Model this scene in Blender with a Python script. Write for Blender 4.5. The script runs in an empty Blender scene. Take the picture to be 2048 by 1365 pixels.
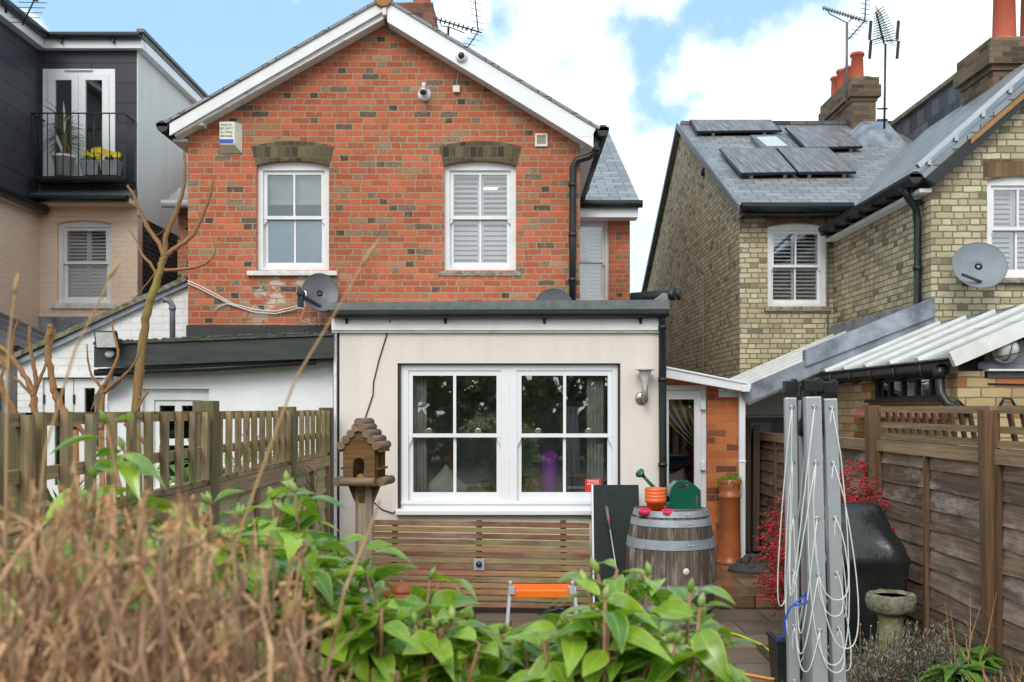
import bpy, bmesh, math, random
from mathutils import Vector, Matrix, noise
from mathutils.geometry import tessellate_polygon
random.seed(11)
S = bpy.context.scene
C = S.collection
R = math.radians
F, H, HY, CX = 2000.0, 1.72, 818.0, 1024.0      # focal length in px of the 2048 px photo, eye height, horizon row

# ---------------------------------------------------------------- camera
cd = bpy.data.cameras.new("camera"); cam = bpy.data.objects.new("camera", cd); C.objects.link(cam)
cam.location = (0, 0, H); cam.rotation_euler = (R(90), 0, 0)
cd.sensor_width = 36.0; cd.lens = 36.0 * F / 2048.0
cd.shift_y = (HY - 682.5) / 2048.0
cd.clip_start = 0.05; cd.clip_end = 2000
cd.dof.use_dof = True; cd.dof.focus_distance = 6.5; cd.dof.aperture_fstop = 8.0
S.camera = cam

# ---------------------------------------------------------------- exposure
S.view_settings.view_transform = 'Standard'; S.view_settings.look = 'None'
S.view_settings.exposure = 0.84; S.view_settings.gamma = 1.0

# ---------------------------------------------------------------- sun: veiled by cloud, behind the camera to the left
SUN_EL, SUN_AZ = R(42), R(196)                    # azimuth measured clockwise from +Y
sd = bpy.data.lights.new("sun", 'SUN'); sd.energy = 1.15; sd.angle = R(30); sd.color = (1.0, 0.95, 0.88)
sun = bpy.data.objects.new("sun", sd); C.objects.link(sun)
sdir = Vector((math.sin(SUN_AZ) * math.cos(SUN_EL), math.cos(SUN_AZ) * math.cos(SUN_EL), math.sin(SUN_EL)))
sun.rotation_euler = sdir.to_track_quat('Z', 'Y').to_euler(); sun.location = sdir * 40

# ---------------------------------------------------------------- world: Nishita sky with cumulus
W_ = bpy.data.worlds.new("World"); S.world = W_; W_.use_nodes = True
def world():
    t = W_.node_tree; N = t.nodes; L = t.links; N.clear()
    out = N.new('ShaderNodeOutputWorld'); bg = N.new('ShaderNodeBackground'); L.new(bg.outputs[0], out.inputs[0])
    sky = N.new('ShaderNodeTexSky'); sky.sky_type = 'NISHITA'; sky.sun_disc = False
    sky.sun_elevation = SUN_EL; sky.sun_rotation = SUN_AZ; sky.air_density = 1.0; sky.dust_density = 1.6; sky.ozone_density = 1.6
    tc = N.new('ShaderNodeTexCoord')
    def math_(op, a, b=None, c=None, clamp=False):
        n = N.new('ShaderNodeMath'); n.operation = op; n.use_clamp = clamp
        for i, x in enumerate((a, b, c)):
            if x is None: continue
            if isinstance(x, (int, float)): n.inputs[i].default_value = x
            else: L.new(x, n.inputs[i])
        return n.outputs[0]
    def fbm(scale, detail, rough, off):
        m = N.new('ShaderNodeMapping'); m.inputs['Location'].default_value = off
        L.new(tc.outputs['Generated'], m.inputs[0])
        n = N.new('ShaderNodeTexNoise'); n.inputs['Scale'].default_value = scale; n.inputs['Detail'].default_value = detail
        n.inputs['Roughness'].default_value = rough; L.new(m.outputs[0], n.inputs['Vector']); return n.outputs['Fac']
    acc = None
    blobs = [(1000,150,.085),(1120,60,.10),(1180,-60,.10),(930,30,.05),(1040,300,.10),(1200,330,.13),(1180,150,.07),(1320,330,.10),(1350,180,.055),
             (1450,250,.09),(1390,150,.045),(1290,420,.12),(1560,320,.12),(1700,160,.085),(1640,230,.085),(1790,40,.085),(1850,170,.12),
             (1980,60,.13),(2150,200,.2),(1500,330,.1),(45,60,.022),(1750,-90,.06),(1130,450,.14),(1300,650,.16),(500,-500,.16),(-300,-200,.1)]
    for px, py, r in blobs:
        d = Vector(((px-CX)/F, 1, (HY-py)/F)).normalized()
        v = N.new('ShaderNodeVectorMath'); v.operation = 'DISTANCE'; v.inputs[1].default_value = d
        L.new(tc.outputs['Generated'], v.inputs[0])
        b = math_('MULTIPLY_ADD', v.outputs['Value'], -0.55 / r, 0.55)
        acc = b if acc is None else math_('SMOOTH_MAX', acc, b, 0.12)
    sx = N.new('ShaderNodeSeparateXYZ'); L.new(tc.outputs['Generated'], sx.inputs[0])
    behind = math_('MULTIPLY_ADD', sx.outputs['Y'], -1.6, 0.35); behind = math_('MINIMUM', behind, 0.5)
    low = math_('MULTIPLY_ADD', sx.outputs['Z'], -6.0, 1.1); low = math_('MINIMUM', low, 0.4)
    acc = math_('MAXIMUM', acc, behind); acc = math_('MAXIMUM', acc, low)
    n1 = fbm(7.0, 9.0, 0.58, (3.1, 0.4, 1.7)); n2 = fbm(3.2, 6.0, 0.55, (9.2, 4.4, 2.0))
    den = math_('ADD', acc, math_('MULTIPLY_ADD', n1, 1.5, -0.75))
    mr = N.new('ShaderNodeMapRange'); mr.interpolation_type = 'SMOOTHSTEP'
    mr.inputs['From Min'].default_value = 0.02; mr.inputs['From Max'].default_value = 0.30; L.new(den, mr.inputs['Value'])
    shade = N.new('ShaderNodeMapRange'); shade.inputs['From Min'].default_value = 0.38; shade.inputs['From Max'].default_value = 0.62
    L.new(n2, shade.inputs['Value'])
    cc = N.new('ShaderNodeMix'); cc.data_type = 'RGBA'; L.new(shade.outputs[0], cc.inputs['Factor'])
    cc.inputs['A'].default_value = (4.2, 5.2, 5.8, 1); cc.inputs['B'].default_value = (7.2, 7.2, 7.3, 1)   # x 0.10
    hz = N.new('ShaderNodeMix'); hz.data_type = 'RGBA'; hz.inputs['Factor'].default_value = SKY_HAZE
    L.new(sky.outputs[0], hz.inputs['A']); hz.inputs['B'].default_value = (2.3, 3.8, 4.8, 1)
    mx = N.new('ShaderNodeMix'); mx.data_type = 'RGBA'; L.new(mr.outputs[0], mx.inputs['Factor'])
    L.new(hz.outputs['Result'], mx.inputs['A']); L.new(cc.outputs['Result'], mx.inputs['B'])
    L.new(mx.outputs['Result'], bg.inputs['Color']); bg.inputs['Strength'].default_value = 0.125
SKY_HAZE = 0.62
world()

# ---------------------------------------------------------------- coordinates
def P(px, py, d): return Vector(((px-CX)/F*d, d, H + (HY-py)/F*d))
def X(px, d): return (px-CX)/F*d
def Z(py, d): return H + (HY-py)/F*d

# ---------------------------------------------------------------- materials
def new_mat(name):
    m = bpy.data.materials.new(name); m.use_nodes = True
    N = m.node_tree.nodes; L = m.node_tree.links
    return m, N, L, N['Principled BSDF']
def noise_(N, L, vec, scale, detail=5, rough=.55, stretch=None, off=None):
    if stretch or off:
        mp = N.new('ShaderNodeMapping'); mp.inputs['Scale'].default_value = stretch or (1, 1, 1)
        if off: mp.inputs['Location'].default_value = off
        L.new(vec, mp.inputs[0]); vec = mp.outputs[0]
    n = N.new('ShaderNodeTexNoise'); n.inputs['Scale'].default_value = scale; n.inputs['Detail'].default_value = detail
    n.inputs['Roughness'].default_value = rough; L.new(vec, n.inputs['Vector']); return n.outputs['Fac']
def ramp(N, L, fac, stops, const=False):
    r = N.new('ShaderNodeValToRGB'); e = r.color_ramp.elements
    if const: r.color_ramp.interpolation = 'CONSTANT'
    while len(e) < len(stops): e.new(0.5)
    for el, (p, c) in zip(e, stops): el.position = p; el.color = (c[0], c[1], c[2], 1)
    L.new(fac, r.inputs[0]); return r.outputs[0]
def mixc(N, L, fac, a, b, mode='MIX'):
    n = N.new('ShaderNodeMix'); n.data_type = 'RGBA'; n.blend_type = mode; n.clamp_factor = True
    for k, x in (('Factor', fac), ('A', a), ('B', b)):
        if isinstance(x, (int, float)): n.inputs[k].default_value = x
        elif isinstance(x, (tuple, list)): n.inputs[k].default_value = (x[0], x[1], x[2], 1)
        else: L.new(x, n.inputs[k])
    return n.outputs['Result']
def maprange(N, L, v, a, b, c=0.0, d=1.0):
    n = N.new('ShaderNodeMapRange'); n.inputs['From Min'].default_value = a; n.inputs['From Max'].default_value = b
    n.inputs['To Min'].default_value = c; n.inputs['To Max'].default_value = d; L.new(v, n.inputs['Value']); return n.outputs[0]
def maprangec(N, L, c):
    return ramp(N, L, c, [(0, (.55, .55, .56)), (1, (1.4, 1.38, 1.34))])
def bump(N, L, bs, h, strength=.3, dist=.01):
    b = N.new('ShaderNodeBump'); b.inputs['Strength'].default_value = strength; b.inputs['Distance'].default_value = dist
    L.new(h, b.inputs['Height']); L.new(b.outputs[0], bs.inputs['Normal'])
def uvs(N): return N.new('ShaderNodeUVMap').outputs[0]
def objc(N): return N.new('ShaderNodeTexCoord').outputs['Object']
def rndattr(N):
    a = N.new('ShaderNodeAttribute'); a.attribute_name = 'rnd'; return a.outputs['Fac']

def plain(name, c, c2=None, scale=9, rough=.5, metal=0, bmp=0, bscale=60, bdist=.004, uv=False, spec=None, coat=0, detail=5, lo=.35, hi=.65, stretch=None, rvar=0):
    m, N, L, b = new_mat(name); v = uvs(N) if uv else objc(N)
    if c2:
        f = maprange(N, L, noise_(N, L, v, scale, detail, .6, stretch), lo, hi)
        col = mixc(N, L, f, c, c2)
    else:
        col = mixc(N, L, 0.0, c, c)
    if rvar: col = mixc(N, L, rvar, col, mixc(N, L, rndattr(N), (.25, .25, .25), (1.6, 1.6, 1.6)), 'MULTIPLY')
    L.new(col, b.inputs['Base Color'])
    b.inputs['Roughness'].default_value = rough; b.inputs['Metallic'].default_value = metal
    if spec is not None: b.inputs['Specular IOR Level'].default_value = spec
    if coat: b.inputs['Coat Weight'].default_value = coat; b.inputs['Coat Roughness'].default_value = .15
    if bmp: bump(N, L, b, noise_(N, L, v, bscale, 4, .6), bmp, bdist)
    return m

def brick(name, stops, mortar, w=.226, h=.0755, ms=.011, squash=1.0, sqf=2, off=.5, bmp=.55, dirt=(.5, .45, .38), dirt_amt=.35, rough=.85, warp=.009, dirt_scale=1.1, grain=.25, offf=2, patch=None, kiss=None):
    m, N, L, b = new_mat(name); uv = uvs(N)
    nz = N.new('ShaderNodeTexNoise'); nz.inputs['Scale'].default_value = 9; nz.inputs['Detail'].default_value = 3; L.new(uv, nz.inputs['Vector'])
    va = N.new('ShaderNodeVectorMath'); va.operation = 'MULTIPLY_ADD'; L.new(nz.outputs['Color'], va.inputs[0])
    va.inputs[1].default_value = (warp*2, warp*2, 0); L.new(uv, va.inputs[2])
    def mt(op, x, y=None, z=None):
        n = N.new('ShaderNodeMath'); n.operation = op
        for i, q in enumerate((x, y, z)):
            if q is None: continue
            if isinstance(q, (int, float)): n.inputs[i].default_value = q
            else: L.new(q, n.inputs[i])
        return n.outputs[0]
    if squash != 1.0:                       # Flemish bond: stretcher, header, stretcher ... with uneven perpends
        sp = N.new('ShaderNodeSeparateXYZ'); L.new(va.outputs[0], sp.inputs[0])
        row = mt('FLOOR', mt('DIVIDE', sp.outputs['Y'], h)); fv = mt('MULTIPLY', mt('FRACT', mt('DIVIDE', sp.outputs['Y'], h)), h)
        wr = N.new('ShaderNodeTexWhiteNoise'); wr.noise_dimensions = '1D'; L.new(row, wr.inputs['W'])
        per = w*1.5; uu = mt('ADD', mt('ADD', mt('DIVIDE', sp.outputs['X'], per), mt('MULTIPLY', row, .5)), mt('MULTIPLY', wr.outputs['Value'], .22))
        cell = mt('FLOOR', uu); f = mt('MULTIPLY', mt('FRACT', uu), per); head = mt('GREATER_THAN', f, w)
        wn = N.new('ShaderNodeTexWhiteNoise'); wn.noise_dimensions = '2D'; cb = N.new('ShaderNodeCombineXYZ')
        L.new(mt('MULTIPLY_ADD', cell, 2, head), cb.inputs[0]); L.new(row, cb.inputs[1]); L.new(cb.outputs[0], wn.inputs['Vector'])
        du = mt('MINIMUM', mt('MINIMUM', f, mt('ABSOLUTE', mt('SUBTRACT', f, w))), mt('SUBTRACT', per, f)); dv = mt('MINIMUM', fv, mt('SUBTRACT', h, fv))
        dd = mt('MINIMUM', du, dv)
        mk = N.new('ShaderNodeMapRange'); mk.interpolation_type = 'SMOOTHSTEP'; L.new(dd, mk.inputs['Value'])
        mk.inputs['From Min'].default_value = ms*.5-.002; mk.inputs['From Max'].default_value = ms*.5+.0025; mk.inputs['To Min'].default_value = 1; mk.inputs['To Max'].default_value = 0
        bfac = mk.outputs[0]; bval = mt('SUBTRACT', wn.outputs['Value'], mt('MULTIPLY', head, .08)); bcol2 = mt('FRACT', mt('MULTIPLY', wn.outputs['Value'], 7.31))
    else:
        bt = N.new('ShaderNodeTexBrick'); L.new(va.outputs[0], bt.inputs['Vector'])
        bt.offset = off; bt.offset_frequency = offf
        for k, x in (('Scale', 1), ('Mortar Size', ms/2), ('Mortar Smooth', .25), ('Bias', 0), ('Brick Width', w), ('Row Height', h)): bt.inputs[k].default_value = x
        bt.inputs['Color1'].default_value = (0, 0, 0, 1); bt.inputs['Color2'].default_value = (1, 1, 1, 1); bt.inputs['Mortar'].default_value = (.5, .5, .5, 1)
        bw = N.new('ShaderNodeRGBToBW'); L.new(bt.outputs['Color'], bw.inputs[0]); bfac = bt.outputs['Fac']; bval = bw.outputs[0]; bcol2 = None
    fine = noise_(N, L, uv, 38, 6, .7)
    fac = N.new('ShaderNodeMath'); fac.operation = 'MULTIPLY_ADD'; L.new(fine, fac.inputs[0]); fac.inputs[1].default_value = grain; fac.inputs[2].default_value = -grain/2
    fa = N.new('ShaderNodeMath'); fa.operation = 'ADD'; L.new(fac.outputs[0], fa.inputs[0]); L.new(bval, fa.inputs[1])
    col = ramp(N, L, fa.outputs[0], stops)
    col = mixc(N, L, 1.0, col, ramp(N, L, noise_(N, L, uv, 130, 4, .7), [(.25, (.72, .70, .68)), (.75, (1.2, 1.2, 1.2))]), 'MULTIPLY')
    if bcol2 is not None: col = mixc(N, L, .4, col, mixc(N, L, 1.0, col, maprangec(N, L, bcol2), 'MULTIPLY'))
    if kiss:                                # banding and bruises inside each brick
        kn = noise_(N, L, va.outputs[0], 30, 3, .6, (1, .45, 1), (2, 5, 0)); col = mixc(N, L, maprange(N, L, kn, .56, .7, 0, .6), col, kiss)
        kd = noise_(N, L, va.outputs[0], 22, 6, .75, (1, 1.2, 1), (7, 1, 0)); col = mixc(N, L, maprange(N, L, kd, .64, .74, 0, .7), col, (.12, .09, .075))
    if patch:
        pm = maprange(N, L, noise_(N, L, uv, 5, 6, .7), .5, .56)
        pv = N.new('ShaderNodeVectorMath'); pv.operation = 'DISTANCE'; pv.inputs[1].default_value = patch[0]; L.new(uv, pv.inputs[0])
        pd = maprange(N, L, pv.outputs['Value'], patch[1], patch[1]*.4)
        mm = N.new('ShaderNodeMath'); mm.operation = 'MULTIPLY'; L.new(pm, mm.inputs[0]); L.new(pd, mm.inputs[1])
        col = mixc(N, L, mm.outputs[0], col, patch[2])
    mort = mixc(N, L, noise_(N, L, uv, 25, 4), tuple(x*.6 for x in mortar), tuple(min(1, x*1.35) for x in mortar))
    col = mixc(N, L, bfac, col, mort)
    dm = maprange(N, L, noise_(N, L, uv, dirt_scale, 7, .62), .45, .75, 0, dirt_amt)
    col = mixc(N, L, dm, col, mixc(N, L, 1.0, col, dirt, 'MULTIPLY'))
    L.new(col, b.inputs['Base Color']); b.inputs['Roughness'].default_value = rough; b.inputs['Specular IOR Level'].default_value = .25
    inv = N.new('ShaderNodeMath'); inv.operation = 'MULTIPLY_ADD'; L.new(fine, inv.inputs[0]); inv.inputs[1].default_value = .5
    s2 = N.new('ShaderNodeMath'); s2.operation = 'SUBTRACT'; s2.inputs[0].default_value = 1; L.new(bfac, s2.inputs[1]); L.new(s2.outputs[0], inv.inputs[2])
    bump(N, L, b, inv.outputs[0], bmp, .008)
    return m

def wood(name, dark, light, moss=None, moss_amt=.5, rough=.8, grain=1.0, var=.5, bleach=None, bleach_amt=.5):
    m, N, L, b = new_mat(name); uv = uvs(N); rn = rndattr(N)
    ad = N.new('ShaderNodeVectorMath'); ad.operation = 'MULTIPLY_ADD'; cb = N.new('ShaderNodeCombineXYZ'); L.new(rn, cb.inputs[0]); L.new(rn, cb.inputs[1]); L.new(rn, cb.inputs[2])
    L.new(cb.outputs[0], ad.inputs[0]); ad.inputs[1].default_value = (37, 19, 7); L.new(uv, ad.inputs[2]); v = ad.outputs[0]
    g = noise_(N, L, v, 6, 8, .65, (.35, 9*grain, 1)); big = noise_(N, L, v, 3.5, 5, .6, (.6, 1.6, 1))
    col = mixc(N, L, maprange(N, L, g, .32, .68), dark, light)
    col = mixc(N, L, var, col, mixc(N, L, rn, (.45, .45, .45), (1.45, 1.42, 1.38)), 'MULTIPLY')
    if bleach:
        col = mixc(N, L, maprange(N, L, noise_(N, L, v, 2.2, 7, .7, (.9, 3, 1), (4, 2, 0)), .5, .66, 0, bleach_amt), col, bleach)
    if moss:
        col = mixc(N, L, maprange(N, L, big, .46, .7, 0, moss_amt), col, moss)
    col = mixc(N, L, maprange(N, L, noise_(N, L, v, 11, 6, .7, (.3, 8, 1), (1, 7, 0)), .58, .7, 0, .55), col, tuple(x*.35 for x in dark))
    L.new(col, b.inputs['Base Color']); b.inputs['Roughness'].default_value = rough; b.inputs['Specular IOR Level'].default_value = .3
    bump(N, L, b, g, .5, .004)
    return m

def glass(name, tint=(.9, .93, .92), gain=1.3, base=.02, drops=0):
    m, N, L, b = new_mat(name); N.remove(b); out = N['Material Output']
    tr = N.new('ShaderNodeBsdfTransparent'); tr.inputs[0].default_value = (*tint, 1)
    gl = N.new('ShaderNodeBsdfGlossy'); gl.inputs['Roughness'].default_value = .012; gl.inputs['Color'].default_value = (1, 1, 1, 1)
    fr = N.new('ShaderNodeFresnel'); fr.inputs['IOR'].default_value = 1.5
    ma = N.new('ShaderNodeMath'); ma.operation = 'MULTIPLY_ADD'; ma.use_clamp = True; L.new(fr.outputs[0], ma.inputs[0]); ma.inputs[1].default_value = gain; ma.inputs[2].default_value = base
    mx = N.new('ShaderNodeMixShader'); L.new(ma.outputs[0], mx.inputs[0]); L.new(tr.outputs[0], mx.inputs[1]); L.new(gl.outputs[0], mx.inputs[2])
    res = mx.outputs[0]
    if drops:
        v = uvs(N); vo = N.new('ShaderNodeTexVoronoi'); vo.inputs['Scale'].default_value = 75; L.new(v, vo.inputs['Vector'])
        nz = noise_(N, L, v, 5, 3)
        th = maprange(N, L, nz, .4, .7, .03, .2); lt = N.new('ShaderNodeMath'); lt.operation = 'LESS_THAN'; L.new(vo.outputs['Distance'], lt.inputs[0]); L.new(th, lt.inputs[1])
        df = N.new('ShaderNodeBsdfDiffuse'); df.inputs[0].default_value = (.5, .52, .52, 1)
        ml = N.new('ShaderNodeMath'); ml.operation = 'MULTIPLY'; ml.inputs[1].default_value = drops; L.new(lt.outputs[0], ml.inputs[0])
        m2 = N.new('ShaderNodeMixShader'); L.new(ml.outputs[0], m2.inputs[0]); L.new(res, m2.inputs[1]); L.new(df.outputs[0], m2.inputs[2]); res = m2.outputs[0]
    L.new(res, out.inputs['Surface'])
    return m

def leafmat(name, a, b2, edge=None, rough=.3, trans=.25, coat=0.0):
    m, N, L, b = new_mat(name); rn = rndattr(N); uv = uvs(N)
    col = mixc(N, L, rn, a, b2)
    sx = N.new('ShaderNodeSeparateXYZ'); L.new(uv, sx.inputs[0])
    if edge:
        d = N.new('ShaderNodeMath'); d.operation = 'ABSOLUTE'; s = N.new('ShaderNodeMath'); s.operation = 'SUBTRACT'; L.new(sx.outputs['Y'], s.inputs[0]); s.inputs[1].default_value = .5; L.new(s.outputs[0], d.inputs[0])
        col = mixc(N, L, maprange(N, L, d.outputs[0], .43, .5), col, edge); col = mixc(N, L, maprange(N, L, d.outputs[0], .035, .01, 0, .6), col, edge)
    col = mixc(N, L, .5, col, ramp(N, L, noise_(N, L, objc(N), 45, 3), [(.3, (.6, .6, .6)), (.7, (1.3, 1.3, 1.3))]), 'MULTIPLY')
    L.new(col, b.inputs['Base Color']); b.inputs['Roughness'].default_value = rough
    if coat: b.inputs['Coat Weight'].default_value = coat; b.inputs['Coat Roughness'].default_value = .2
    if trans:
        tl = N.new('ShaderNodeBsdfTranslucent'); L.new(mixc(N, L, 1.0, col, (1.3, 1.35, .7), 'MULTIPLY'), tl.inputs[0])
        mx = N.new('ShaderNodeMixShader'); mx.inputs[0].default_value = trans
        L.new(b.outputs[0], mx.inputs[1]); L.new(tl.outputs[0], mx.inputs[2]); L.new(mx.outputs[0], N['Material Output'].inputs['Surface'])
    return m
def emit(name, c, s):
    m, N, L, b = new_mat(name); b.inputs['Base Color'].default_value = (*c, 1); b.inputs['Emission Color'].default_value = (*c, 1); b.inputs['Emission Strength'].default_value = s; return m

RED = [(0, (.10, .07, .06)), (.035, (.17, .12, .09)), (.06, (.29, .21, .14)), (.10, (.34, .19, .11)), (.15, (.40, .125, .065)), (.45, (.49, .115, .06)), (.75, (.56, .15, .08)), (.9, (.46, .12, .06)), (.95, (.38, .22, .14)), (.98, (.26, .18, .13)), (1, (.13, .09, .08))]
YEL = [(0, (.21, .19, .13)), (.04, (.32, .28, .18)), (.12, (.43, .385, .245)), (.4, (.51, .46, .305)), (.7, (.56, .515, .36)), (.92, (.54, .485, .36)), (.97, (.48, .36, .24)), (1, (.38, .33, .24))]
ORG = [(0, (.16, .06, .04)), (.12, (.25, .08, .045)), (.2, (.45, .12, .05)), (.6, (.56, .17, .065)), (1, (.58, .22, .09))]
YEL2 = [(0, (.40, .14, .05)), (.14, (.50, .20, .08)), (.2, (.42, .30, .15)), (.6, (.50, .38, .2)), (1, (.55, .44, .27))]
M = {}
M['brick_red'] = brick('red stock brick', RED, (.36, .28, .175), w=.189, h=.0656, squash=.52, ms=.012, dirt_amt=.6, dirt_scale=.7, grain=.16, kiss=(.36, .24, .15))
M['brick_yel'] = brick('yellow stock brick', YEL, (.20, .165, .10), w=.2, h=.069, squash=.52, dirt=(.55, .53, .46), dirt_amt=.55, dirt_scale=1.3, ms=.014, grain=.2, kiss=(.30, .27, .17))
M['brick_org'] = brick('orange brick', ORG, (.36, .22, .10), grain=.35)
M['brick_yel2'] = brick('gault brick', YEL2, (.22, .18, .12), dirt_amt=.4, ms=.013)
M['brick_white'] = brick('white painted brick', [(0, (.72, .73, .74)), (1, (.80, .80, .80))], (.70, .70, .71), bmp=.7, dirt=(.75, .76, .74), ms=.012)
M['brick_peach'] = brick('peach painted brick', [(0, (.84, .65, .51)), (1, (.87, .69, .55))], (.79, .60, .46), bmp=.5, dirt=(.8, .78, .74), ms=.012)
M['brick_dark'] = brick('tarred brick', [(0, (.025, .024, .026)), (.6, (.05, .045, .045)), (1, (.09, .075, .07))], (.16, .15, .14), dirt_amt=.2, ms=.013)
M['brick_stack'] = brick('sooty stack brick', [(0, (.07, .05, .04)), (.3, (.15, .11, .07)), (.7, (.20, .145, .09)), (1, (.25, .14, .09))], (.13, .11, .09), dirt_amt=.6, ms=.012)
M['brick_stack_red'] = brick('red stack brick', [(0, (.09, .05, .04)), (.4, (.20, .09, .065)), (1, (.27, .13, .09))], (.16, .13, .11), dirt_amt=.6, ms=.012)
M['arch'] = brick('arch brick', [(0, (.045, .038, .028)), (.5, (.10, .082, .05)), (1, (.17, .135, .075))], (.15, .125, .085), w=.072, h=.118, off=.5, ms=.010, dirt_amt=.5, grain=.5)
M['arch_yel'] = brick('gauged arch brick', [(0, (.10, .075, .05)), (.5, (.20, .125, .06)), (1, (.27, .18, .09))], (.12, .10, .07), w=.072, h=.16, ms=.008, dirt_amt=.7, grain=.5)
M['slate'] = brick('roof slate', [(0, (.20, .205, .215)), (.5, (.25, .255, .265)), (1, (.31, .315, .32))], (.06, .062, .065), w=.27, h=.17, ms=.014, bmp=.6, dirt=(.55, .56, .52), rough=.36, warp=.003, grain=.3)
M['slate_dark'] = brick('wet slate', [(0, (.045, .047, .055)), (.5, (.085, .085, .095)), (1, (.16, .16, .175))], (.02, .02, .022), w=.3, h=.27, ms=.014, bmp=.5, rough=.32, warp=.003, grain=.5)
M['cladding'] = brick('slate cladding', [(0, (.048, .05, .062)), (1, (.06, .06, .072))], (.015, .015, .02), w=1.4, h=.30, ms=.012, bmp=.6, rough=.4, warp=.0, dirt=(.7, .7, .75))
M['paving'] = brick('paving slabs', [(0, (.14, .105, .075)), (.5, (.20, .16, .12)), (1, (.25, .205, .16))], (.05, .045, .03), w=.6, h=.45, ms=.016, bmp=.3, rough=.3, dirt=(.45, .4, .3), dirt_amt=.8, dirt_scale=2.2, grain=.6)
M['flag'] = brick('wet flagstone', [(0, (.13, .085, .04)), (.5, (.21, .14, .07)), (1, (.27, .20, .12))], (.04, .035, .02), w=.6, h=.45, ms=.018, bmp=.3, rough=.25, dirt=(.4, .36, .25), dirt_amt=.8, dirt_scale=2.5, grain=.8)
M['cream'] = plain('cream render', (.73, .665, .60), (.60, .55, .485), 1.3, rough=.85, bmp=.35, bscale=45, bdist=.008, stretch=(3.2, 3.2, .35), detail=9, lo=.42, hi=.9)
M['render_white'] = plain('white render', (.78, .79, .80), (.70, .715, .72), 2.5, rough=.85, bmp=.5, bscale=14, bdist=.012)
M['render_grey'] = plain('stained render', (.80, .79, .74), (.68, .67, .62), 1.5, rough=.9, bmp=.2, stretch=(1.6, 1.6, .35), bscale=30, detail=9, lo=.35, hi=.8)
M['upvc'] = plain('white upvc', (.80, .81, .83), (.76, .77, .79), 3, rough=.28, spec=.5)
M['paint'] = plain('white paint', (.78, .78, .79), (.70, .70, .69), 6, rough=.5)
M['paint_old'] = plain('flaking paint', (.74, .74, .73), (.40, .38, .34), 9, rough=.7, bmp=.3, lo=.52, hi=.75, stretch=(1, 1, 3), detail=8)
M['sill_white'] = plain('painted stone', (.76, .76, .75), (.55, .54, .5), 12, rough=.7, bmp=.3)
M['sill_stone'] = plain('lichened stone', (.13, .115, .085), (.34, .32, .25), 22, rough=.9, bmp=.5, bscale=40)
M['black'] = plain('black plastic', (.008, .011, .012), (.014, .018, .019), 8, rough=.4)
M['blackw'] = plain('black painted timber', (.018, .024, .022), (.04, .048, .042), 6, rough=.6, bmp=.35, bscale=20, stretch=(.5, 3, 3))
M['felt'] = plain('roof felt', (.10, .115, .115), (.15, .165, .165), 14, rough=.55, bmp=.6, bscale=130)
M['feltmoss'] = plain('mossy felt', (.085, .085, .08), (.05, .062, .02), 9, rough=.9, bmp=.8, bscale=50, bdist=.02, lo=.45, hi=.6)
M['bitumen'] = plain('bitumen', (.02, .02, .022), (.035, .03, .03), 10, rough=.6, bmp=.3)
M['lead'] = plain('lead', (.33, .36, .41), (.11, .13, .16), 4, rough=.45, metal=.15, detail=9, bmp=.25, bscale=16)
M['dark'] = plain('dark interior', (.035, .036, .034), (.055, .055, .05), 3, rough=.9)
M['room'] = plain('room wall', (.50, .49, .46), (.44, .43, .41), 2, rough=.9)
M['glass'] = glass('window glass')
M['glass_rain'] = glass('rain spotted glass', (.93, .96, .95), 2.6, .06, .6)
M['glass_sky'] = glass('upper glass', (.95, .97, .98), 1.8, .035)
M['frost'] = plain('frosted glass', (.30, .335, .37), (.36, .395, .43), 60, rough=.25, bmp=.3, bscale=150)
M['lit'] = plain('shutter white', (.85, .85, .85), None, rough=.45)
M['cloth'] = plain('curtain cloth', (.62, .62, .55), (.5, .5, .44), 10, rough=.9)
M['blind'] = plain('cream blind', (.62, .56, .46), (.55, .5, .42), 10, rough=.9)
M['terracotta'] = plain('terracotta', (.42, .125, .04), (.30, .085, .03), 5, rough=.38, bmp=.15, bscale=20)
M['clay_pot'] = plain('chimney pot clay', (.50, .10, .045), (.40, .085, .04), 4, rough=.7)
M['orange'] = plain('orange plastic', (.68, .13, .02), None, rough=.4)
M['orange_paint'] = plain('orange paint', (.85, .17, .008), None, rough=.35)
M['green'] = plain('green plastic', (.004, .085, .055), (.006, .10, .065), 5, rough=.22)
M['pink'] = plain('pink plastic', (.62, .03, .09), None, rough=.4)
M['galv'] = plain('galvanised steel', (.33, .37, .41), (.24, .27, .30), 9, rough=.55, metal=.25)
M['alu'] = plain('aluminium', (.50, .53, .56), (.45, .48, .51), 5, rough=.38, metal=.45)
M['steel'] = plain('brushed steel', (.42, .40, .37), (.3, .28, .26), 10, rough=.3, metal=.85)
M['greypl'] = plain('grey plastic', (.10, .105, .115), (.14, .145, .155), 5, rough=.45)
M['greypl2'] = plain('pale grey plastic', (.42, .43, .45), None, rough=.5)
M['dish'] = plain('dish grey', (.075, .08, .09), (.10, .105, .118), 7, rough=.42)
M['dish_pale'] = plain('pale dish grey', (.20, .225, .25), (.155, .175, .195), 4, rough=.5)
M['rope'] = plain('white line', (.70, .71, .68), None, rough=.5)
M['blue'] = plain('blue cord', (.015, .06, .45), None, rough=.5)
M['label_blue'] = plain('blue label', (.02, .07, .42), None, rough=.4)
M['cable'] = plain('black cable', (.012, .012, .013), None, rough=.5)
M['cablew'] = plain('white cable', (.65, .65, .62), None, rough=.5)
M['alarm'] = plain('aged white plastic', (.74, .73, .62), (.66, .65, .53), 8, rough=.4)
M['ink'] = plain('ink', (.02, .02, .03), None, rough=.6)
M['red_sign'] = plain('red card', (.72, .02, .025), None, rough=.4)
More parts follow.
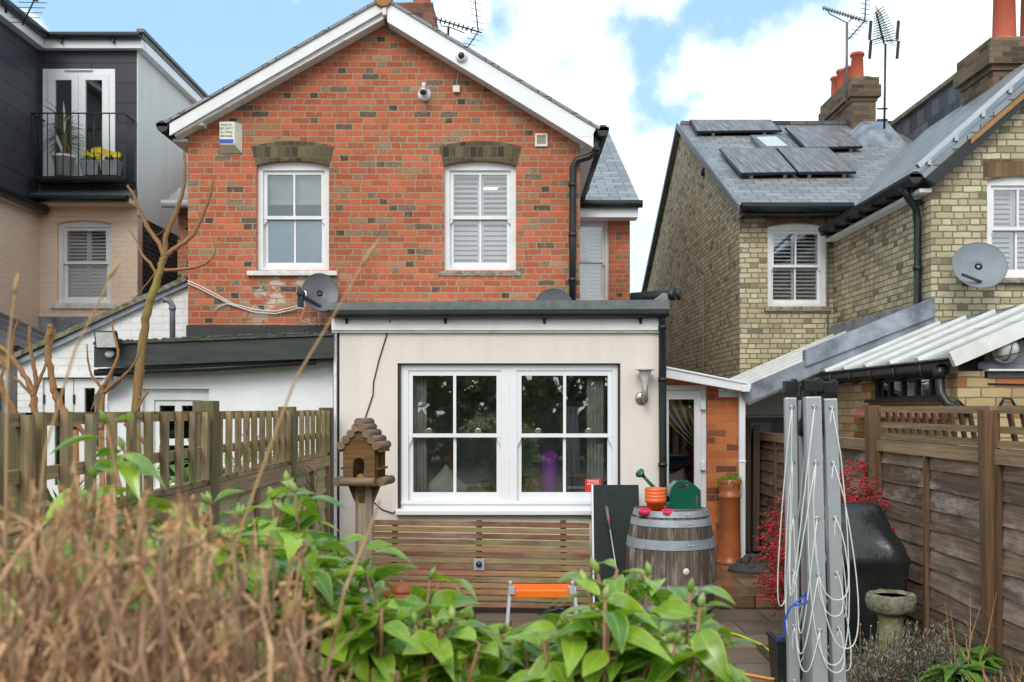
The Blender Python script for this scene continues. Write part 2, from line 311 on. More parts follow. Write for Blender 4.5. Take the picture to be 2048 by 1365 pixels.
M['white_ink'] = plain('white ink', (.8, .78, .76), None, rough=.5)
M['purple'] = plain('purple card', (.55, .12, .72), (.48, .10, .65), 5, rough=.6)
M['cushion'] = plain('cushion cotton', (.70, .70, .60), (.62, .62, .53), 40, rough=.95, bmp=.3, bscale=200)
M['wicker'] = plain('wicker', (.42, .23, .09), (.24, .12, .04), 60, rough=.7, bmp=.6, bscale=120)
M['pv'] = plain('solar glass', (.11, .10, .10), (.36, .34, .33), 5, rough=.4, stretch=(7, .35, .35), spec=.5, lo=.42, hi=.8)  # pale streaks in the base colour stand in for reflected sky
M['poly'] = plain('polycarbonate', (.30, .33, .345), (.20, .22, .23), 3, rough=.18)
M['poly_white'] = plain('white roof bar', (.76, .77, .75), (.64, .65, .6), 9, rough=.4)
M['polyclear'] = glass('clear roof sheet', (.75, .78, .78), 3.0, .18)
M['granite'] = plain('black granite', (.003, .010, .008), (.045, .075, .06), 120, rough=.45, detail=8, lo=.52, hi=.8, spec=.2)
M['vinyl'] = plain('black vinyl', (.012, .014, .014), (.02, .023, .023), 4, rough=.22, bmp=.3, bscale=10, bdist=.02)
M['stone'] = plain('mossy stone', (.26, .25, .20), (.10, .095, .035), 16, rough=.95, bmp=.9, bscale=32, bdist=.02)
M['stonecol'] = plain('mossy pedestal', (.30, .30, .20), (.15, .16, .05), 9, rough=.9, bmp=.5, bscale=30)
M['water'] = plain('rusty water', (.16, .055, .015), None, rough=.05)
M['soil'] = plain('soil', (.035, .027, .018), (.07, .055, .035), 14, rough=.95, bmp=.9, bscale=30, bdist=.03)
M['ground'] = plain('rough grass ground', (.06, .07, .025), (.10, .09, .05), 3, rough=.95, bmp=.6, bscale=25, bdist=.03)
M['w_left'] = wood('mossy fence timber', (.12, .075, .038), (.40, .28, .145), (.21, .22, .085), .9, var=.65, bleach=(.40, .35, .26), bleach_amt=.6)
M['w_board'] = wood('pale lap board', (.30, .25, .15), (.50, .44, .30), (.24, .26, .09), .75, var=.4)
M['w_post'] = wood('green post timber', (.11, .085, .045), (.21, .17, .09), (.13, .16, .05), .8, var=.25)
M['w_right'] = wood('weathered lap board', (.10, .064, .048), (.30, .21, .155), (.10, .08, .035), .55, var=.75, bleach=(.48, .42, .37), bleach_amt=.75)
M['w_rpost'] = wood('brown post timber', (.075, .04, .022), (.19, .11, .06), (.10, .09, .035), .45, var=.4)
M['w_cap'] = wood('weathered capping', (.19, .12, .065), (.36, .26, .16), (.12, .11, .05), .5, var=.4)
M['w_table'] = wood('mossy hardwood slat', (.16, .065, .038), (.36, .17, .10), (.30, .26, .09), .9, var=.8, bleach=(.46, .31, .23), bleach_amt=.4)
M['w_table2'] = wood('greened hardwood slat', (.12, .075, .035), (.29, .20, .10), (.24, .22, .08), .9, var=.5, bleach=(.42, .33, .22), bleach_amt=.4)
M['w_feed'] = wood('feeder timber', (.085, .042, .016), (.23, .125, .045), (.07, .065, .02), .5, var=.2)
M['w_log'] = wood('feeder logs', (.16, .10, .065), (.28, .19, .13), (.075, .085, .03), .7, var=.3)
M['w_bird'] = wood('feeder post', (.22, .18, .13), (.36, .30, .23), (.20, .18, .12), .4, var=.3)
M['w_barrel'] = wood('oak staves', (.065, .05, .042), (.19, .15, .12), (.025, .022, .02), .85, var=.5, bleach=(.42, .37, .32), bleach_amt=.85)
M['w_shed'] = wood('grey shed boards', (.14, .155, .18), (.20, .215, .24), None, var=.25)
M['w_dkpost'] = wood('dark lath', (.06, .045, .035), (.13, .10, .075), (.09, .10, .04), .5)
M['w_plank'] = wood('new plank', (.34, .20, .08), (.50, .31, .13), None, var=.3)
M['bark'] = wood('fig bark', (.19, .085, .035), (.38, .20, .09), (.20, .17, .07), .4, var=.2)
M['bark_green'] = wood('mossy bark', (.17, .10, .04), (.31, .19, .08), (.25, .30, .03), .9, var=.2)
M['leaf'] = leafmat('camellia leaf', (.06, .18, .014), (.33, .50, .045), (.52, .60, .12), rough=.24, trans=.32, coat=.5)
M['bud'] = leafmat('camellia bud', (.20, .30, .05), (.34, .42, .12), rough=.4, trans=.1)
M['stem'] = plain('camellia stem', (.22, .10, .05), (.34, .19, .09), 20, rough=.6)
M['twig'] = plain('dry twig', (.24, .11, .05), (.66, .43, .25), 30, rough=.8, rvar=.85)
M['dryleaf'] = leafmat('dead bud', (.36, .15, .05), (.74, .50, .27), rough=.8, trans=.2)
M['stalk'] = plain('seed stalk', (.42, .26, .12), (.50, .33, .16), 12, rough=.8)
M['berry'] = plain('red berry', (.52, .008, .022), (.38, .006, .02), 20, rough=.35)
M['redtwig'] = plain('red twig', (.13, .035, .03), (.2, .07, .05), 20, rough=.7)
M['weed'] = leafmat('weed leaf', (.07, .20, .02), (.16, .34, .03), (.2, .36, .06), rough=.45, trans=.25)
M['lavender'] = leafmat('lavender leaf', (.13, .17, .12), (.30, .34, .26), rough=.8, trans=.1)
M['succulent'] = leafmat('trailing leaf', (.16, .34, .02), (.30, .50, .04), rough=.5, trans=.3)
M['palm'] = leafmat('palm leaf', (.05, .13, .03), (.26, .30, .09), rough=.5, trans=.2)
M['yellow'] = plain('yellow petal', (.75, .60, .02), (.62, .48, .01), 20, rough=.6)
M['grasstuft'] = leafmat('dead grass', (.28, .15, .05), (.42, .26, .10), rough=.8, trans=.2)
M['zinc'] = plain('zinc', (.22, .235, .25), (.30, .31, .32), 8, rough=.5, metal=.3)
M['potwhite'] = plain('white pot', (.66, .66, .67), (.60, .60, .61), 6, rough=.5)
M['treeleaf'] = leafmat('tree leaf', (.03, .07, .015), (.12, .20, .045), rough=.6, trans=.2)
M['hose'] = plain('hose', (.50, .58, .03), (.42, .5, .03), 6, rough=.4)
M['hose_o'] = plain('orange cable', (.62, .27, .04), None, rough=.5)
M['ribbon'] = plain('ribbons', (.7, .6, .1), None, rough=.5)
M['lamp'] = emit('ceiling lamp', (1, .86, .66), 1.7)
M['lens'] = plain('dark lens', (.03, .03, .035), None, rough=.08)
M['lampglass'] = plain('lamp glass', (.62, .63, .62), (.5, .5, .48), 18, rough=.2)
M['ashy'] = plain('ash tray grey', (.36, .37, .37), None, rough=.4, metal=.4)
M['redtile'] = plain('red sill tile', (.34, .12, .08), (.28, .10, .07), 12, rough=.6)
M['ridge'] = plain('ridge tile', (.42, .16, .06), (.2, .18, .06), 12, rough=.8)

# ---------------------------------------------------------------- mesh builder
class MB:
    def __init__(s): s.v = []; s.f = []; s.uv = []; s.r = []; s.sm = []
    def face(s, idx, uv=None, r=None, sm=False):
        if uv is None:
            pts = [s.v[i] for i in idx]; uv = autouv(pts)
        s.f.append(idx); s.uv.append(uv); s.r.append(random.random() if r is None else r); s.sm.append(sm)
    def poly(s, pts, uv=None, r=None, sm=False):
        n = len(s.v); s.v += [Vector(p) for p in pts]; s.face(list(range(n, n+len(pts))), uv, r, sm)
    def hexa(s, p, r=None, along=None):
        """p: 8 points, bottom 4 then top 4; along: 'u' axis vector for uv"""
        r = random.random() if r is None else r
        n = len(s.v); s.v += [Vector(q) for q in p]
        for q in ((0, 3, 2, 1), (4, 5, 6, 7), (0, 1, 5, 4), (1, 2, 6, 5), (2, 3, 7, 6), (3, 0, 4, 7)):
            idx = [n+k for k in q]; uv = None
            if along is not None:
                pts = [s.v[i] for i in idx]; nn = (pts[1]-pts[0]).cross(pts[2]-pts[1]); nn.normalize() if nn.length else None
                v2 = nn.cross(along) if abs(nn.dot(along)) < .9 else Vector((0, 0, 1))
                u0 = along if abs(nn.dot(along)) < .9 else nn.orthogonal().normalized()
                uv = [(q_.dot(u0), q_.dot(v2)) for q_ in pts]
            s.face(idx, uv, r)
    def box(s, x0, x1, y0, y1, z0, z1, r=None, along=None):
        s.hexa([(x0, y0, z0), (x1, y0, z0), (x1, y1, z0), (x0, y1, z0), (x0, y0, z1), (x1, y0, z1), (x1, y1, z1), (x0, y1, z1)], r, along)
    def bar(s, a, b, w, h, up=(0, 0, 1), r=None):
        a, b = Vector(a), Vector(b); d = (b-a).normalized(); up = Vector(up)
        if abs(d.dot(up)) > .98: up = Vector((0, 1, 0))
        sd_ = d.cross(up).normalized(); u2 = sd_.cross(d).normalized(); sd_ *= w/2; u2 *= h/2
        s.hexa([a-sd_-u2, a+sd_-u2, b+sd_-u2, b-sd_-u2, a-sd_+u2, a+sd_+u2, b+sd_+u2, b-sd_+u2], r, d)
    def tube(s, pts, rad, n=6, cap=True, r=None, sm=True):
        pts = [Vector(p) for p in pts]; k = len(pts); r = random.random() if r is None else r
        if isinstance(rad, (int, float)): rad = [rad]*k
        base = len(s.v); prev = None; dist = 0; ds = []
        for i, p in enumerate(pts):
            if i: dist += (p-pts[i-1]).length
            ds.append(dist)
            d = (pts[min(i+1, k-1)]-pts[max(i-1, 0)])
            d = d.normalized() if d.length > 1e-9 else Vector((0, 0, 1))
            if prev is None: a = d.orthogonal().normalized()
            else:
                a = prev - d*prev.dot(d); a = a.normalized() if a.length > 1e-6 else d.orthogonal().normalized()
            prev = a; b_ = d.cross(a)
            for j in range(n):
                t = 2*math.pi*j/n; s.v.append(p + (a*math.cos(t)+b_*math.sin(t))*rad[i])
        for i in range(k-1):
            for j in range(n):
                j2 = (j+1) % n
                c0, c1 = 6.283*rad[i]*j/n, 6.283*rad[i]*(j+1)/n
                s.face([base+i*n+j, base+i*n+j2, base+(i+1)*n+j2, base+(i+1)*n+j], [(ds[i], c0), (ds[i], c1), (ds[i+1], c1), (ds[i+1], c0)], r, sm)
        if cap:
            s.face([base+j for j in reversed(range(n))], None, r); s.face([base+(k-1)*n+j for j in range(n)], None, r)
    def lathe(s, prof, c, n=28, axis=(0, 0, 1), r=None, sm=True, cap=True, xdir=None):
        """prof: (radius, height along axis)"""
        c = Vector(c); ax = Vector(axis).normalized(); a = Vector(xdir).normalized() if xdir else ax.orthogonal().normalized(); b_ = ax.cross(a)
        base = len(s.v); r = random.random() if r is None else r; dist = 0
        for rr, h in prof:
            for j in range(n):
                t = 2*math.pi*j/n; s.v.append(c + ax*h + (a*math.cos(t)+b_*math.sin(t))*rr)
        rm = max(q[0] for q in prof)
        for i in range(len(prof)-1):
            d2 = dist + math.hypot(prof[i+1][0]-prof[i][0], prof[i+1][1]-prof[i][1])
            for j in range(n):
                j2 = (j+1) % n; u0, u1 = 6.283*rm*j/n, 6.283*rm*(j+1)/n
                s.face([base+i*n+j, base+i*n+j2, base+(i+1)*n+j2, base+(i+1)*n+j], [(dist, u0), (dist, u1), (d2, u1), (d2, u0)], r, sm)
            dist = d2
        if cap:
            if prof[0][0] > 1e-4: s.face([base+j for j in reversed(range(n))], None, r)
            k = len(prof)-1
            if prof[k][0] > 1e-4: s.face([base+k*n+j for j in range(n)], None, r)
    def extrude(s, pts, vec, r=None):
        """a closed polygon (3-D points) pushed along vec"""
        pts = [Vector(p) for p in pts]; vec = Vector(vec); n = len(pts); b = len(s.v); r = random.random() if r is None else r
        s.v += pts + [p+vec for p in pts]
        s.face([b+i for i in reversed(range(n))], None, r); s.face([b+n+i for i in range(n)], None, r)
        for i in range(n):
            j = (i+1) % n; s.face([b+i, b+j, b+n+j, b+n+i], None, r)
    def plate(s, outer, holes, O, U, V, T, uvo=(0, 0), r=None, back=True):
        """flat plate with holes: 2-D outlines in the frame O,U,V, thickness vector T"""
        O, U, V, T = Vector(O), Vector(U), Vector(V), Vector(T); r = random.random() if r is None else r
        loops = [outer]+list(holes); flat = [q for l in loops for q in l]
        tess = tessellate_polygon([[Vector((a, b, 0)) for a, b in l] for l in loops])
        w = [O+U*a+V*b for a, b in flat]; n = len(s.v); s.v += w
        for t in tess: s.face([n+k for k in t], [(flat[k][0]+uvo[0], flat[k][1]+uvo[1]) for k in t], r)
        if back:
            n2 = len(s.v); s.v += [p+T for p in w]
            for t in tess: s.face([n2+k for k in reversed(t)], [(flat[k][0]+uvo[0], flat[k][1]+uvo[1]) for k in reversed(t)], r)
        for l in loops:
            for i in range(len(l)):
                a, b = l[i], l[(i+1) % len(l)]; pa, pb = O+U*a[0]+V*a[1], O+U*b[0]+V*b[1]
                s.poly([pa, pb, pb+T, pa+T], None, r)
    def leaf(s, base, d, up, L, Wd, curl=.25, fold=.12, r=None, seg=4, tipw=.0):
        """a leaf blade: length along d, folded at the midrib, curling away from up"""
        base = Vector(base); d = Vector(d).normalized(); up = Vector(up); sd_ = d.cross(up)
        sd_ = sd_.normalized() if sd_.length > 1e-5 else d.orthogonal().normalized(); u2 = sd_.cross(d).normalized()
        b = len(s.v); r = random.random() if r is None else r
        for i in range(seg+1):
            t = i/seg; wd = Wd*.5*(math.sin(math.pi*min(1, .04+t*.96)**.82) if i < seg else .03); c = base + d*(L*t*(1-.25*curl*t)) - u2*(L*curl*t*t)
            s.v += [c + sd_*wd + u2*(fold*wd*2), c, c - sd_*wd + u2*(fold*wd*2)]
        for i in range(seg):
            o = b+i*3; t0, t1 = i/seg, (i+1)/seg
            s.face([o, o+1, o+4, o+3], [(t0, 0), (t0, .5), (t1, .5), (t1, 0)], r, True)
            s.face([o+1, o+2, o+5, o+4], [(t0, .5), (t0, 1), (t1, 1), (t1, .5)], r, True)
    def ball(s, c, rx, ry=None, rz=None, n=10, k=7, r=None):
        ry = ry or rx; rz = rz or rx; c = Vector(c); b = len(s.v); r = random.random() if r is None else r
        for i in range(k+1):
            a = math.pi*i/k
            for j in range(n):
                t = 2*math.pi*j/n; s.v.append(c+Vector((rx*math.sin(a)*math.cos(t), ry*math.sin(a)*math.sin(t), -rz*math.cos(a))))
        for i in range(k):
            for j in range(n):
                j2 = (j+1) % n; s.face([b+i*n+j, b+i*n+j2, b+(i+1)*n+j2, b+(i+1)*n+j], [(0, 0), (1, 0), (1, 1), (0, 1)], r, True)
    def mesh(s, name, org):
        me = bpy.data.meshes.new(name); o = Vector(org)
        me.from_pydata([tuple(p-o) for p in s.v], [], s.f)
        ul = me.uv_layers.new(name='UVMap'); k = 0; data = [0.0]*(2*len(me.loops))
        for uv in s.uv:
            for u in uv: data[2*k], data[2*k+1] = u[0], u[1]; k += 1
        ul.data.foreach_set('uv', data)
        at = me.attributes.new('rnd', 'FLOAT', 'FACE'); at.data.foreach_set('value', s.r)
        me.polygons.foreach_set('use_smooth', s.sm); me.update(); return me

def autouv(pts):
    n = Vector((0, 0, 0))
    for i in range(len(pts)):
        a, b = pts[i], pts[(i+1) % len(pts)]; n += Vector(((a.y-b.y)*(a.z+b.z), (a.z-b.z)*(a.x+b.x), (a.x-b.x)*(a.y+b.y)))
    if n.length < 1e-12: return [(0, 0)]*len(pts)
    n.normalize()
    if abs(n.z) > .98: return [(p.x, p.y) for p in pts]
    u = Vector((-n.y, n.x, 0)).normalized(); v = n.cross(u)
    return [(p.dot(u), p.dot(v)) for p in pts]

ORG = {}
def thing(name, label, cat, loc, group=None):
    o = bpy.data.objects.new(name, None); C.objects.link(o); o.location = loc; o.empty_display_size = .1
    o['label'] = label; o['category'] = cat
    if group: o['group'] = group
    ORG[o.name] = Vector(loc); return o
def part(name, mb, mat, parent, bevel=0, label=None, kind=None):
    org = ORG[parent.name]; me = mb.mesh(name, org); me.materials.append(M[mat] if isinstance(mat, str) else mat)
    o = bpy.data.objects.new(name, me); C.objects.link(o); o.parent = parent; ORG[o.name] = org
    if label: o['label'] = label
    if kind: o['kind'] = kind
    if bevel: bev(o, bevel)
    return o
def bev(o, w):
    m = o.modifiers.new('bevel', 'BEVEL'); m.width = w; m.segments = 2; m.limit_method = 'ANGLE'; m.angle_limit = R(40)
def single(name, mb, mat, label=None, cat=None, loc=None, bevel=0, group=None, kind=None):
    if loc is None:
        xs = [p.x for p in mb.v]; ys = [p.y for p in mb.v]; zs = [p.z for p in mb.v]; loc = ((min(xs)+max(xs))/2, (min(ys)+max(ys))/2, min(zs))
    me = mb.mesh(name, loc); me.materials.append(M[mat]); o = bpy.data.objects.new(name, me); C.objects.link(o); o.location = loc
    if label: o['label'] = label
    if cat: o['category'] = cat
    if group: o['group'] = group
    if kind: o['kind'] = kind
    if bevel: bev(o, bevel)
    ORG[o.name] = Vector(loc); return o
def lettering(txt, parent, size, at, mat, name='lettering', width=None):
    """one line of text standing in the XZ plane, centred at 'at', facing the camera side (-Y)"""
    cu = bpy.data.curves.new(name, 'FONT'); cu.body = txt; cu.size = size; cu.align_x = 'CENTER'; cu.align_y = 'CENTER'; cu.extrude = .0006
    t = bpy.data.objects.new('t', cu); C.objects.link(t); bpy.context.view_layer.update()
    me = bpy.data.meshes.new_from_object(t.evaluated_get(bpy.context.evaluated_depsgraph_get())); bpy.data.objects.remove(t)
    xs = [v.co.x for v in me.vertices]; k = width/(max(xs)-min(xs)) if width else 1
    o_ = ORG[parent.name]
    for v in me.vertices:
        c = v.co.copy(); v.co = Vector((at[0]+c.x*k, at[1]-c.z, at[2]+c.y)) - o_
    me.materials.clear(); me.materials.append(M[mat]); me.name = name
    o = bpy.data.objects.new(name, me); C.objects.link(o); o.parent = parent; ORG[o.name] = o_; return o
def rect(x0, x1, z0, z1): return [(x0, z0), (x1, z0), (x1, z1), (x0, z1)]
def arched(x0, x1, z0, z1, rise, n=10):
    if rise <= 0: return rect(x0, x1, z0, z1)
    pts = [(x0, z0), (x1, z0)]
    for i in range(n+1):
        t = i/n; pts.append((x1+(x0-x1)*t, z1-rise + rise*(1-(2*t-1)**2)))
    return pts
UX, UZ = Vector((1, 0, 0)), Vector((0, 0, 1))
def louvres(mb, x0, x1, z0, z1, y, pitch=.052, tilt=.6, th=.006, w=.05):
    st = .03
    mb.box(x0, x0+st, y, y+.025, z0, z1); mb.box(x1-st, x1, y, y+.025, z0, z1)
    mb.box(x0+st, x1-st, y+.001, y+.024, z0, z0+st); mb.box(x0+st, x1-st, y+.001, y+.024, z1-st, z1)
    z = z0+st+pitch/2
    while z < z1-st:
        mb.bar((x0+st, y+.013, z), (x1-st, y+.013, z), th, w, (0, tilt, 1)); z += pitch
def sash_window(root, x0, x1, z0, z1, y, rise=0, fw=.055, rail=.04, barw=.02, mid=.5, cols=2, mat='paint', pane='glass_sky', sill=None, sillmat='paint', shut=None, horns=True, shutmat='lit', lower_rail=.055, pane_low=None, label=None):
    """timber sliding sash window; y is the front of the box frame"""
    mb = MB(); top = z1-rise
    mb.plate(arched(x0, x1, z0, z1, rise), [rect(x0+fw, x1-fw, z0+fw*.7, top-fw*.7)], (0, y, 0), UX, UZ, (0, .10, 0))
    win = part('window', mb, mat, root, .004, label=label)
    a0, a1, b0, b1 = x0+fw+.001, x1-fw-.001, z0+fw*.7+.001, top-fw*.7-.001; zm = b0+(b1-b0)*mid
    def sash(zb, zt, yy, rb, rt, pm):
        s = MB(); cw = (a1-a0-2*rail-(cols-1)*barw)/cols; hs = []; g = MB()
        for i in range(cols):
            l = a0+rail+i*(cw+barw); hs.append(rect(l, l+cw, zb+rb, zt-rt))
        s.plate(rect(a0, a1, zb, zt), hs, (0, yy, 0), UX, UZ, (0, .035, 0))
        if horns and zb == zm:
            for sx_, k in ((a0, 1), (a1, -1)):
                s.extrude([(sx_, yy+.004, zb-.0005), (sx_+k*.035, yy+.004, zb-.0005), (sx_+k*.03, yy+.004, zb-.03), (sx_+k*.012, yy+.004, zb-.045), (sx_, yy+.004, zb-.06)], (0, .022, 0))
        o = part('sash', s, mat, win, .003)
        g.box(a0+rail-.005, a1-rail+.005, yy+.014, yy+.020, zb+rb-.005, zt-rt+.005); part('pane', g, pm, win)
    sash(zm, b1, y+.025, .035, rail, pane); sash(b0, zm+.034, y+.062, lower_rail, .035, pane_low or pane)
    if sill:
        s = MB(); ox, hh, pr = sill
        s.hexa([(x0-ox, y-pr, z0-hh), (x1+ox, y-pr, z0-hh), (x1+ox, y+.05, z0-hh), (x0-ox, y+.05, z0-hh), (x0-ox, y-pr, z0-.012), (x1+ox, y-pr, z0-.012), (x1+ox, y+.05, z0-.001), (x0-ox, y+.05, z0-.001)])
        part('sill', s, sillmat, win, .004)
    if shut:
        s = MB(); c = (x0+x1)/2
        for (l, r) in ((a0+.01, c-.003), (c+.003, a1-.01)):
            for (p, q, tl) in ((b0+.01, zm-.005, shut[0]), (zm+.005, b1-.01, shut[1])): louvres(s, l, r, p, q, y+.125, tilt=tl)
        part('shutter', s, shutmat, win)
    return win
def alcove(root, x0, x1, z0, z1, y0, y1, mat='room'):
    """the room seen through a window: an open box behind the wall"""
    m = MB(); m.poly([(x0, y1, z0), (x1, y1, z0), (x1, y1, z1), (x0, y1, z1)])
    m.poly([(x0, y0, z0), (x0, y1, z0), (x0, y1, z1), (x0, y0, z1)]); m.poly([(x1, y0, z0), (x1, y1, z0), (x1, y1, z1), (x1, y0, z1)])
    m.poly([(x0, y0, z0), (x1, y0, z0), (x1, y1, z0), (x0, y1, z0)]); m.poly([(x0, y0, z1), (x1, y0, z1), (x1, y1, z1), (x0, y1, z1)])
    return part('room', m, mat, root)
def slab(mb, a, b, c, d, th):
    """roof slope a-b (eave) c-d (ridge) with thickness th below"""
    a, b, c, d = map(Vector, (a, b, c, d)); n = (b-a).cross(d-a).normalized()
    if n.z < 0: n = -n
    mb.hexa([a-n*th, b-n*th, c-n*th, d-n*th, a, b, c, d])
def gutter(mb, a, b, r=.055):
    a, b = Vector(a), Vector(b); mb.tube([a, b], r, 10)
    d = (b-a).normalized(); sd_ = d.cross(UZ).normalized()
    mb.hexa([a-sd_*r*1.05, b-sd_*r*1.05, b+sd_*r*1.05, a+sd_*r*1.05, a-sd_*r*1.05+UZ*.035, b-sd_*r*1.05+UZ*.035, b+sd_*r*1.05+UZ*.035, a+sd_*r*1.05+UZ*.035])

# ================================================================ SETTING
g = MB(); g.poly([(-300, -300, -.03), (300, -300, -.03), (300, 300, -.03), (-300, 300, -.03)]); single('ground', g, 'ground', kind='structure', loc=(0, 0, -.03))
g = MB(); g.box(-1.5, 2.72, 3.6, 10.4, -.02, 0); single('patio', g, 'paving', kind='structure')
g = MB(); g.box(1.36, 2.72, 8.6, 11.5, .004, .12); single('terrace', g, 'flag', kind='structure', bevel=.01)
g = MB(); nx, ny = 10, 26                      # raised soil bed along the right-hand fence
for j in range(ny+1):
    for i in range(nx+1):
        x = 1.75+1.0*i/nx; y = 3.0+4.2*j/ny; t = i/nx
        z = (.02 + .30*min(1, t*1.5)*max(0, min(1, (7.1-y)/1.6))) + .025*noise.noise(Vector((x*6, y*6, 0))); g.v.append(Vector((x, y, z)))
for j in range(ny):
    for i in range(nx):
        k = j*(nx+1)+i; g.face([k, k+1, k+nx+2, k+nx+1], None, .5, True)
single('soil_bed', g, 'soil', kind='structure')
def bed_z(x, y):
    t = max(0, min(1, (x-1.75))); return .02 + .30*min(1, t*1.5)*max(0, min(1, (7.1-y)/1.6))

# ================================================================ RED BRICK HOUSE
D = 10.5
house = thing('brick_house', 'red brick semi-detached house with a white-edged gable and two tall sash windows', 'house', (X(772, D), D, 0))
xl, xr = X(376, D), X(1160, D); xa, za = X(772, D), Z(12, D)
w1 = (X(513, D), X(658, D), Z(541, D), Z(322, D)); w2 = (X(888, D), X(1032, D), Z(541, D), Z(322, D)); rise = .05
mb = MB()
mb.plate([(xl, 0), (xr, 0), (xr, Z(258, D)), (xa, za), (xl, Z(262, D))], [arched(w1[0], w1[1], w1[2], w1[3], rise), arched(w2[0], w2[1], w2[2], w2[3], rise)],
         (0, D, 0), UX, UZ, (0, .22, 0))
mb.box(xl, xl+.2, D+.22, 13.9, 0, Z(262, D)-.02); mb.box(xr-.2, xr, D+.22, 13.9, 0, Z(258, D)-.02)
M['brick_red_patch'] = brick('red stock brick with limewash', RED, (.36, .28, .175), w=.189, h=.0656, squash=.52, ms=.012, dirt_amt=.6, dirt_scale=.7, grain=.16, kiss=(.36, .24, .15), patch=((X(570, D), Z(605, D), 0), .55, (.52, .44, .38)))
part('wall', mb, 'brick_red_patch', house)
# main body behind the wing
DM = 13.9; mxr, mxl, zev = X(1260, DM), -4.65, 4.55
mb = MB(); sw = (X(1130, DM), X(1218, DM), Z(607, DM), Z(435, DM))
mb.plate(rect(.4, mxr, 0, zev), [arched(*sw, .04)], (0, DM, 0), UX, UZ, (0, .22, 0), uvo=(.1, 0))
mb.extrude([(mxr-.21, DM+.221, 0), (mxr-.21, 23, 0), (mxr-.21, 23, zev), (mxr-.21, 18.5, 6.85), (mxr-.21, DM+.221, zev)], (.21, 0, 0))
mb.plate(rect(mxl, -3.25, 0, zev), [], (0, DM+.002, 0), UX, UZ, (0, .22, 0)); mb.box(mxl, mxr-.211, 22.8, 23, 0, zev)
mb.extrude([(mxl, DM+.225, 0), (mxl, 22.8, 0), (mxl, 22.8, zev), (mxl, 18.5, 6.85), (mxl, DM+.225, zev)], (.2, 0, 0))
part('rear_wall', mb, 'brick_red', house)
mb = MB()
slab(mb, (mxl-.1, 13.62, 4.55), (mxr+.1, 13.62, 4.55), (mxr+.1, 18.5, 6.95), (mxl-.1, 18.5, 6.95), .06)
slab(mb, (mxl-.1, 23.3, 4.55), (mxr+.1, 23.3, 4.55), (mxr+.1, 18.502, 6.94), (mxl-.1, 18.502, 6.94), .06)
zr = Z(9, D); xe0, xe1 = X(343, D), X(1197, D); ze0, ze1 = Z(254, D), Z(266, D)
slab(mb, (xe0, D-.22, ze0), (xe0, 16.6, ze0), (xa, 16.6, zr), (xa, D-.22, zr), .028)
slab(mb, (xe1, D-.22, ze1), (xe1, 16.6, ze1), (xa+.001, 16.6, zr), (xa+.001, D-.22, zr), .028)
roof = part('roof', mb, 'slate', house)
mb = MB(); y = D-.24
for i in range(12): mb.lathe([(.085, 0), (.095, .02), (.08, .45)], (xa, y+i*.46, zr-.03), 10, (0, 1, 0))
mb.lathe([(.10, 0), (.11, .03), (.05, .09), (.075, .13), (.03, .2), (0, .22)], (xa, D-.12, zr+.02), 12)
part('ridge_tile', mb, 'ridge', roof)
# barge boards
def barge(x0, z0, x1, z1, wid, y, th, drop=0):
    mb = MB(); a, b = Vector((x0, y, z0)), Vector((x1, y, z1))
    mb.extrude([a, b, b-Vector((0, 0, wid)), a-Vector((0, 0, wid))], (0, th, 0), .5); return mb
mb = barge(X(771, D), Z(14, D), X(352, D), Z(258, D), .125, D-.2, .03); mb2 = barge(X(771, D), Z(31, D), X(360, D), Z(263, D), .10, D-.165, .16)
mb.v and part('barge_board', mb, 'paint', house); part('barge_board', mb2, 'paint_old', house, label='flaking old barge board')
mb = barge(X(779, D), Z(16, D), X(1184, D), Z(263, D), .225, D-.2, .19)
mb.extrude([(X(1139, D), D-.202, Z(262, D)), (X(1192, D), D-.202, Z(262, D)), (X(1181, D), D-.202, Z(284, D)), (X(1153, D), D-.202, Z(284, D))], (0, .19, 0))
part('barge_board', mb, 'upvc', house, .004)
mb = MB(); mb.box(X(770, D), X(778, D), D-.22, D-.1, Z(46, D), Z(10, D)); part('apex_post', mb, 'paint_old', house)
mb = MB(); mb.box(X(1128, D), X(1150, D), D-.16, D, Z(271, D), Z(256, D)); part('corbel', mb, 'sill_stone', house, .006)
mb = MB(); mb.box(X(395, D), X(414, D), D-.15, D, Z(259, D), Z(247, D)); part('corbel', mb, 'paint_old', house, .006)
# arches over the windows
for (a, b, zb, zt) in (w1, w2):
    mb = MB(); n = 14; out = []; inn = []
    for i in range(n+1):
        t = i/n; k = 1-(2*t-1)**2
        inn.append(((a-.0)+(b-a)*t, zt-rise+rise*k)); out.append(((a-.05)+(b-a+.1)*t, zt-rise+.20+.055*k))
    for i in range(n):
        mb.plate([inn[i], inn[i+1], out[i+1], out[i]], [], (0, D-.012, 0), UX, UZ, (0, .05, 0), r=.5)
    part('window_arch', mb, 'arch', house)
def blinds(root, w, y):
    m = MB(); zb = Z(398, D); k = 0; z = w[3]-.1
    while z > zb: m.bar((w[0]+.08, y+.03*(k % 2)*.15, z), (w[1]-.08, y+.03*(k % 2)*.15, z), .002, .045, (0, -.35, 1)); z -= .04; k += 1
    m.box(w[0]+.08, w[1]-.08, y, y+.02, zb-.03, zb+.02)
    part('blind', m, 'blind', root)
wn = sash_window(house, *w1, D+.05, rise, pane_low='glass_sky', sill=(.09, .06, .10), sillmat='sill_white', label='sash window with a cream blind and frosted lower panes')
blinds(wn, w1, D+.16)
m = MB(); m.box(w1[0]+.06, w1[1]-.06, D+.135, D+.14, w1[2]+.05, (w1[2]+w1[3])/2+.02); part('frosted_pane', m, 'frost', wn)
wn = sash_window(house, *w2, D+.05, rise, sill=(.06, .06, .06), sillmat='sill_stone', shut=(.7, 1.1), label='sash window with open white shutters and a stone sill')
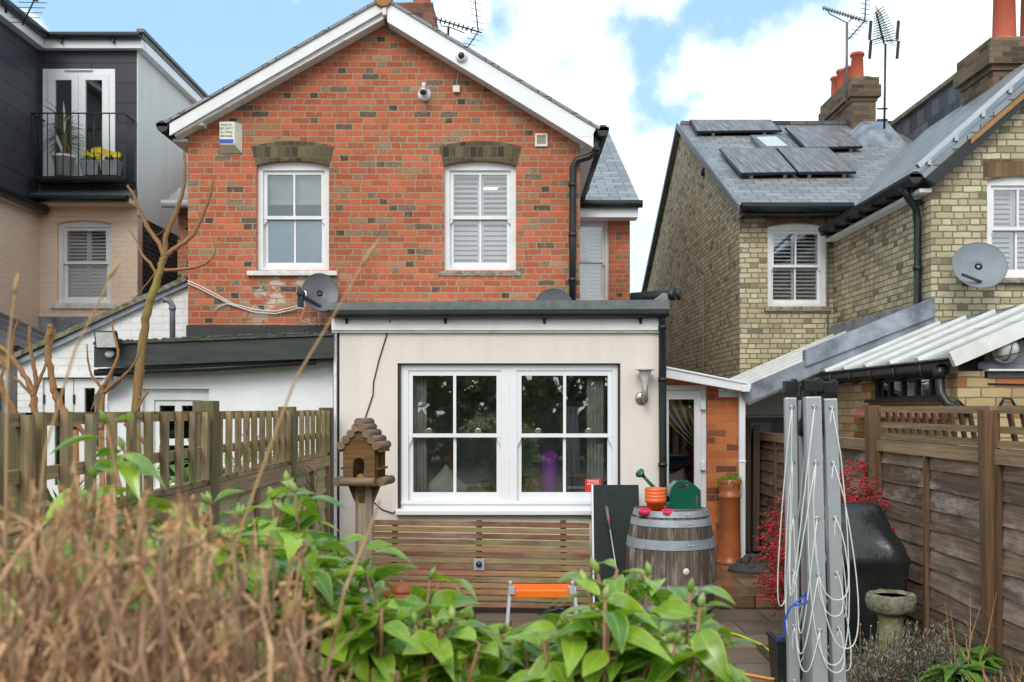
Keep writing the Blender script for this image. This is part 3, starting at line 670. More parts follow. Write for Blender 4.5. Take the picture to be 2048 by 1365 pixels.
alcove(house, w1[0]-.1, w1[1]+.1, w1[2]-.05, w1[3]+.05, D+.222, D+2.2); alcove(house, w2[0]-.3, w2[1]+.3, w2[2]-.05, w2[3]+.05, D+.222, D+2.6)
m = MB(); m.lathe([(.001, .06), (.10, .05), (.13, 0), (.11, -.03), (.001, -.045)], (X(976, D)*1.1, D+1.5, Z(350, D)+.22), 20); part('ceiling_lamp', m, 'lamp', house)
sash_window(house, *sw, DM+.05, .04, cols=1, fw=.05, shut=(.4, .4), sill=(.03, .05, .06), sillmat='sill_white', label='narrow side window with closed white shutters')
alcove(house, sw[0]-.1, sw[1]+.1, sw[2]-.05, sw[3]+.05, DM+.222, DM+1.5)
m = MB()
for i in range(8):
    t0, t1 = i/8, (i+1)/8; a, b = sw[0]-.04, sw[1]+.04
    m.plate([(a+(b-a)*t0, sw[3]-.02), (a+(b-a)*t1, sw[3]-.02), (a+(b-a)*t1, sw[3]+.16), (a+(b-a)*t0, sw[3]+.16)], [], (0, DM-.01, 0), UX, UZ, (0, .01, 0))
part('window_arch', m, 'arch', house)
# gutters, pipes
m = MB(); m.box(.75, mxr+.08, 13.62, 13.66, 4.33, 4.5); m.box(.75, mxr+.08, 13.66, 13.9, 4.33, 4.35); part('fascia', m, 'upvc', house)
m = MB(); gutter(m, (.78, 13.57, 4.5), (mxr+.13, 13.57, 4.5)); part('gutter', m, 'black', house)
m = MB(); gutter(m, (xe1+.03, D-.2, ze1-.03), (xe1+.03, 13.6, ze1-.03), .06); part('gutter', m, 'black', house); m = MB(); gutter(m, (xe0-.03, D-.2, ze0-.05), (xe0-.03, 13.6, ze0-.05), .06)
part('gutter', m, 'black', house)
m = MB(); m.box(xr+.001, xe1-.02, D-.02, 13.6, ze1-.16, ze1-.13); part('soffit', m, 'upvc', house); m = MB(); m.box(xe0+.02, xl-.001, D-.02, 13.6, ze0-.16, ze0-.13); part('soffit', m, 'upvc', house)
m = MB(); m.tube([P(1192, 275, D-.1), P(1190, 305, D-.08), P(1178, 314, D-.07), P(1152, 322, D-.06), P(1146, 335, D-.05), P(1145, 480, D-.05), P(1145, 640, D-.05)], .036, 12)
for py in (300, 370, 470, 560): m.tube([P(1192 if py < 310 else 1145, py-4, D-.09 if py < 310 else D-.05), P(1192 if py < 310 else 1145, py+4, D-.09 if py < 310 else D-.05)], .043, 12)
part('downpipe', m, 'black', house)
m = MB(); m.tube([P(1172, 330, 13.3), P(1172, 378, 13.3), P(1160, 398, 13.75)], .05, 10); part('downpipe', m, 'greypl', house)
m = MB(); m.box(X(350, D), X(374, D), 13.3, 13.62, 4.42, 4.52); gutter(m, (mxl-.1, 13.57, 4.5), (-3.45, 13.57, 4.5)); part('gutter', m, 'greypl2', house)
m = MB(); a, b, c, d = X(1070, D), X(1095, D), Z(294, D), Z(268, D)
m.plate(rect(a, b, c, d), [rect(a+.02, b-.02, c+.02, d-.02)], (0, D-.02, 0), UX, UZ, (0, .03, 0)); z = c+.026
while z < d-.02: m.bar((a+.02, D-.006, z), (b-.02, D-.006, z), .012, .003, (0, -.7, 1), r=.5); z += .0115
part('air_vent', m, 'alarm', house)
m = MB(); m.box(xl-.01, X(667, D), D-.03, D-.001, Z(676, D), Z(651, D)); part('flashing', m, 'bitumen', house)
# chimney
def stack(root, x0, x1, y0, y1, z0, z1, mat, pots, corb=.05, potmat='clay_pot', top=None):
    m = MB(); m.box(x0, x1, y0, y1, z0, z1-.42)
    for k, (a, b, e) in enumerate(((z1-.42, z1-.35, corb*.5), (z1-.35, z1-.14, corb*1.6), (z1-.14, z1, corb))): m.box(x0-e, x1+e, y0-e, y1+e, a+.001*k, b)
    ch = part('chimney', m, mat, root)
    m = MB(); m.hexa([(x0, y0, z1+.001), (x1, y0, z1+.001), (x1, y1, z1+.001), (x0, y1, z1+.001), (x0+.1, y0+.1, z1+.07), (x1-.1, y0+.1, z1+.07), (x1-.1, y1-.1, z1+.07), (x0+.1, y1-.1, z1+.07)]); part('flaunching', m, 'stone', ch)
    for (px, py, r, h) in pots:
        m = MB(); m.lathe([(r*1.05, 0), (r, .05), (r*.9, h*.85), (r*1.02, h*.87), (r*1.12, h*.9), (r*1.12, h*.95), (r*1.0, h), (r*.8, h), (r*.75, h-.25)], (px, py, z1+.03), 24, cap=False); part('chimney_pot', m, potmat, ch)
    return ch
dch = 14.2; stack(house, X(800, dch), X(858, dch), dch, dch+.75, 4.9, Z(9, dch), 'brick_stack_red', [(X(840, dch), dch+.3, .13, .8)], .06)

# ---------------------------------------------------------------- things fixed to the red house
ab = thing('alarm_box', 'cream burglar alarm box with a blue stripe under the left eaves', 'alarm box', P(463, 305, D))
x0, x1, z0, z1, y0 = X(442, D), X(485, D), Z(308, D), Z(249, D), D-.10
m = MB(); xi = X(474, D); zi = Z(300, D)
m.hexa([(x0+.015, y0, zi+.03), (xi, y0, zi+.03), (x1, D-.001, z0), (x0, D-.001, z0), (x0+.01, y0, z1), (xi, y0, z1), (x1, D-.001, z1), (x0, D-.001, z1)]); part('case', m, 'alarm', ab, .006)
m = MB(); m.box(X(445, D), X(472, D), y0-.004, y0-.0005, Z(292, D), Z(284, D)); part('stripe', m, 'label_blue', ab)
cx_ = (X(445, D)+X(472, D))/2
for t, py, w in (('MODTEC', 256, .118), ('SECURITY', 263, .14), ('01992', 270.5, .125), ('823666', 277.5, .12)): lettering(t, ab, .034, (cx_, y0-.002, Z(py, D)), 'ink', width=w)
dc = thing('dome_camera', 'white dome camera with a smoked lens on the right barge board', 'camera', P(923, 125, D-.2))
c = P(923, 114, D-.2); m = MB(); m.lathe([(.058, 0), (.060, .02), (.052, .035), (.036, .04)], c, 24, (0, -1, 0)); part('base', m, 'upvc', dc)
m = MB(); m.lathe([(.036, .035), (.032, .055), (.018, .068), (0, .072)], c, 20, (0, -1, 0)); part('lens', m, 'lens', dc)
sl = thing('bullet_camera', 'white bullet camera on a round base in the middle of the red gable', 'camera', P(849, 204, D))
c = P(849, 190, D); m = MB(); m.lathe([(.07, 0), (.07, .012), (.05, .03), (.02, .04), (.015, .08)], c, 24, (0, -1, 0)); part('base', m, 'upvc', sl)
m = MB(); m.lathe([(.001, -.07), (.03, -.07), (.038, -.04), (.040, .055), (.032, .07)], c+Vector((0, -.10, .02)), 18, (0, -.8, -.6)); part('head', m, 'alu', sl)
m = MB(); m.lathe([(.031, .0705), (.026, .078), (0, .08)], c+Vector((0, -.10, .02)), 18, (0, -.8, -.6)); part('lens', m, 'lens', sl)
m = MB(); m.tube([c+Vector((0, -.08, .03)), c+Vector((0, -.12, .085))], .018, 10); part('sunshield', m, 'upvc', sl)
jb = thing('junction_box', 'small white junction box wired to the dome camera', 'box', P(913, 187, D))
m = MB(); m.box(X(906, D), X(920, D), D-.04, D, Z(187, D), Z(173, D)); part('case', m, 'alarm', jb, .006)
m = MB(); m.tube([P(913, 173, D-.02), P(915, 155, D-.01), P(919, 135, D-.02), P(921, 122, D-.19)], .004, 6); part('wire', m, 'cablew', jb)
def yagi(root, mast0, mast1, b0, b1, nel, el_l, el_dir, refl=True, mat='black', r=.012):
    m = MB(); m.tube([mast0, mast1], r*1.3, 8); part('mast', m, mat, root)
    b0, b1 = Vector(b0), Vector(b1); m = MB(); m.tube([b0, b1], r*.8, 6); ed = Vector(el_dir).normalized()
    for i in range(nel):
        p = b0.lerp(b1, (i+.3)/nel*.85); m.tube([p-ed*el_l, p+ed*el_l], r*.45, 5)
        m.tube([p-ed*el_l*.25-UZ*.03, p+ed*el_l*.25+UZ*.03], r*.9, 5)
    part('boom', m, mat, root)
    if refl:
        m = MB(); bd = (b1-b0).normalized(); pv = bd.cross(ed).normalized()
        for s_ in (1, -1):
            q = b1-bd*.05; e = q+pv*s_*.36-bd*.14; m.tube([q, e], r*.7, 6)
            for k in range(5): p = q.lerp(e, (k+.5)/5); m.tube([p-ed*.2, p+ed*.2], r*.35, 5)
        part('reflector', m, mat, root)
    m = MB(); mid = b0.lerp(b1, .45); md = Vector(mast1); m.tube([b0.lerp(b1, .1), b0.lerp(b1, .14)-UZ*.07, md, b0.lerp(b1, .62)-UZ*.07, b0.lerp(b1, .66)], r*.6, 6); part('bracket', m, mat, root)
da = 13.0
an = thing('tv_aerial', 'dark aerial with a forked reflector behind the ridge of the red house', 'aerial', P(895, 95, da))
yagi(an, P(894, 130, da), P(897, 54, da), P(870, 38, da), P(964, 66, da), 9, .10, (.35, .9, .25))
# cables and dishes on the red wall
m = MB(); D2 = D-.025
for off in (0, 5):
    m.tube([P(375, 562+off, D2), P(395, 570+off, D2), P(430, 588+off, D2), P(465, 608+off*.6, D2), P(510, 620+off, D2), P(550, 623+off, D2), P(590, 614+off, D2), P(612, 606+off, D-.14)], .006, 6)
m.tube([P(428, 624, D2), P(436, 614, D2), P(452, 608, D2), P(478, 612, D2)], .005, 6)
m.tube([P(612, 612, D-.1), P(600, 640, D2), P(640, 655, D2), P(636, 622, D-.05)], .004, 6)
single('cable', m, 'cablew', 'pale cables sagging along the red brick wall to the dish', 'cable')
def sat_dish(root, c, rw, rh, axis, arm, mat, lnb=True, wall=None):
    """offset dish: shallow bowl facing axis"""
    m = MB(); ax = Vector(axis).normalized(); a = ax.cross(UZ).normalized(); b = a.cross(ax).normalized(); c = Vector(c); n = 40; rings = 7
    rr = random.random()
    for side, dz in ((0, 0), (1, -.006)):
        b0 = len(m.v); m.v.append(c+ax*dz)
        for k in range(1, rings+1):
            t = k/rings
            for j in range(n):
                th = 2*math.pi*j/n; m.v.append(c + a*rw*t*math.cos(th) + b*rh*t*math.sin(th) + ax*(dz + .045*t*t))
        for j in range(n): m.face([b0, b0+1+j, b0+1+(j+1) % n], None, rr, True)
        for k in range(rings-1):
            for j in range(n): m.face([b0+1+k*n+j, b0+1+k*n+(j+1) % n, b0+1+(k+1)*n+(j+1) % n, b0+1+(k+1)*n+j], None, rr, True)
    part('dish', m, mat, root)
    m = MB(); m.tube([c + a*rw*math.cos(2*math.pi*j/n) + b*rh*math.sin(2*math.pi*j/n) + ax*.043 for j in range(n+1)], .006, 6, False); part('rim', m, mat, root)
    e = c+Vector(arm)
    m = MB(); m.bar(c-b*rh*.72+ax*.03, e, .022, .022); part('arm', m, 'black', root)
    if lnb:
        m = MB(); m.lathe([(.001, -.03), (.032, -.03), (.035, .03), (.026, .05)], e, 16, (c-e)); m.bar(e, e-UZ*.13, .055, .05, (0, 1, 0)); part('receiver', m, 'black', root, .004)
        m = MB(); m.lathe([(.036, .035), (.037, .05), (.030, .056)], e, 16, (c-e)); part('receiver_cap', m, 'upvc', root)
    m = MB(); m.tube([c-ax*.035, c-ax*.08-b*.03, Vector((c.x+.03, wall, c.z-.08))], .02, 8); m.box(c.x-.03, c.x+.09, wall-.012, wall, c.z-.16, c.z); part('mount', m, 'black', root)
sd1 = thing('satellite_dish', 'dark grey satellite dish with a black arm under the left sash window', 'satellite dish', P(636, 630, D-.12))
sat_dish(sd1, P(640, 588, D-.18), .185, .205, (.35, -1, .28), (-.17, -.14, -.02), 'dish', wall=D)
sd2 = thing('satellite_dish', 'dark grey satellite dish half hidden behind the roof edge of the rear extension', 'satellite dish', P(1107, 640, D-.12))
sat_dish(sd2, P(1107, 617, D-.2), .195, .20, (-.12, -1, .25), (.03, -.2, -.14), 'dish', wall=D)

# ================================================================ CREAM EXTENSION
E = 8.8; sE = F/E
ext = thing('rear_extension', 'cream rendered flat-roofed extension with a wide white twin window', 'extension', (X(995, E), E, 0))
ex0, ex1 = X(679, E), X(1321, E); wx0, wx1, wz0, wz1 = X(795, E), X(1241, E), Z(1020, E), Z(727, E)
mb = MB(); mb.plate(rect(ex0, ex1, 0, Z(655, E)), [rect(wx0, wx1, wz0, wz1)], (0, E, 0), UX, UZ, (0, .24, 0))
mb.box(ex0, ex0+.2, E+.24, D-.03, 0, Z(655, E)); mb.box(ex1-.2, ex1, E+.24, 11.2, 0, Z(655, E)); part('wall', mb, 'cream', ext)
m = MB(); m.box(X(668, E), X(673.5, E), E-.02, E+.2, .2, Z(664, E)); part('corner_strip', m, 'paint_old', ext)
m = MB(); m.box(X(673.5, E), X(679, E), E+.03, E+.2, 0, Z(664, E)); part('dark_gap', m, 'bitumen', ext)  # dark strip puts the shade of the open gap into colour
m = MB(); m.hexa([(X(664, E), E-.1, Z(624, E)), (X(1336, E), E-.1, Z(621, E)), (X(1336, E), D-.031, Z(624, E)), (X(664, E), D-.031, Z(624, E)), (X(664, E), E-.1, Z(608, E)), (X(1336, E), E-.1, Z(602, E)), (X(1336, E), D-.031, Z(600, E)+.03), (X(664, E), D-.031, Z(600, E)+.03)])
m.hexa([P(1302, 604, E-.08), P(1337, 604, E-.08), P(1337, 604, E+.6), P(1302, 604, E+.6), P(1326, 586, E-.06), P(1335, 588, E-.07), P(1335, 588, E+.5), P(1326, 586, E+.5)])
m.box(ex0, ex1, E+.02, D-.032, Z(655, E)+.001, Z(625, E)-.002); part('roof', m, 'felt', ext)
m = MB(); m.box(X(665, E), X(1322, E), E-.05, E-.003, Z(662, E), Z(637, E)); part('fascia', m, 'paint', ext, .004)
m = MB(); m.box(X(665, E), X(1322, E), E-.032, E-.004, Z(666, E), Z(662, E)-.0005); part('drip_board', m, 'paint_old', ext)
m = MB(); gutter(m, P(663, 629, E-.11), P(1337, 627, E-.11), .036)
gu = part('gutter', m, 'black', ext)
for px in (693, 891, 1089, 1281):
    m = MB(); m.hexa([P(px-2, 648, E-.06), P(px+2, 648, E-.06), P(px+2, 648, E-.05), P(px-2, 648, E-.05), P(px-4, 634, E-.10), P(px+4, 634, E-.10), P(px+4, 634, E-.05), P(px-4, 634, E-.05)]); part('bracket', m, 'black', gu)
m = MB(); m.tube([P(1325, 628, E-.09), P(1325, 645, E-.05), P(1325, 800, E-.05), P(1326, 1010, E-.05), (X(1326, E), E-.05, .05)], .034, 12)
for py in (655, 760, 930): m.tube([P(1325, py-4, E-.05), P(1325, py+4, E-.05)], .04, 12)
part('downpipe', m, 'black', ext)
m = MB(); m.lathe([(.05, 0), (.05, .35), (.055, .36), (.055, .40)], P(1262, 597, E+.3), 14, (1, -.35, .05)); m.lathe([(.02, .41), (.06, .42), (.06, .45), (.02, .46)], P(1262, 597, E+.3), 14, (1, -.35, .05)); part('vent_pipe', m, 'black', ext)
# twin window
m = MB(); f0, f1, fz0, fz1 = wx0+.025, wx1-.02, wz0+.0, wz1-.01
ua, ub, uc, ud = X(815, E), X(1002, E), X(1034, E), X(1226, E); ut, ul = Z(741, E), Z(1003, E)
m.plate(rect(f0, f1, fz0, fz1), [rect(ua, ub, ul, ut), rect(uc, ud, ul, ut)], (0, E+.05, 0), UX, UZ, (0, .09, 0)); win = part('window', m, 'upvc', ext, .004)
m = MB(); m.box(X(1017, E), X(1019, E), E+.047, E+.0495, fz0+.01, fz1-.005); m.box(f0, f1, E+.035, E+.0495, Z(1010, E), Z(1004, E)); part('trim', m, 'upvc', win, .001)
m = MB(); m.box(f0-.02, f0, E+.02, E+.05, wz0, wz1); m.box(f1, f1+.018, E+.02, E+.05, wz0, wz1); m.box(f0-.02, f1+.018, E+.02, E+.05, wz1-.009, wz1-.0005); part('reveal_strip', m, 'bitumen', win)  # dark strips round the frame inside the reveal
for (a, b) in ((ua, ub), (uc, ud)):
    zmid = Z(871, E); a += .001; b -= .001; bw_ = (b-a-.078-.026)/2
    for (zb, zt, yy, rb, rt) in ((zmid-.02, ut-.001, E+.06, .034, .044), (ul+.001, zmid+.012, E+.095, .07, .034)):
        s_ = MB(); hs = [rect(a+.039, a+.039+bw_, zb+rb, zt-rt), rect(b-.039-bw_, b-.039, zb+rb, zt-rt)]
        s_.plate(rect(a, b, zb, zt), hs, (0, yy, 0), UX, UZ, (0, .032, 0))
        if zt > 1.9:
            for sx_, k in ((a, 1), (b, -1)):
                pr = [(0, 0), (.036, 0), (.034, -.02), (.026, -.028), (.026, -.04), (.014, -.05), (.012, -.065), (0, -.08)]
                s_.extrude([(sx_+k*p_, yy+.002, zb-.0005+q_) for p_, q_ in pr], (0, .026, 0))
        part('sash', s_, 'upvc', win, .003)
        g_ = MB(); g_.box(a+.03, b-.03, yy+.012, yy+.017, zb+rb-.006, zt-rt+.006); part('pane', g_, 'glass_rain', win)
    for fx in (.22, .75):
        q = a+(b-a)*fx; m = MB(); m.box(q-.03, q+.03, E+.083, E+.094, Z(866, E)-.002, Z(860, E)); m.tube([(q-.02, E+.078, Z(861, E)), (q, E+.07, Z(858, E)), (q+.025, E+.078, Z(860, E))], .006, 6); part('catch', m, 'alarm', win)
m = MB(); m.hexa([(wx0-.01, E-.07, Z(1029, E)), (wx1+.01, E-.07, Z(1029, E)), (wx1+.01, E+.06, Z(1029, E)), (wx0-.01, E+.06, Z(1029, E)), (wx0-.01, E-.07, Z(1020, E)), (wx1+.01, E-.07, Z(1020, E)), (wx1+.01, E+.06, Z(1017, E)), (wx0-.01, E+.06, Z(1017, E))]); part('sill', m, 'upvc', win, .005)
alcove(ext, ex0+.21, ex1-.21, .02, Z(660, E), E+.245, D-.06, 'room')
# what stands inside the window
m = MB()
for (a, b) in ((818, 850), (1180, 1212)):
    for k in range(9):
        t = k/9; m.tube([(X(a, E)+(X(b, E)-X(a, E))*t, E+.2+.015*(k % 2), Z(745, E)), (X(a, E)+(X(b, E)-X(a, E))*t, E+.2+.015*(k % 2), .5)], .015, 8)
    cu = single('curtain', m, 'cloth', 'pale net curtain inside the left end of the twin window' if a < 1000 else 'pale net curtain inside the right end of the twin window', 'curtain'); m = MB()
def cushion(c, s_, t, rot):
    m = MB(); n = 12; c = Vector(c); a = Vector((math.cos(rot), 0, math.sin(rot))); b = Vector((-math.sin(rot), 0, math.cos(rot)))
    for sg in (1, -1):
        b0 = len(m.v)
        for j in range(n+1):
            for i in range(n+1):
                u, v = 2*i/n-1, 2*j/n-1; pu = u*(1-.10*(1-v*v)) ; pv_ = v*(1-.10*(1-u*u)); th = t*(max(0, (1-u**4)*(1-v**4)))**.6
                m.v.append(c + a*pu*s_ + b*pv_*s_ - Vector((0, 1, 0))*sg*th)
        for j in range(n):
            for i in range(n): k = b0+j*(n+1)+i; m.face([k, k+1, k+n+2, k+n+1], None, .5, True)
    return m
single('cushion', cushion((X(887, E), E+.32, Z(982, E)), .155, .06, R(45)), 'cushion', 'cream cushion standing on its corner inside the left pane', 'cushion')
ct = thing('wicker_chair', 'wicker chair back with a tall cane loop behind the cream cushion', 'chair', (X(893, E), E+.7, .0))
m = MB(); m.tube([(X(893, E)+.02*math.sin(t_*.5), E+.5, Z(990, E)+t_*.04) for t_ in range(9)], .028, 8); part('loop', m, 'wicker', ct)
m = MB(); m.box(X(828, E), X(985, E), E+.42, E+.62, .5, Z(985, E)); part('seat', m, 'wicker', ct, .02)
tb = thing('round_table', 'small round table laid with white crockery inside the extension', 'table', (X(932, E)*1.15, E+1.1, 0))
tc_ = Vector((X(936, E)*1.12, E+1.0, 0)); m = MB(); m.lathe([(.03, .05), (.03, .86), (.28, .87), (.28, .895), (.001, .9)], tc_, 28); part('top', m, 'wicker', tb)
for k in range(9):
    m = MB(); q = tc_+Vector((random.uniform(-.2, .2), random.uniform(-.2, .05), .9)); m.lathe([(.025, 0), (.04, .05), (.042, .09), (.035, .085), (.001, .02)], q, 12)
    single('cup', m, 'upvc', 'white cup on the round table inside the window', 'cup', group='cups on the table in the window')
m = MB(); q = Vector((X(1102, E), E+.36, 0)); m.lathe([(.072, Z(988, E)), (.072, Z(962, E)), (.072, Z(905, E)), (.06, Z(905, E)), (.06, Z(940, E))], q, 28, cap=False); single('cylinder_vase', m, 'purple', 'purple cylinder standing inside the right panes', 'vase')
bk = thing('wicker_basket', 'brown wicker basket low behind the right panes', 'basket', (X(1062, E), E+.6, Z(1000, E)))
m = MB(); m.lathe([(.13, -.1), (.16, .0), (.17, .12), (.15, .12), (.12, -.05)], (X(1062, E)*1.05, E+.55, Z(990, E)), 22); part('bowl', m, 'wicker', bk)
sh = thing('shelf_unit', 'dark shelf unit with a pale wooden top inside the right pane', 'shelf', (X(1160, E), E+.5, .4))
m = MB(); m.box(X(1130, E), X(1188, E), E+.42, E+.62, .4, Z(960, E)); part('case', m, 'dark', sh); m = MB(); m.box(X(1128, E), X(1186, E), E+.40, E+.62, Z(960, E)+.001, Z(956, E)); part('top', m, 'w_plank', sh)
m = MB(); m.box(X(1140, E), X(1176, E), E+.385, E+.415, Z(985, E), Z(980, E)); part('drawer_front', m, 'alarm', sh)
ws = thing('warning_sign', 'red warning card stuck low in the right window pane', 'sign', P(1187, 988, E+.11))
wy = E+.104; m = MB(); m.box(X(1172, E), X(1204, E), wy, wy+.002, Z(986, E), Z(960, E)); part('card', m, 'red_sign', ws)
lettering('WARNING', ws, .03, (X(1188, E), wy-.001, Z(964.5, E)), 'white_ink', width=.105); lettering('24hr CCTV', ws, .03, (X(1188, E), wy-.001, Z(970, E)), 'white_ink', width=.105)
m = MB()
for i in range(5): m.box(X(1176, E), X(1200, E)-.01*(i % 3), wy-.002, wy-.0005, Z(975+2.1*i, E)-.003, Z(975+2.1*i, E))
part('small_print', m, 'orange', ws)
# wall lamp
wl = thing('wall_lamp', 'steel wall lamp with a flared glass shade beside the twin window', 'lamp', P(1283, 805, E))
c = P(1283, 797, E); m = MB(); m.lathe([(.058, 0), (.058, .012), (.045, .024), (.001, .028)], c, 24, (0, -1, 0)); part('wall_plate', m, 'steel', wl)
m = MB(); q = P(1290, 800, E-.1); m.tube([c+Vector((0, -.02, .03)), c+Vector((.0, -.07, .035)), q+Vector((0, 0, .02))], .012, 8); m.lathe([(.001, -.03), (.02, -.02), (.024, .0), (.024, .12), (.02, .13)], q, 18); part('stem', m, 'steel', wl)
m = MB(); m.lathe([(.02, .12), (.028, .16), (.05, .23), (.058, .255), (.056, .255), (.026, .16)], q, 24, cap=False); part('shade', m, 'lampglass', wl)
m = MB(); m.lathe([(.088, .256), (.08, .264), (.001, .27)], q, 24); part('cap', m, 'steel', wl)
m = MB(); m.tube([P(781, 640, E-.06), P(776, 662, E-.008), P(758, 720, E-.008), P(747, 765, E-.008), P(746, 790, E-.008), P(732, 832, E-.008), P(727, 850, E-.008), P(728, 930, E-.008), P(742, 1000, E-.008), P(765, 1020, E-.008), P(786, 1027, E-.01), P(792, 1022, E)], .0055, 6)
single('cable', m, 'cable', 'thin black cable trailing down the cream wall behind the bird table', 'cable')

# ================================================================ SIDE PORCH
Q = 10.5
po = thing('side_porch', 'orange brick side porch with a white glazed door and sloping clear roof', 'porch', (X(1405, Q), Q, .12))
dx0, dx1, dz1 = X(1312, Q), X(1414, Q), Z(770, Q); px1 = X(1478, Q)
m = MB(); m.plate([(ex1+.002, .12), (dx0, .12), (dx0, dz1), (dx1, dz1), (dx1, .12), (px1, .12), (px1, Z(782, Q)), (ex1+.002, Z(742, Q))], [], (0, Q, 0), UX, UZ, (0, .2, 0))
m.box(px1-.2, px1, Q+.2, 13.8, .0, Z(782, Q)); part('wall', m, 'brick_org', po)
m = MB(); m.box(X(1437, Q), px1+.004, Q-.006, Q+.01, Z(795, Q), Z(778, Q)); part('pad_stone', m, 'paint_old', po)
m = MB(); m.plate(rect(dx0+.002, dx1-.002, .122, dz1-.002), [rect(X(1327, Q), X(1404, Q), .21, Z(781, Q))], (0, Q+.03, 0), UX, UZ, (0, .08, 0)); dr = part('door', m, 'upvc', po, .004)
m = MB(); m.plate(rect(X(1328, Q), X(1403, Q), .215, Z(782, Q)), [rect(X(1338, Q), X(1389, Q), .33, Z(799, Q))], (0, Q+.01, 0), UX, UZ, (0, .06, 0)); part('leaf_frame', m, 'upvc', dr, .006)
m = MB(); m.box(X(1337, Q), X(1390, Q), Q+.03, Q+.036, .32, Z(798, Q)); part('pane', m, 'glass', dr)
for py in (811, 932, 1070):
    m = MB(); m.box(X(1401, Q), X(1411, Q), Q-.02, Q+.029, Z(py+9, Q), Z(py-9, Q)); part('hinge', m, 'upvc', dr, .006)
alcove(po, ex1+.05, px1-.21, .12, Z(760, Q), Q+.205, 13.7, 'dark')
m = MB(); za_, zb_ = Z(728, Q), Z(771, Q)
m.extrude([(ex1-.02, Q-.22, za_), (px1+.03, Q-.22, zb_), (px1+.03, Q-.22, zb_-.075), (ex1-.02, Q-.22, za_-.10)], (0, .05, 0)); m.bar((ex1-.02, Q-.2, za_+.012), (px1+.05, Q-.2, zb_+.012), .07, .02, (0, 0, 1)); part('verge_board', m, 'upvc', po, .004)
m = MB(); m.extrude([(ex1, Q-.168, za_-.02), (px1, Q-.168, zb_-.02), (px1, Q-.168, zb_-.035), (ex1, Q-.168, za_-.035)], (0, 3.9, 0)); part('roof_sheet', m, 'polyclear', po)
m = MB()
for k in range(6): y = Q+.35+k*.6; m.bar((ex1, y, za_-.01), (px1, y, zb_-.01), .05, .05)
part('rafter', m, 'upvc', po)
m = MB(); m.box(px1-.02, px1+.06, Q-.24, Q-.1, Z(785, Q), Z(771, Q)); m.box(px1-.015, px1+.05, Q-.08, Q-.015, .12, Z(785, Q)-.0); m.box(px1-.02, px1+.055, Q-.085, Q-.01, Z(925, Q), Z(920, Q)); m.bar((px1+.03, Q-.2, zb_-.02), (px1+.03, 13.7, zb_-.02), .1, .06); part('downpipe', m, 'upvc', po, .006)
rc = thing('ribbon_curtain', 'striped ribbon fly curtain swept aside behind the porch door', 'curtain', (X(1365, Q), Q+.16, .9))
cols = [(.7, .55, .02), (.72, .70, .66), (.02, .2, .12), (.65, .16, .04), (.35, .06, .04), (.6, .6, .62)]
for ci, col in enumerate(cols):
    M['rib%d' % ci] = plain('ribbon colour %d' % ci, col, None, rough=.5); m = MB()
    for k in range(5):
        t = (ci+k*6)/30; xa_ = X(1310, Q)+(X(1402, Q)-X(1310, Q))*t
        pts = [];
        for s_ in range(7):
            u = s_/6; xx = xa_+(X(1400, Q)-xa_)*(u**1.35); zz = Z(796, Q)+(Z(885, Q)-Z(796, Q))*u*(1.15-.25*t); pts.append(Vector((xx, Q+.16+.01*(k % 3), zz)))
        for a, b in zip(pts, pts[1:]): m.bar(a, b, .002, .016, (0, 0, 1))
    part('ribbon', m, 'rib%d' % ci, rc)
m = cushion((X(1372, Q), Q+.75, Z(985, Q)), .17, .08, .3); single('cushion', m, 'cloth', 'grey green cushion behind the porch door glass', 'cushion')
ac = thing('armchair', 'dark armchair half seen through the porch door', 'armchair', (X(1362, Q), Q+1.2, .12))
m = MB(); m.box(1.55, 2.2, Q+.9, Q+1.5, .12, .62); part('seat', m, 'cloth', ac, .06); m = MB(); m.box(1.55, 2.2, Q+1.45, Q+1.65, .6, 1.25); part('backrest', m, 'greypl', ac, .06)

# ================================================================ WHITE NEIGHBOUR EXTENSION
G = 8.95
wx = thing('white_extension', 'white rendered lean-to extension with a mossy black roof edge', 'extension', (X(440, G), G, 0))
gx0, gx1 = X(215, G), X(668, G)-.01; ww = (X(283, G), X(418, G), .95, Z(778, G))
m = MB(); m.plate([(gx0, 0), (gx1, 0), (gx1, Z(700, G)), (gx0, Z(728, G))], [rect(*ww)], (0, G, 0), UX, UZ, (0, .22, 0)); m.box(gx0, gx0+.2, G+.22, 10.6, 0, Z(742, G)); part('wall', m, 'render_white', wx)
m = MB(); m.extrude([P(188, 692, G-.22), P(666, 673, G-.22), P(666, 716, G-.22), P(188, 735, G-.22)], (0, .05, 0)); m.extrude([P(195, 738, G-.17), P(666, 717, G-.17), P(666, 722, G-.17), P(195, 743, G-.17)], (0, .16, 0)); part('fascia', m, 'blackw', wx)
m = MB(); m.hexa([P(186, 690, G-.24), P(667, 671, G-.24), (X(667, G), D-.035, 2.36), (X(186, G), D-.035, 2.30), P(186, 684, G-.24), P(667, 667, G-.24), (X(667, G), D-.035, 2.50), (X(186, G), D-.035, 2.44)])
for i in range(140):
    q = P(random.uniform(200, 660), 0, G-.2); q.z = Z(684-(q.x-X(200, G))/(X(660, G)-X(200, G))*18, G-.24)+.004; m.ball(q+Vector((0, random.uniform(-.03, .25), 0)), random.uniform(.012, .04), None, random.uniform(.008, .018), 7, 4)
part('roof', m, 'feltmoss', wx)
m = MB(); m.tube([P(190, 746, G-.15), P(420, 738, G-.15), P(632, 724, G-.15)], .03, 10); gu = part('gutter', m, 'black', wx)
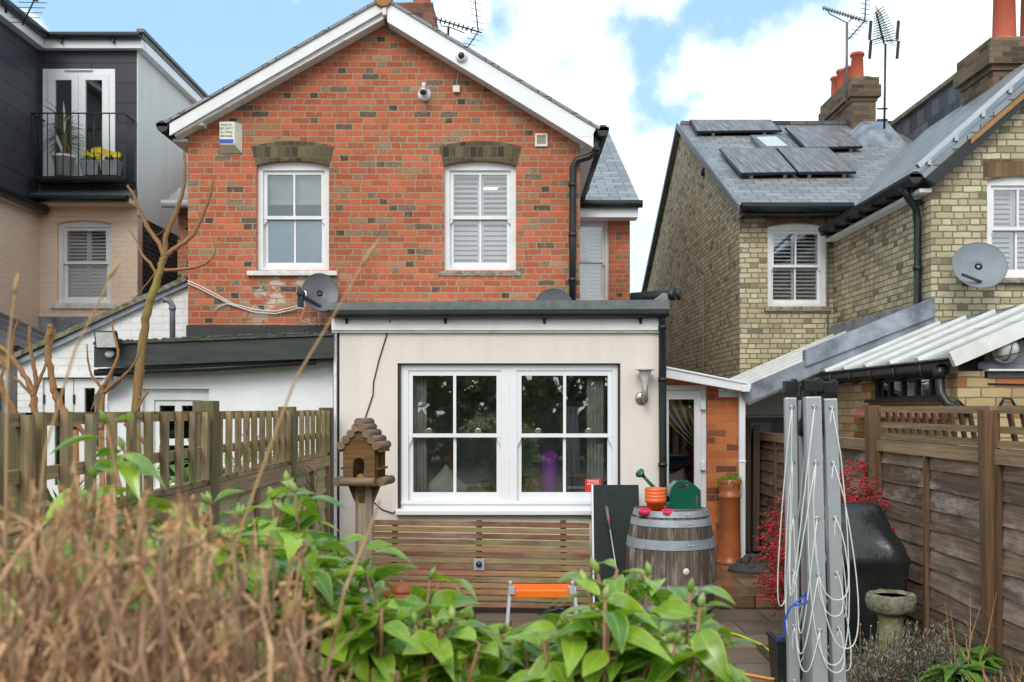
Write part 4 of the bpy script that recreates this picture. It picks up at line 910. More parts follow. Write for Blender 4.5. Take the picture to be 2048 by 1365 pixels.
m = MB(); m.box(X(228, G), X(240, G), G-.17, G-.09, Z(756, G), Z(742, G)); m.tube([P(234, 752, G-.13), P(234, 762, G-.12), P(222, 772, G-.1), P(207, 780, G-.07), P(200, 792, G-.05), P(199, 900, G-.05)], .04, 10); part('downpipe', m, 'greypl', wx)
m = MB(); f = lambda p: P(p[0], p[1], 9.9)
m.tube([P(326, 601, 9.9), P(331, 600, 9.9), P(340, 603, 9.9), P(345, 612, 9.9), P(345, 625, 9.9), P(345, 700, 9.9)], .028, 12); m.tube([P(345, 614, 9.9), P(345, 621, 9.9)], .034, 12); part('vent_pipe', m, 'greypl', wx)
wn = MB(); wn.plate(rect(ww[0]+.001, ww[1]-.001, ww[2]+.001, ww[3]-.001), [rect(ww[0]+.09, ww[1]-.09, ww[2]+.06, ww[3]-.10)], (0, G+.06, 0), UX, UZ, (0, .09, 0)); win = part('window', wn, 'paint', wx, .004)
m = MB(); a, b = ww[0]+.091, ww[1]-.091; m.plate(rect(a, b, ww[2]+.061, ww[3]-.101), [rect(a+.04, (a+b)/2-.03, ww[2]+.5, ww[3]-.15), rect((a+b)/2+.03, b-.04, ww[2]+.5, ww[3]-.15), rect(a+.04, (a+b)/2-.03, ww[2]+.1, ww[2]+.44), rect((a+b)/2+.03, b-.04, ww[2]+.1, ww[2]+.44)], (0, G+.08, 0), UX, UZ, (0, .04, 0)); part('casement', m, 'paint', win, .003)
m = MB(); m.box(a+.03, b-.03, G+.10, G+.105, ww[2]+.08, ww[3]-.13); part('pane', m, 'glass', win); alcove(wx, ww[0]-.2, ww[1]+.2, ww[2], ww[3]+.02, G+.222, 10.3, 'dark')
fl = thing('floodlight', 'black floodlight with a glass face on the corner of the mossy roof edge', 'floodlight', P(215, 700, G-.25))
c = P(216, 681, G-.32); m = MB(); m.hexa([c+Vector(v) for v in ((-.10, -.03, -.08), (.10, -.03, -.08), (.06, .09, -.05), (-.06, .09, -.05), (-.10, -.06, .08), (.10, -.06, .08), (.06, .07, .07), (-.06, .07, .07))]); part('case', m, 'black', fl, .01)
m = MB(); m.hexa([c+Vector(v) for v in ((-.083, -.036, -.063), (.083, -.036, -.063), (.083, -.03, -.063), (-.083, -.03, -.063), (-.083, -.066, .063), (.083, -.066, .063), (.083, -.058, .063), (-.083, -.058, .063))]); part('glass_face', m, 'lampglass', fl)
m = MB(); m.tube([P(196, 690, G-.26), P(193, 680, G-.28), P(199, 672, G-.3)], .012, 6); part('bracket', m, 'black', fl)
m = MB(); m.lathe([(.03, 0), (.034, .03), (.03, .06), (.001, .07)], P(222, 707, G-.225), 14, (0, -1, -.2)); part('sensor', m, 'upvc', fl)
# white painted wing wall with a sloping coping
K = 10.7
wk = thing('white_wing', 'white painted brick wing with a sloping coping and glazed double doors', 'wall', (X(220, K), K, 0))
kz0, kz1 = Z(722, K), Z(570, K); kx0, kx1 = X(35, K), X(377, K); d0, d1, dt = X(85, K), X(205, K), Z(752, K)
m = MB(); m.plate([(kx0, 0), (d0, 0), (d0, dt), (d1, dt), (d1, 0), (kx1, 0), (kx1, kz1), (kx0, kz0)], [], (0, K, 0), UX, UZ, (0, .22, 0)); part('wall', m, 'brick_white', wk)
m = MB(); m.bar((kx0-.06, K+.08, kz0+.02), (kx1, K+.08, kz1+.06), .34, .05); part('coping', m, 'stone', wk)
m = MB(); m.bar((kx0, K-.04, kz0-.03), (kx1, K-.04, kz1+.01), .03, .05); part('flashing', m, 'lead', wk)
for i in range(2):
    a = d0+(d1-d0)*i/2+.005; b = a+(d1-d0)/2-.01; m = MB(); m.plate(rect(a, b, 0, dt-.03), [rect(a+.11, b-.09, .9, dt-.13)], (0, K+.03, 0), UX, UZ, (0, .05, 0)); dr = part('door', m, 'paint', wk, .004)
    m = MB(); m.box(a+.10, b-.08, K+.05, K+.055, .89, dt-.12); part('pane', m, 'glass', dr); m = MB(); m.box(a-.008, a+.012, K+.015, K+.03, dt-.30, dt-.2); part('hinge', m, 'black', dr)
m = MB(); m.box(d0-.06, d1+.06, K-.03, K+.02, dt-.02, dt+.03); part('door_head', m, 'paint', wk, .004); alcove(wk, d0-.1, d1+.1, 0, dt, K+.222, K+1.5, 'dark')

# ================================================================ PEACH HOUSE (left)
B = 15.0
ph = thing('peach_house', 'peach painted house with a slate-clad upper storey and flat roof', 'house', (X(140, B), B, 0))
bx0, bx1 = -7.08, X(275, B); zc, zt = Z(408, B), Z(101, B); fd = (X(88, B), X(232, B), Z(362, B), Z(140, B)); pw = (X(114, B), X(222, B), Z(606, B), Z(441, B))
m = MB(); m.plate(rect(bx0, bx1, 0, zc), [arched(*pw, .05)], (0, B, 0), UX, UZ, (0, .22, 0)); m.box(bx0-3, bx0, 8.5, B, 0, zc-.12); part('lower_wall', m, 'brick_peach', ph)
m = MB(); m.plate(rect(bx0+.0, bx1-.002, zc, zt), [rect(*fd)], (0, B-.02, 0), UX, UZ, (0, .22, 0)); m.box(bx0-3, bx0-.001, 8.5, B-.02, zc-.12, zt); part('cladding', m, 'cladding', ph)
m = MB(); m.box(bx1-.2, bx1, B+.201, 22, 0, 4.62); part('side_wall', m, 'brick_dark', ph)
m = MB(); m.box(bx1-.2, bx1+.012, B+.2, 22, 4.62, zt); m.box(bx1-.003, bx1+.011, B-.018, B+.199, 4.62, zt); part('upper_side_wall', m, 'render_grey', ph)
m = MB(); m.box(bx0+.14, bx1+.14, B-.16, 22, zt+.12, zt+.20); m.box(bx0-3, bx0+.16, 8.5, 22, zt+.12, zt+.195); m.box(bx1+.06, bx1+.17, B-.2, 22, zt+.2, zt+.25); part('roof', m, 'felt', ph)
m = MB(); m.box(bx0+.13, bx1+.12, B-.14, B-.03, zt-.02, zt+.12); m.box(bx1+.015, bx1+.13, B-.029, 22, zt-.02, zt+.12); m.box(bx0, bx0+.13, 8.5, B-.025, zt-.02, zt+.12); part('fascia', m, 'upvc', ph, .006)
m = MB(); gutter(m, (bx0+.15, B-.2, zt+.15), (bx1+.12, B-.2, zt+.15), .05); gutter(m, (bx0+.19, 8.5, zt+.15), (bx0+.19, B-.2, zt+.15), .05)
for px in (133, 236): m.box(X(px-2, B), X(px+2, B), B-.2, B-.14, zt+.05, zt+.12)
part('gutter', m, 'black', ph)
m = MB(); m.plate(rect(fd[0]+.001, fd[1]-.001, fd[2]+.001, fd[3]-.001), [rect(fd[0]+.085, fd[1]-.085, fd[2]+.06, fd[3]-.08)], (0, B-.04, 0), UX, UZ, (0, .09, 0)); dr = part('french_door', m, 'upvc', ph, .004)
mid = (fd[0]+fd[1])/2
for a, b in ((fd[0]+.086, mid-.002), (mid+.002, fd[1]-.086)):
    m = MB(); m.plate(rect(a, b, fd[2]+.061, fd[3]-.081), [rect(a+.10, b-.10, fd[2]+.16, fd[3]-.17)], (0, B-.055, 0), UX, UZ, (0, .05, 0)); part('leaf_frame', m, 'upvc', dr, .006)
    m = MB(); m.box(a+.09, b-.09, B-.03, B-.024, fd[2]+.15, fd[3]-.16); part('pane', m, 'glass_sky', dr)
m = MB(); m.box(mid-.21, mid+.21, B-.07, B-.041, fd[3]-.03, fd[3]-.012); part('trickle_vent', m, 'upvc', dr)
m = MB(); m.box(fd[0]-.02, fd[1]+.02, B-.14, B-.02, fd[2]-.05, fd[2]); part('door_sill', m, 'upvc', ph, .004)
alcove(ph, fd[0]-.3, fd[1]+.3, fd[2], fd[3]+.02, B+.205, B+2.5)
# balcony railing
rx0, rx1, ry, rz0, rz1 = X(64, B-.45), X(250, B-.45), B-.45, Z(354, B-.45), Z(227, B-.45); m = MB(); m.bar((rx0, ry, rz0-.03), (rx0, ry, rz1), .016, .016); m.bar((rx1, ry, rz0-.03), (rx1, ry, rz1), .016, .016)
for z in (rz0, rz1, rz0-.03): m.bar((rx0, ry, z), (rx1, ry, z), .03, .014); m.bar((rx0, ry, z), (rx0, B-.06, z), .03, .014); m.bar((rx1, ry, z), (rx1, B-.06, z), .03, .014)
ba = part('balcony_railing', m, 'black', ph)
m = MB()
for i in range(13): x = rx0+(rx1-rx0)*i/12; m.tube([(x, ry, rz0), (x, ry, rz1)], .008, 6)
for i in range(1, 5): y = ry+(B-.06-ry)*i/5; m.tube([(rx0, y, rz0), (rx0, y, rz1)], .008, 6); m.tube([(rx1, y, rz0), (rx1, y, rz1)], .008, 6)
part('baluster', m, 'black', ba)
m = MB()
for i in range(6): y = ry+.04+(B-.12-ry)*i/5; m.bar((rx0, y, rz0-.012), (rx1, y, rz0-.012), .03, .012)
part('balcony_floor', m, 'black', ba)
m = MB(); a, b = X(64, B), X(276, B); m.hexa([(a, B-.35, zc+.02), (b, B-.35, zc+.02), (b, B-.021, zc+.02), (a, B-.021, zc+.02), (a, B-.35, zc+.06), (b, B-.35, zc+.06), (b, B-.021, zc+.2), (a, B-.021, zc+.2)]); part('ledge', m, 'felt', ph)
m = MB(); gutter(m, (a, B-.4, zc+.0), (b, B-.4, zc+.0), .05); gutter(m, (bx0+.12, 9, zc-.12), (bx0+.12, B-.1, zc-.12), .07); part('gutter', m, 'black', ph)
m = MB(); m.box(a, b, B-.33, B-.001, zc-.06, zc+.018); part('fascia', m, 'brick_peach', ph)
sash_window(ph, *pw, B+.06, .05, cols=1, fw=.06, rail=.05, mat='upvc', shut=(.3, 1.4), sill=(.08, .09, .10), sillmat='sill_white', horns=False, label='white window with closed lower shutters in the peach wall'); alcove(ph, pw[0]-.1, pw[1]+.1, pw[2], pw[3], B+.222, B+1.8)
m = MB()
for i in range(10):
    t0, t1 = i/10, (i+1)/10; k0, k1 = 1-(2*t0-1)**2, 1-(2*t1-1)**2; a, b = pw[0]-.03, pw[1]+.03
    m.plate([(a+(b-a)*t0, pw[3]-.05+.05*k0), (a+(b-a)*t1, pw[3]-.05+.05*k1), (a+(b-a)*t1, pw[3]+.0+.05*k1), (a+(b-a)*t0, pw[3]+.0+.05*k0)], [], (0, B-.015, 0), UX, UZ, (0, .02, 0))
part('window_arch', m, 'brick_peach', ph)
# balcony pots
pp = thing('potted_palm', 'spiky potted palm in a white pot on the balcony', 'plant', P(128, 352, B-.3))
c = P(128, 353, B-.25); m = MB(); m.lathe([(.11, 0), (.15, .26), (.165, .26), (.165, .30), (.145, .30), (.14, .24), (.001, .24)], c, 22); part('pot', m, 'potwhite', pp)
m = MB(); m.tube([c+UZ*.22, c+UZ*.5+UX*.02, c+UZ*.62], .018, 7); part('stem', m, 'bark', pp)
m = MB()
for i in range(80):
    h = random.choice((.45, .62, .75)); a_ = random.uniform(0, 6.28); el = random.uniform(-.1, 1.3)
    d_ = Vector((math.cos(a_)*math.cos(el), math.sin(a_)*math.cos(el)*.5, math.sin(el))); m.leaf(c+UZ*h, d_, UZ, random.uniform(.25, .5), random.uniform(.012, .028), random.uniform(.3, .8), .3, seg=5)
part('leaves', m, 'palm', pp); m = MB(); m.leaf(c+UZ*.6, (.12, -.2, 1), (0, 1, 0), .5, .05, .1); m.leaf(c+UZ*.3, (-.3, -.2, 1), (0, 1, 0), .55, .05, .2); part('white_leaf', m, 'potwhite', pp)
for px, g_ in ((183, 'left'), (222, 'right')):
    pf = thing('flower_planter', 'zinc planter of yellow flowers next to the white palm pot' if g_ == 'left' else 'zinc planter of yellow flowers at the outer end of the balcony', 'planter', P(px, 353, B-.25), group='zinc flower planters on the balcony')
    c = P(px, 353, B-.27); m = MB(); m.hexa([c+Vector(v) for v in ((-.11, -.07, 0), (.11, -.07, 0), (.11, .07, 0), (-.11, .07, 0), (-.15, -.10, .22), (.15, -.10, .22), (.15, .10, .22), (-.15, .10, .22))]); part('pot', m, 'zinc', pf, .008)
    m = MB()
    for i in range(50): m.leaf(c+Vector((random.uniform(-.12, .12), random.uniform(-.08, .08), .2)), (random.uniform(-.6, .6), random.uniform(-.6, .6), 1), UZ+UX*.3, random.uniform(.08, .16), .035, .5)
    part('leaves', m, 'palm', pf); m = MB()
    for i in range(9):
        q = c+Vector((random.uniform(-.15, .15), random.uniform(-.12, .02), random.uniform(.26, .38)))
        for k in range(9): t_ = k*.7; m.leaf(q, (math.cos(t_), -.35, math.sin(t_)), (0, -1, 0), .055, .028, .2, seg=2)
        part('flower', m, 'yellow', pf); m = MB()
a2 = thing('tv_aerial', 'aerial at the top left corner above the slate-clad flat roof', 'aerial', P(12, 30, 12.6)); da = 12.6
yagi(a2, P(12, 26, da), P(13, -18, da), P(-40, -38, da), P(76, 3, da), 9, .12, (.5, .8, .3), r=.014)
# lean-to roof between the houses on the left
lt = thing('lean_to', 'tiled lean-to with pale timber edges behind the white coping', 'lean-to', (-6.3, 12.6, 0))
m = MB(); slab(m, (-5.6, 11.2, 2.35), (-5.6, 13.6, 2.35), (-7.0, 13.6, 2.98), (-7.0, 11.2, 2.98), .05); part('roof', m, 'slate_dark', lt)
m = MB()
for k in range(5): y = 11.25+k*.55; m.bar((-5.58, y, 2.40), (-7.0, y, 3.03), .12, .07)
part('roof_roll', m, 'greypl', lt); m = MB(); m.extrude([(-5.62, 11.19, 2.27), (-7.0, 11.19, 2.90), (-7.0, 11.19, 2.78), (-5.62, 11.19, 2.17)], (0, .03, 0)); part('barge_board', m, 'w_plank', lt)
m = MB(); m.box(-8, -5.7, 11.3, 11.5, 0, 2.2); m.extrude([(-7, 11.3, 2.2), (-5.75, 11.3, 2.2), (-7, 11.3, 2.75)], (0, .15, 0)); part('wall', m, 'brick_white', lt)
m = MB(); m.hexa([P(0, 575, 14.96), P(55, 590, 14.96), P(150, 655, 14.96), P(0, 655, 14.96), P(0, 575, 14.99), P(55, 590, 14.99), P(150, 655, 14.99), P(0, 655, 14.99)]) if False else m.box(-7.08, -6.35, 14.95, 14.998, 2.7, 3.1); part('flashing', m, 'lead', lt)
m = MB(); m.box(-5.9, -5.75, 11.1, 11.24, 0, 2.1); part('post', m, 'black', lt)

# ================================================================ YELLOW BRICK HOUSE (right)
Y0, Y1 = 10.5, 13.7
yh = thing('yellow_brick_house', 'yellow stock brick house with a slate roof and dark gutters', 'house', (5.5, Y0, 0))
xf, xw = 4.4, 3.12; rz = lambda d: 4.5+.5*(d-13.5)
nw = (X(1974, Y0), X(2110, Y0), Z(556, Y0), Z(352, Y0)); xg = 6.5; zev = Z(340, Y0); zap = zev+(xg-xf)*.86
m = MB(); m.plate([(xf, 0), (8.6, 0), (8.6, zev), (xg, zap), (xf, zev)], [arched(*nw, .05)], (0, Y0, 0), UX, UZ, (0, .22, 0)); m.box(xf, xf+.2, Y0+.22, Y1, 0, zev-.001)
fw_ = (X(1535, Y1), X(1653, Y1), Z(613, Y1), Z(447, Y1))
m.plate(rect(xw, xf, 0, 4.52), [arched(*fw_, .05)], (0, Y1, 0), UX, UZ, (0, .22, 0), uvo=(.05, 0))
m.extrude([(xw, Y1+.221, 0), (xw, 23.1, 0), (xw, 23.1, 4.5), (xw, 18.4, 6.88), (xw, Y1+.221, 4.52)], (.2, 0, 0)); part('wall', m, 'brick_yel', yh)
m = MB(); rp = lambda x, d, o=0: (x, d, rz(d)+o)
slab(m, rp(xw-.08, 13.42), rp(13, 13.42), rp(13, 18.4), rp(xw-.08, 18.4), .06); slab(m, (xw-.08, 23.4, rz(13.42)), (13, 23.4, rz(13.42)), rp(13, 18.402), rp(xw-.08, 18.402), .06); rf = part('roof', m, 'slate', yh)
m = MB(); slab(m, (xf-.14, Y0-.12, zev-.08), (xf-.14, 15.6, zev-.08), (xg, 15.6, zap+.07), (xg, Y0-.12, zap+.07), .06); slab(m, (8.75, Y0-.12, zev-.08), (8.75, 15.6, zev-.08), (xg+.001, 15.6, zap+.068), (xg+.001, Y0-.12, zap+.068), .06); part('wing_roof', m, 'slate', yh)
m = MB(); m.extrude([(xf-.12, Y0-.14, zev-.12), (xg, Y0-.14, zap+.03), (xg, Y0-.14, zap-.10), (xf-.0, Y0-.14, zev-.18)], (0, .13, 0)); part('barge_board', m, 'black', yh)
m = MB(); a = Vector((xf-.1, Y0+.1, zev+.06)); b = Vector((xg-.2, Y0+.1, zap+.03)); m.bar(a, b, .07, .05)
for k in range(7): q = a.lerp(b, (k+.4)/7); m.box(q.x-.02, q.x+.02, q.y-.03, q.y+.03, q.z-.09, q.z-.01)
part('verge_rail', m, 'alu', yh)
m = MB(); m.extrude([(xf+.35, Y0-.16, zev+.29), (xf+1.9, Y0-.16, zev+1.63), (xf+1.9, Y0-.16, zev+1.57), (xf+.35, Y0-.16, zev+.23)], (0, .25, 0)); part('tile_edge', m, 'ridge', yh)
m = MB(); m.box(xw-.02, 18, 18.33, 18.47, 6.93, 7.0); part('ridge_tile', m, 'slate_dark', yh)
m = MB(); m.extrude([(xw-.1, 13.4, rz(13.4)-.10), (xw-.1, 18.4, 6.87), (xw-.1, 23.42, rz(13.4)-.10), (xw-.1, 23.42, rz(13.4)-.0), (xw-.1, 18.4, 6.97), (xw-.1, 13.4, rz(13.4)+.01)], (.03, 0, 0)); part('barge_board', m, 'greypl', yh)
m = MB(); gutter(m, (xw-.05, 13.38, 4.42), (xf+.16, 13.38, 4.42), .065); m.box(xw, xf, 13.44, 13.69, 4.33, 4.36)
gu = part('gutter', m, 'black', yh)
m = MB(); gutter(m, (xf-.2, Y0-.1, zev-.10), (xf-.2, 13.5, zev-.10), .065)
for k in range(7): y = Y0+.15+k*.45; m.box(xf-.28, xf-.02, y-.012, y+.012, zev-.2, zev-.15)
part('gutter', m, 'black', yh)
m = MB(); m.box(xf-.13, xf-.001, Y0-.02, 13.6, zev-.24, zev-.20); part('soffit', m, 'paint', yh)
m = MB(); m.tube([(xf-.2, Y0+.15, zev-.16), (xf-.19, Y0+.15, zev-.25), (xf-.08, Y0+.2, zev-.36), (xf-.06, Y0+.2, zev-.5), (xf-.06, Y0+.2, 2.62), (xf-.2, Y0+.25, 2.56), (xf-.35, Y0+.25, 2.50)], .04, 12)
for z in (3.9, 3.2): m.tube([(xf-.06, Y0+.2, z), (xf-.06, Y0+.2, z+.05)], .048, 12)
part('downpipe', m, 'black', yh)
m = MB(); m.box(X(1655, Y1)-.01, X(1655, Y1)+.01, Y1-.03, Y1-.005, 2.4, 4.3); m.tube([(xw-.02, 16.2, 3.9), (xw-.02, 16.2, .5)], .012, 6); m.tube([(xw-.02, 16.2, 3.9), (xw-.06, 16.2, 3.95), (xw-.06, 16.2, 4.05)], .012, 6); part('pipe', m, 'greypl', yh)
m = MB(); m.lathe([(.06, 0), (.06, .04), (.03, .05)], P(1408, 345, X(1408, 1) and xw/((1408-CX)/F)), 14, (-1, 0, 0)); part('air_vent', m, 'black', yh)
sash_window(yh, *fw_, Y1+.04, .05, fw=.06, shut=(1.7, 1.7), sill=(.05, .07, .08), sillmat='sill_stone', mat='paint', label='far sash window with half open shutters'); alcove(yh, fw_[0]-.2, fw_[1]+.0, fw_[2]-.05, fw_[3]+.05, Y1+.222, Y1+2)
sash_window(yh, *nw, Y0+.04, .05, fw=.06, shut=(.8, .8), sill=(.03, .06, .10), sillmat='sill_stone', label='near sash window with white shutters'); alcove(yh, nw[0]-.2, nw[1]+.2, nw[2]-.05, nw[3]+.05, Y0+.222, Y0+2)
for (a, b, zt_, y) in ((fw_[0]-.03, fw_[1]+.03, fw_[3], Y1), (nw[0]-.04, nw[1]+.04, nw[3], Y0)):
    m = MB(); n = 12
    for i in range(n):
        t0, t1 = i/n, (i+1)/n; k0, k1 = 1-(2*t0-1)**2, 1-(2*t1-1)**2
        m.plate([(a+(b-a)*t0, zt_-.05+.05*k0), (a+(b-a)*t1, zt_-.05+.05*k1), (a+(b-a)*t1, zt_+.17), (a+(b-a)*t0, zt_+.17)], [], (0, y-.008, 0), UX, UZ, (0, .008, 0))
    part('window_arch', m, 'arch_yel', yh)
stack(yh, 6.13, 6.55, 18.0, 19.7, 6.2, Z(156, 18), 'brick_stack', [(6.30, 18.25, .115, .50), (6.33, 18.75, .10, .42), (6.33, 19.15, .11, .5), (6.33, 19.5, .11, .48)], .045)
cz = Z(78, 13.2); stack(yh, X(1986, 13.2), X(1986, 13.2)+1.2, 13.2, 14.1, 4.5, cz, 'brick_stack', [(X(2012, 13.4), 13.45, .15, .75), (X(2072, 13.4), 13.5, .15, .8)], .055)
m = MB(); m.box(6.86, 10, 14.7, 18.4, 4.9, 6.80); dm = part('dormer', m, 'slate_dark', yh)
m = MB(); m.box(6.80, 10, 14.6, 18.45, 6.801, 6.87); part('dormer_roof', m, 'stone', dm)
# skylight and hipped lead box on the roof
def RP(px, py, off=0):
    u, v = (px-CX)/F, (HY-py)/F; d = (4.5-6.75-H+off)/(v-.5); return Vector((u*d, d, H+v*d))
nrm = Vector((0, -.5, 1)).normalized()
def roof_quad(mb, pxs, lo, hi):
    b = [RP(*p) for p in pxs]; mb.hexa([q+nrm*lo for q in b]+[q+nrm*hi for q in b])
m = MB(); roof_quad(m, [(1525, 309), (1583, 307), (1556, 280), (1500, 281)], .0, .09); sk = part('roof_window', m, 'greypl', rf, .01)
m = MB(); roof_quad(m, [(1533, 305), (1574, 304), (1551, 285), (1511, 286)], .091, .10); part('pane', m, 'lampglass', sk)  # pale opaque colour stands in for sky reflected in the roof pane
m = MB(); b4 = [RP(*p) for p in ((1715, 303), (1835, 300), (1800, 262), (1690, 262))]; t4 = [q.lerp((b4[0]+b4[2])/2, .55)+Vector((0, .1, .28)) for q in b4]; m.hexa([q-UZ*.1 for q in b4]+t4); part('lead_box', m, 'lead', rf)
m = MB()
for k in range(7):
    x = xw+.12*k; z = 1.93+.12*k*.41; m.box(x, min(x+.15, xf-.001), Y1-.012, Y1-.001, z, z+.19)
    if k < 10: m.box(x+.62, min(x+.74, xf-.002), Y1-.014, Y1-.013, z+.25, z+.42)
part('flashing', m, 'lead', yh)
# solar panels
pvq = [([(1392, 274), (1563, 272), (1540, 250), (1378, 250)], 'top left solar panel by the ridge'), ([(1610, 308), (1724, 305), (1674, 264), (1568, 266)], 'solar panel right of the roof window'), ([(1480, 360), (1592, 358), (1549, 308), (1437, 309)], 'lower left solar panel nearest the eaves'), ([(1595, 358), (1711, 357), (1655, 307), (1552, 308)], 'lower solar panel nearest the wing gutter')]
for q, lab in pvq:
    b = [RP(*p) for p in q]; sp = thing('solar_panel', lab+' on the slate roof', 'solar panel', b[0], group='solar panels on the slate roof')
    m = MB(); m.hexa([p+nrm*.06 for p in b]+[p+nrm*.095 for p in b]); part('frame', m, 'black', sp)
    c = sum(b, Vector())/4; i4 = [c+(p-c)*.965 for p in b]; m = MB(); m.hexa([p+nrm*.0952 for p in i4]+[p+nrm*.099 for p in i4]); part('glass_face', m, 'pv', sp)
    for t in (.2, .8):
        m = MB(); e0, e1 = b[0].lerp(b[1], t), b[3].lerp(b[2], t); m.bar(e0+nrm*.03, e1+nrm*.03, .05, .058); part('rail', m, 'greypl', sp)
a3 = thing('tv_aerial', 'long thin aerial strapped to the far chimney stack', 'aerial', P(1692, 215, 18)); da = 17.5
yagi(a3, P(1693, 205, da), P(1694, 46, da), P(1646, 16, da), P(1735, 44, da), 14, .07, (.6, .7, .2), True, 'greypl', .018)
a4 = thing('tv_aerial', 'bushy dark aerial on a bare pole right of the far chimney', 'aerial', P(1769, 262, 17)); da = 17.0
m = MB(); m.tube([P(1768, 300, da), P(1771, 88, da)], .02, 8); m.tube([P(1754, 218, da), P(1775, 218, da)], .015, 6); m.tube([P(1754, 240, da), P(1775, 240, da)], .015, 6); part('mast', m, 'black', a4)
m = MB(); b0, b1 = P(1753, 27, da-.5), P(1768, 88, da+.3); m.tube([b0, b1], .016, 6)
for i in range(13):
    p = b0.lerp(b1, i/12); e = .08+.012*i; m.tube([p-Vector((e, .1, .05)), p+Vector((e, -.1, .07))], .007, 5); m.tube([p-Vector((e*.7, .1, -.08)), p+Vector((e*.7, -.1, -.07))], .006, 5)
part('boom', m, 'black', a4); m = MB()
for px in (1740, 1795):
    for (p0, p1) in ((42, 80), (82, 118)): m.bar(P(px+2, p0, da+.2), P(px-1, p1, da+.2), .05, .02)
    m.tube([P(px, 82, da+.2), P(1768, 82 if px > 1768 else 75, da+.3)], .01, 5)
part('reflector', m, 'black', a4)
sd3 = thing('satellite_dish', 'large pale grey satellite dish on the near yellow brick gable', 'satellite dish', P(1957, 580, Y0-.3))
sat_dish(sd3, P(1957, 534, Y0-.3), .265, .25, (-.12, -1, .30), (-.24, -.16, -.10), 'dish_pale', lnb=False, wall=Y0)

# ---------------------------------------------------------------- lean-to sheds of the yellow house
def ribbed(mb, a, b, c, d, n, th=.012, rib=.045, rw=.05):
    """sheet a-b along the eave, d-c along the top, with ribs running up the slope"""
    a, b, c, d = map(Vector, (a, b, c, d)); nn = (b-a).cross(d-a).normalized(); nn = nn if nn.z > 0 else -nn
    mb.hexa([a-nn*th, b-nn*th, c-nn*th, d-nn*th, a, b, c, d])
    r2 = MB()
    for i in range(n+1):
        t = i/n; p, q = a.lerp(b, t), d.lerp(c, t); r2.bar(p+nn*rib*.5, q+nn*rib*.5, rw, rib, nn)
    return r2
co = thing('covered_way', 'clear ribbed roof over the passage beside the yellow house', 'canopy', (3.4, 12, 0))
m = MB(); r2 = ribbed(m, (2.42, 10.45, 1.87), (2.42, 13.6, 1.87), (xf-.02, 13.6, 2.72), (xf-.02, 10.45, 2.72), 6, rw=.06, rib=.025); part('roof_sheet', m, 'poly', co); part('glazing_bar', r2, 'poly_white', co)
m = MB(); m.bar((2.40, 10.43, 1.85), (xf-.02, 10.43, 2.70), .04, .17, UZ); part('verge_flashing', m, 'lead', co)
m = MB(); m.hexa([(3.05, 10.38, 2.16), (xf-.01, 10.38, 2.68), (xf-.01, 10.5, 2.68), (3.05, 10.5, 2.16), (3.05, 10.38, 2.33), (xf-.01, 10.38, 2.88), (xf-.01, 10.5, 2.88), (3.05, 10.5, 2.33)]); part('parapet', m, 'lead', co)
m = MB(); m.bar((2.46, 10.48, 1.78), (xf-.1, 10.48, 2.6), .05, .05); m.box(2.5, 4.3, 11.50, 11.52, 1.62, 1.64); part('frame', m, 'poly_white', co)
m = MB(); m.extrude([(2.5, 11.52, 1.65), (4.35, 11.52, 1.65), (4.35, 11.52, 2.6), (2.5, 11.52, 1.84)], (0, .02, 0)); part('infill', m, 'render_grey', co)
m = MB(); m.plate(rect(2.46, 4.39, 0, 1.62), [rect(2.72, 3.0, 1.38, 1.56)], (0, 11.53, 0), UX, UZ, (0, .06, 0)); part('boarding', m, 'w_shed', co)
m = MB(); m.box(2.72, 3.0, 11.55, 11.556, 1.38, 1.56); part('pane', m, 'frost', co)
m = MB(); m.bar((xf-.03, 10.6, 2.78), (xf-.03, 13.68, 2.78), .02, .16, UZ); part('wall_flashing', m, 'lead', co)
SX, S0, S1 = 3.32, 7.45, 10.2
sdh = thing('brick_outhouse', 'low gault brick outhouse with a ribbed clear roof and black strip windows', 'outhouse', (4.2, S0, 0))
wy0, wy1, wz0_, wz1_ = 7.72, 9.25, 1.79, 2.0
m = MB(); m.plate([(S0, 0), (S1, 0), (S1, 2.0), (S0, 2.0)], [rect(wy0, wy1, wz0_, 1.99)], (SX, 0, 0), (0, 1, 0), UZ, (.2, 0, 0)); m.plate(rect(SX+.2, 6.2, 0, Z(757, S0)), [], (0, S0, 0), UX, UZ, (0, .2, 0)); part('wall', m, 'brick_yel2', sdh)
m = MB(); m.box(SX+.22, 6.2, S0-.012, S0+.19, Z(756, S0), Z(744, S0)); part('brick_course', m, 'greypl', sdh)
m = MB(); m.bar((SX+.2, S0-.02, Z(741, S0)), (6.2, S0-.02, Z(741, S0)), .1, .015); part('flashing', m, 'poly_white', sdh)
m = MB(); m.extrude([(SX+.16, S0+.01, Z(738, S0)), (6.2, S0+.01, Z(738, S0)), (6.2, S0+.01, 2.53), (4.4, S0+.01, 2.53), (SX+.16, S0+.01, 2.06)], (0, .03, 0)); part('gable_board', m, 'w_shed', sdh)
m = MB(); r2 = ribbed(m, (SX-.10, S0-.08, 2.10), (SX-.10, S1+.1, 2.10), (4.4, S1+.1, 2.60), (4.4, S0-.08, 2.60), 5, rw=.075, rib=.025); part('roof_sheet', m, 'poly', sdh); part('glazing_bar', r2, 'poly_white', sdh)
m = MB(); m.bar((SX-.10, S0-.12, 2.08), (4.4, S0-.12, 2.59), .05, .11, UZ); part('verge_board', m, 'poly_white', sdh)
m = MB(); m.box(4.401, 6.2, S0-.08, 10.45, 2.54, 2.62); part('flat_roof', m, 'lead', sdh)
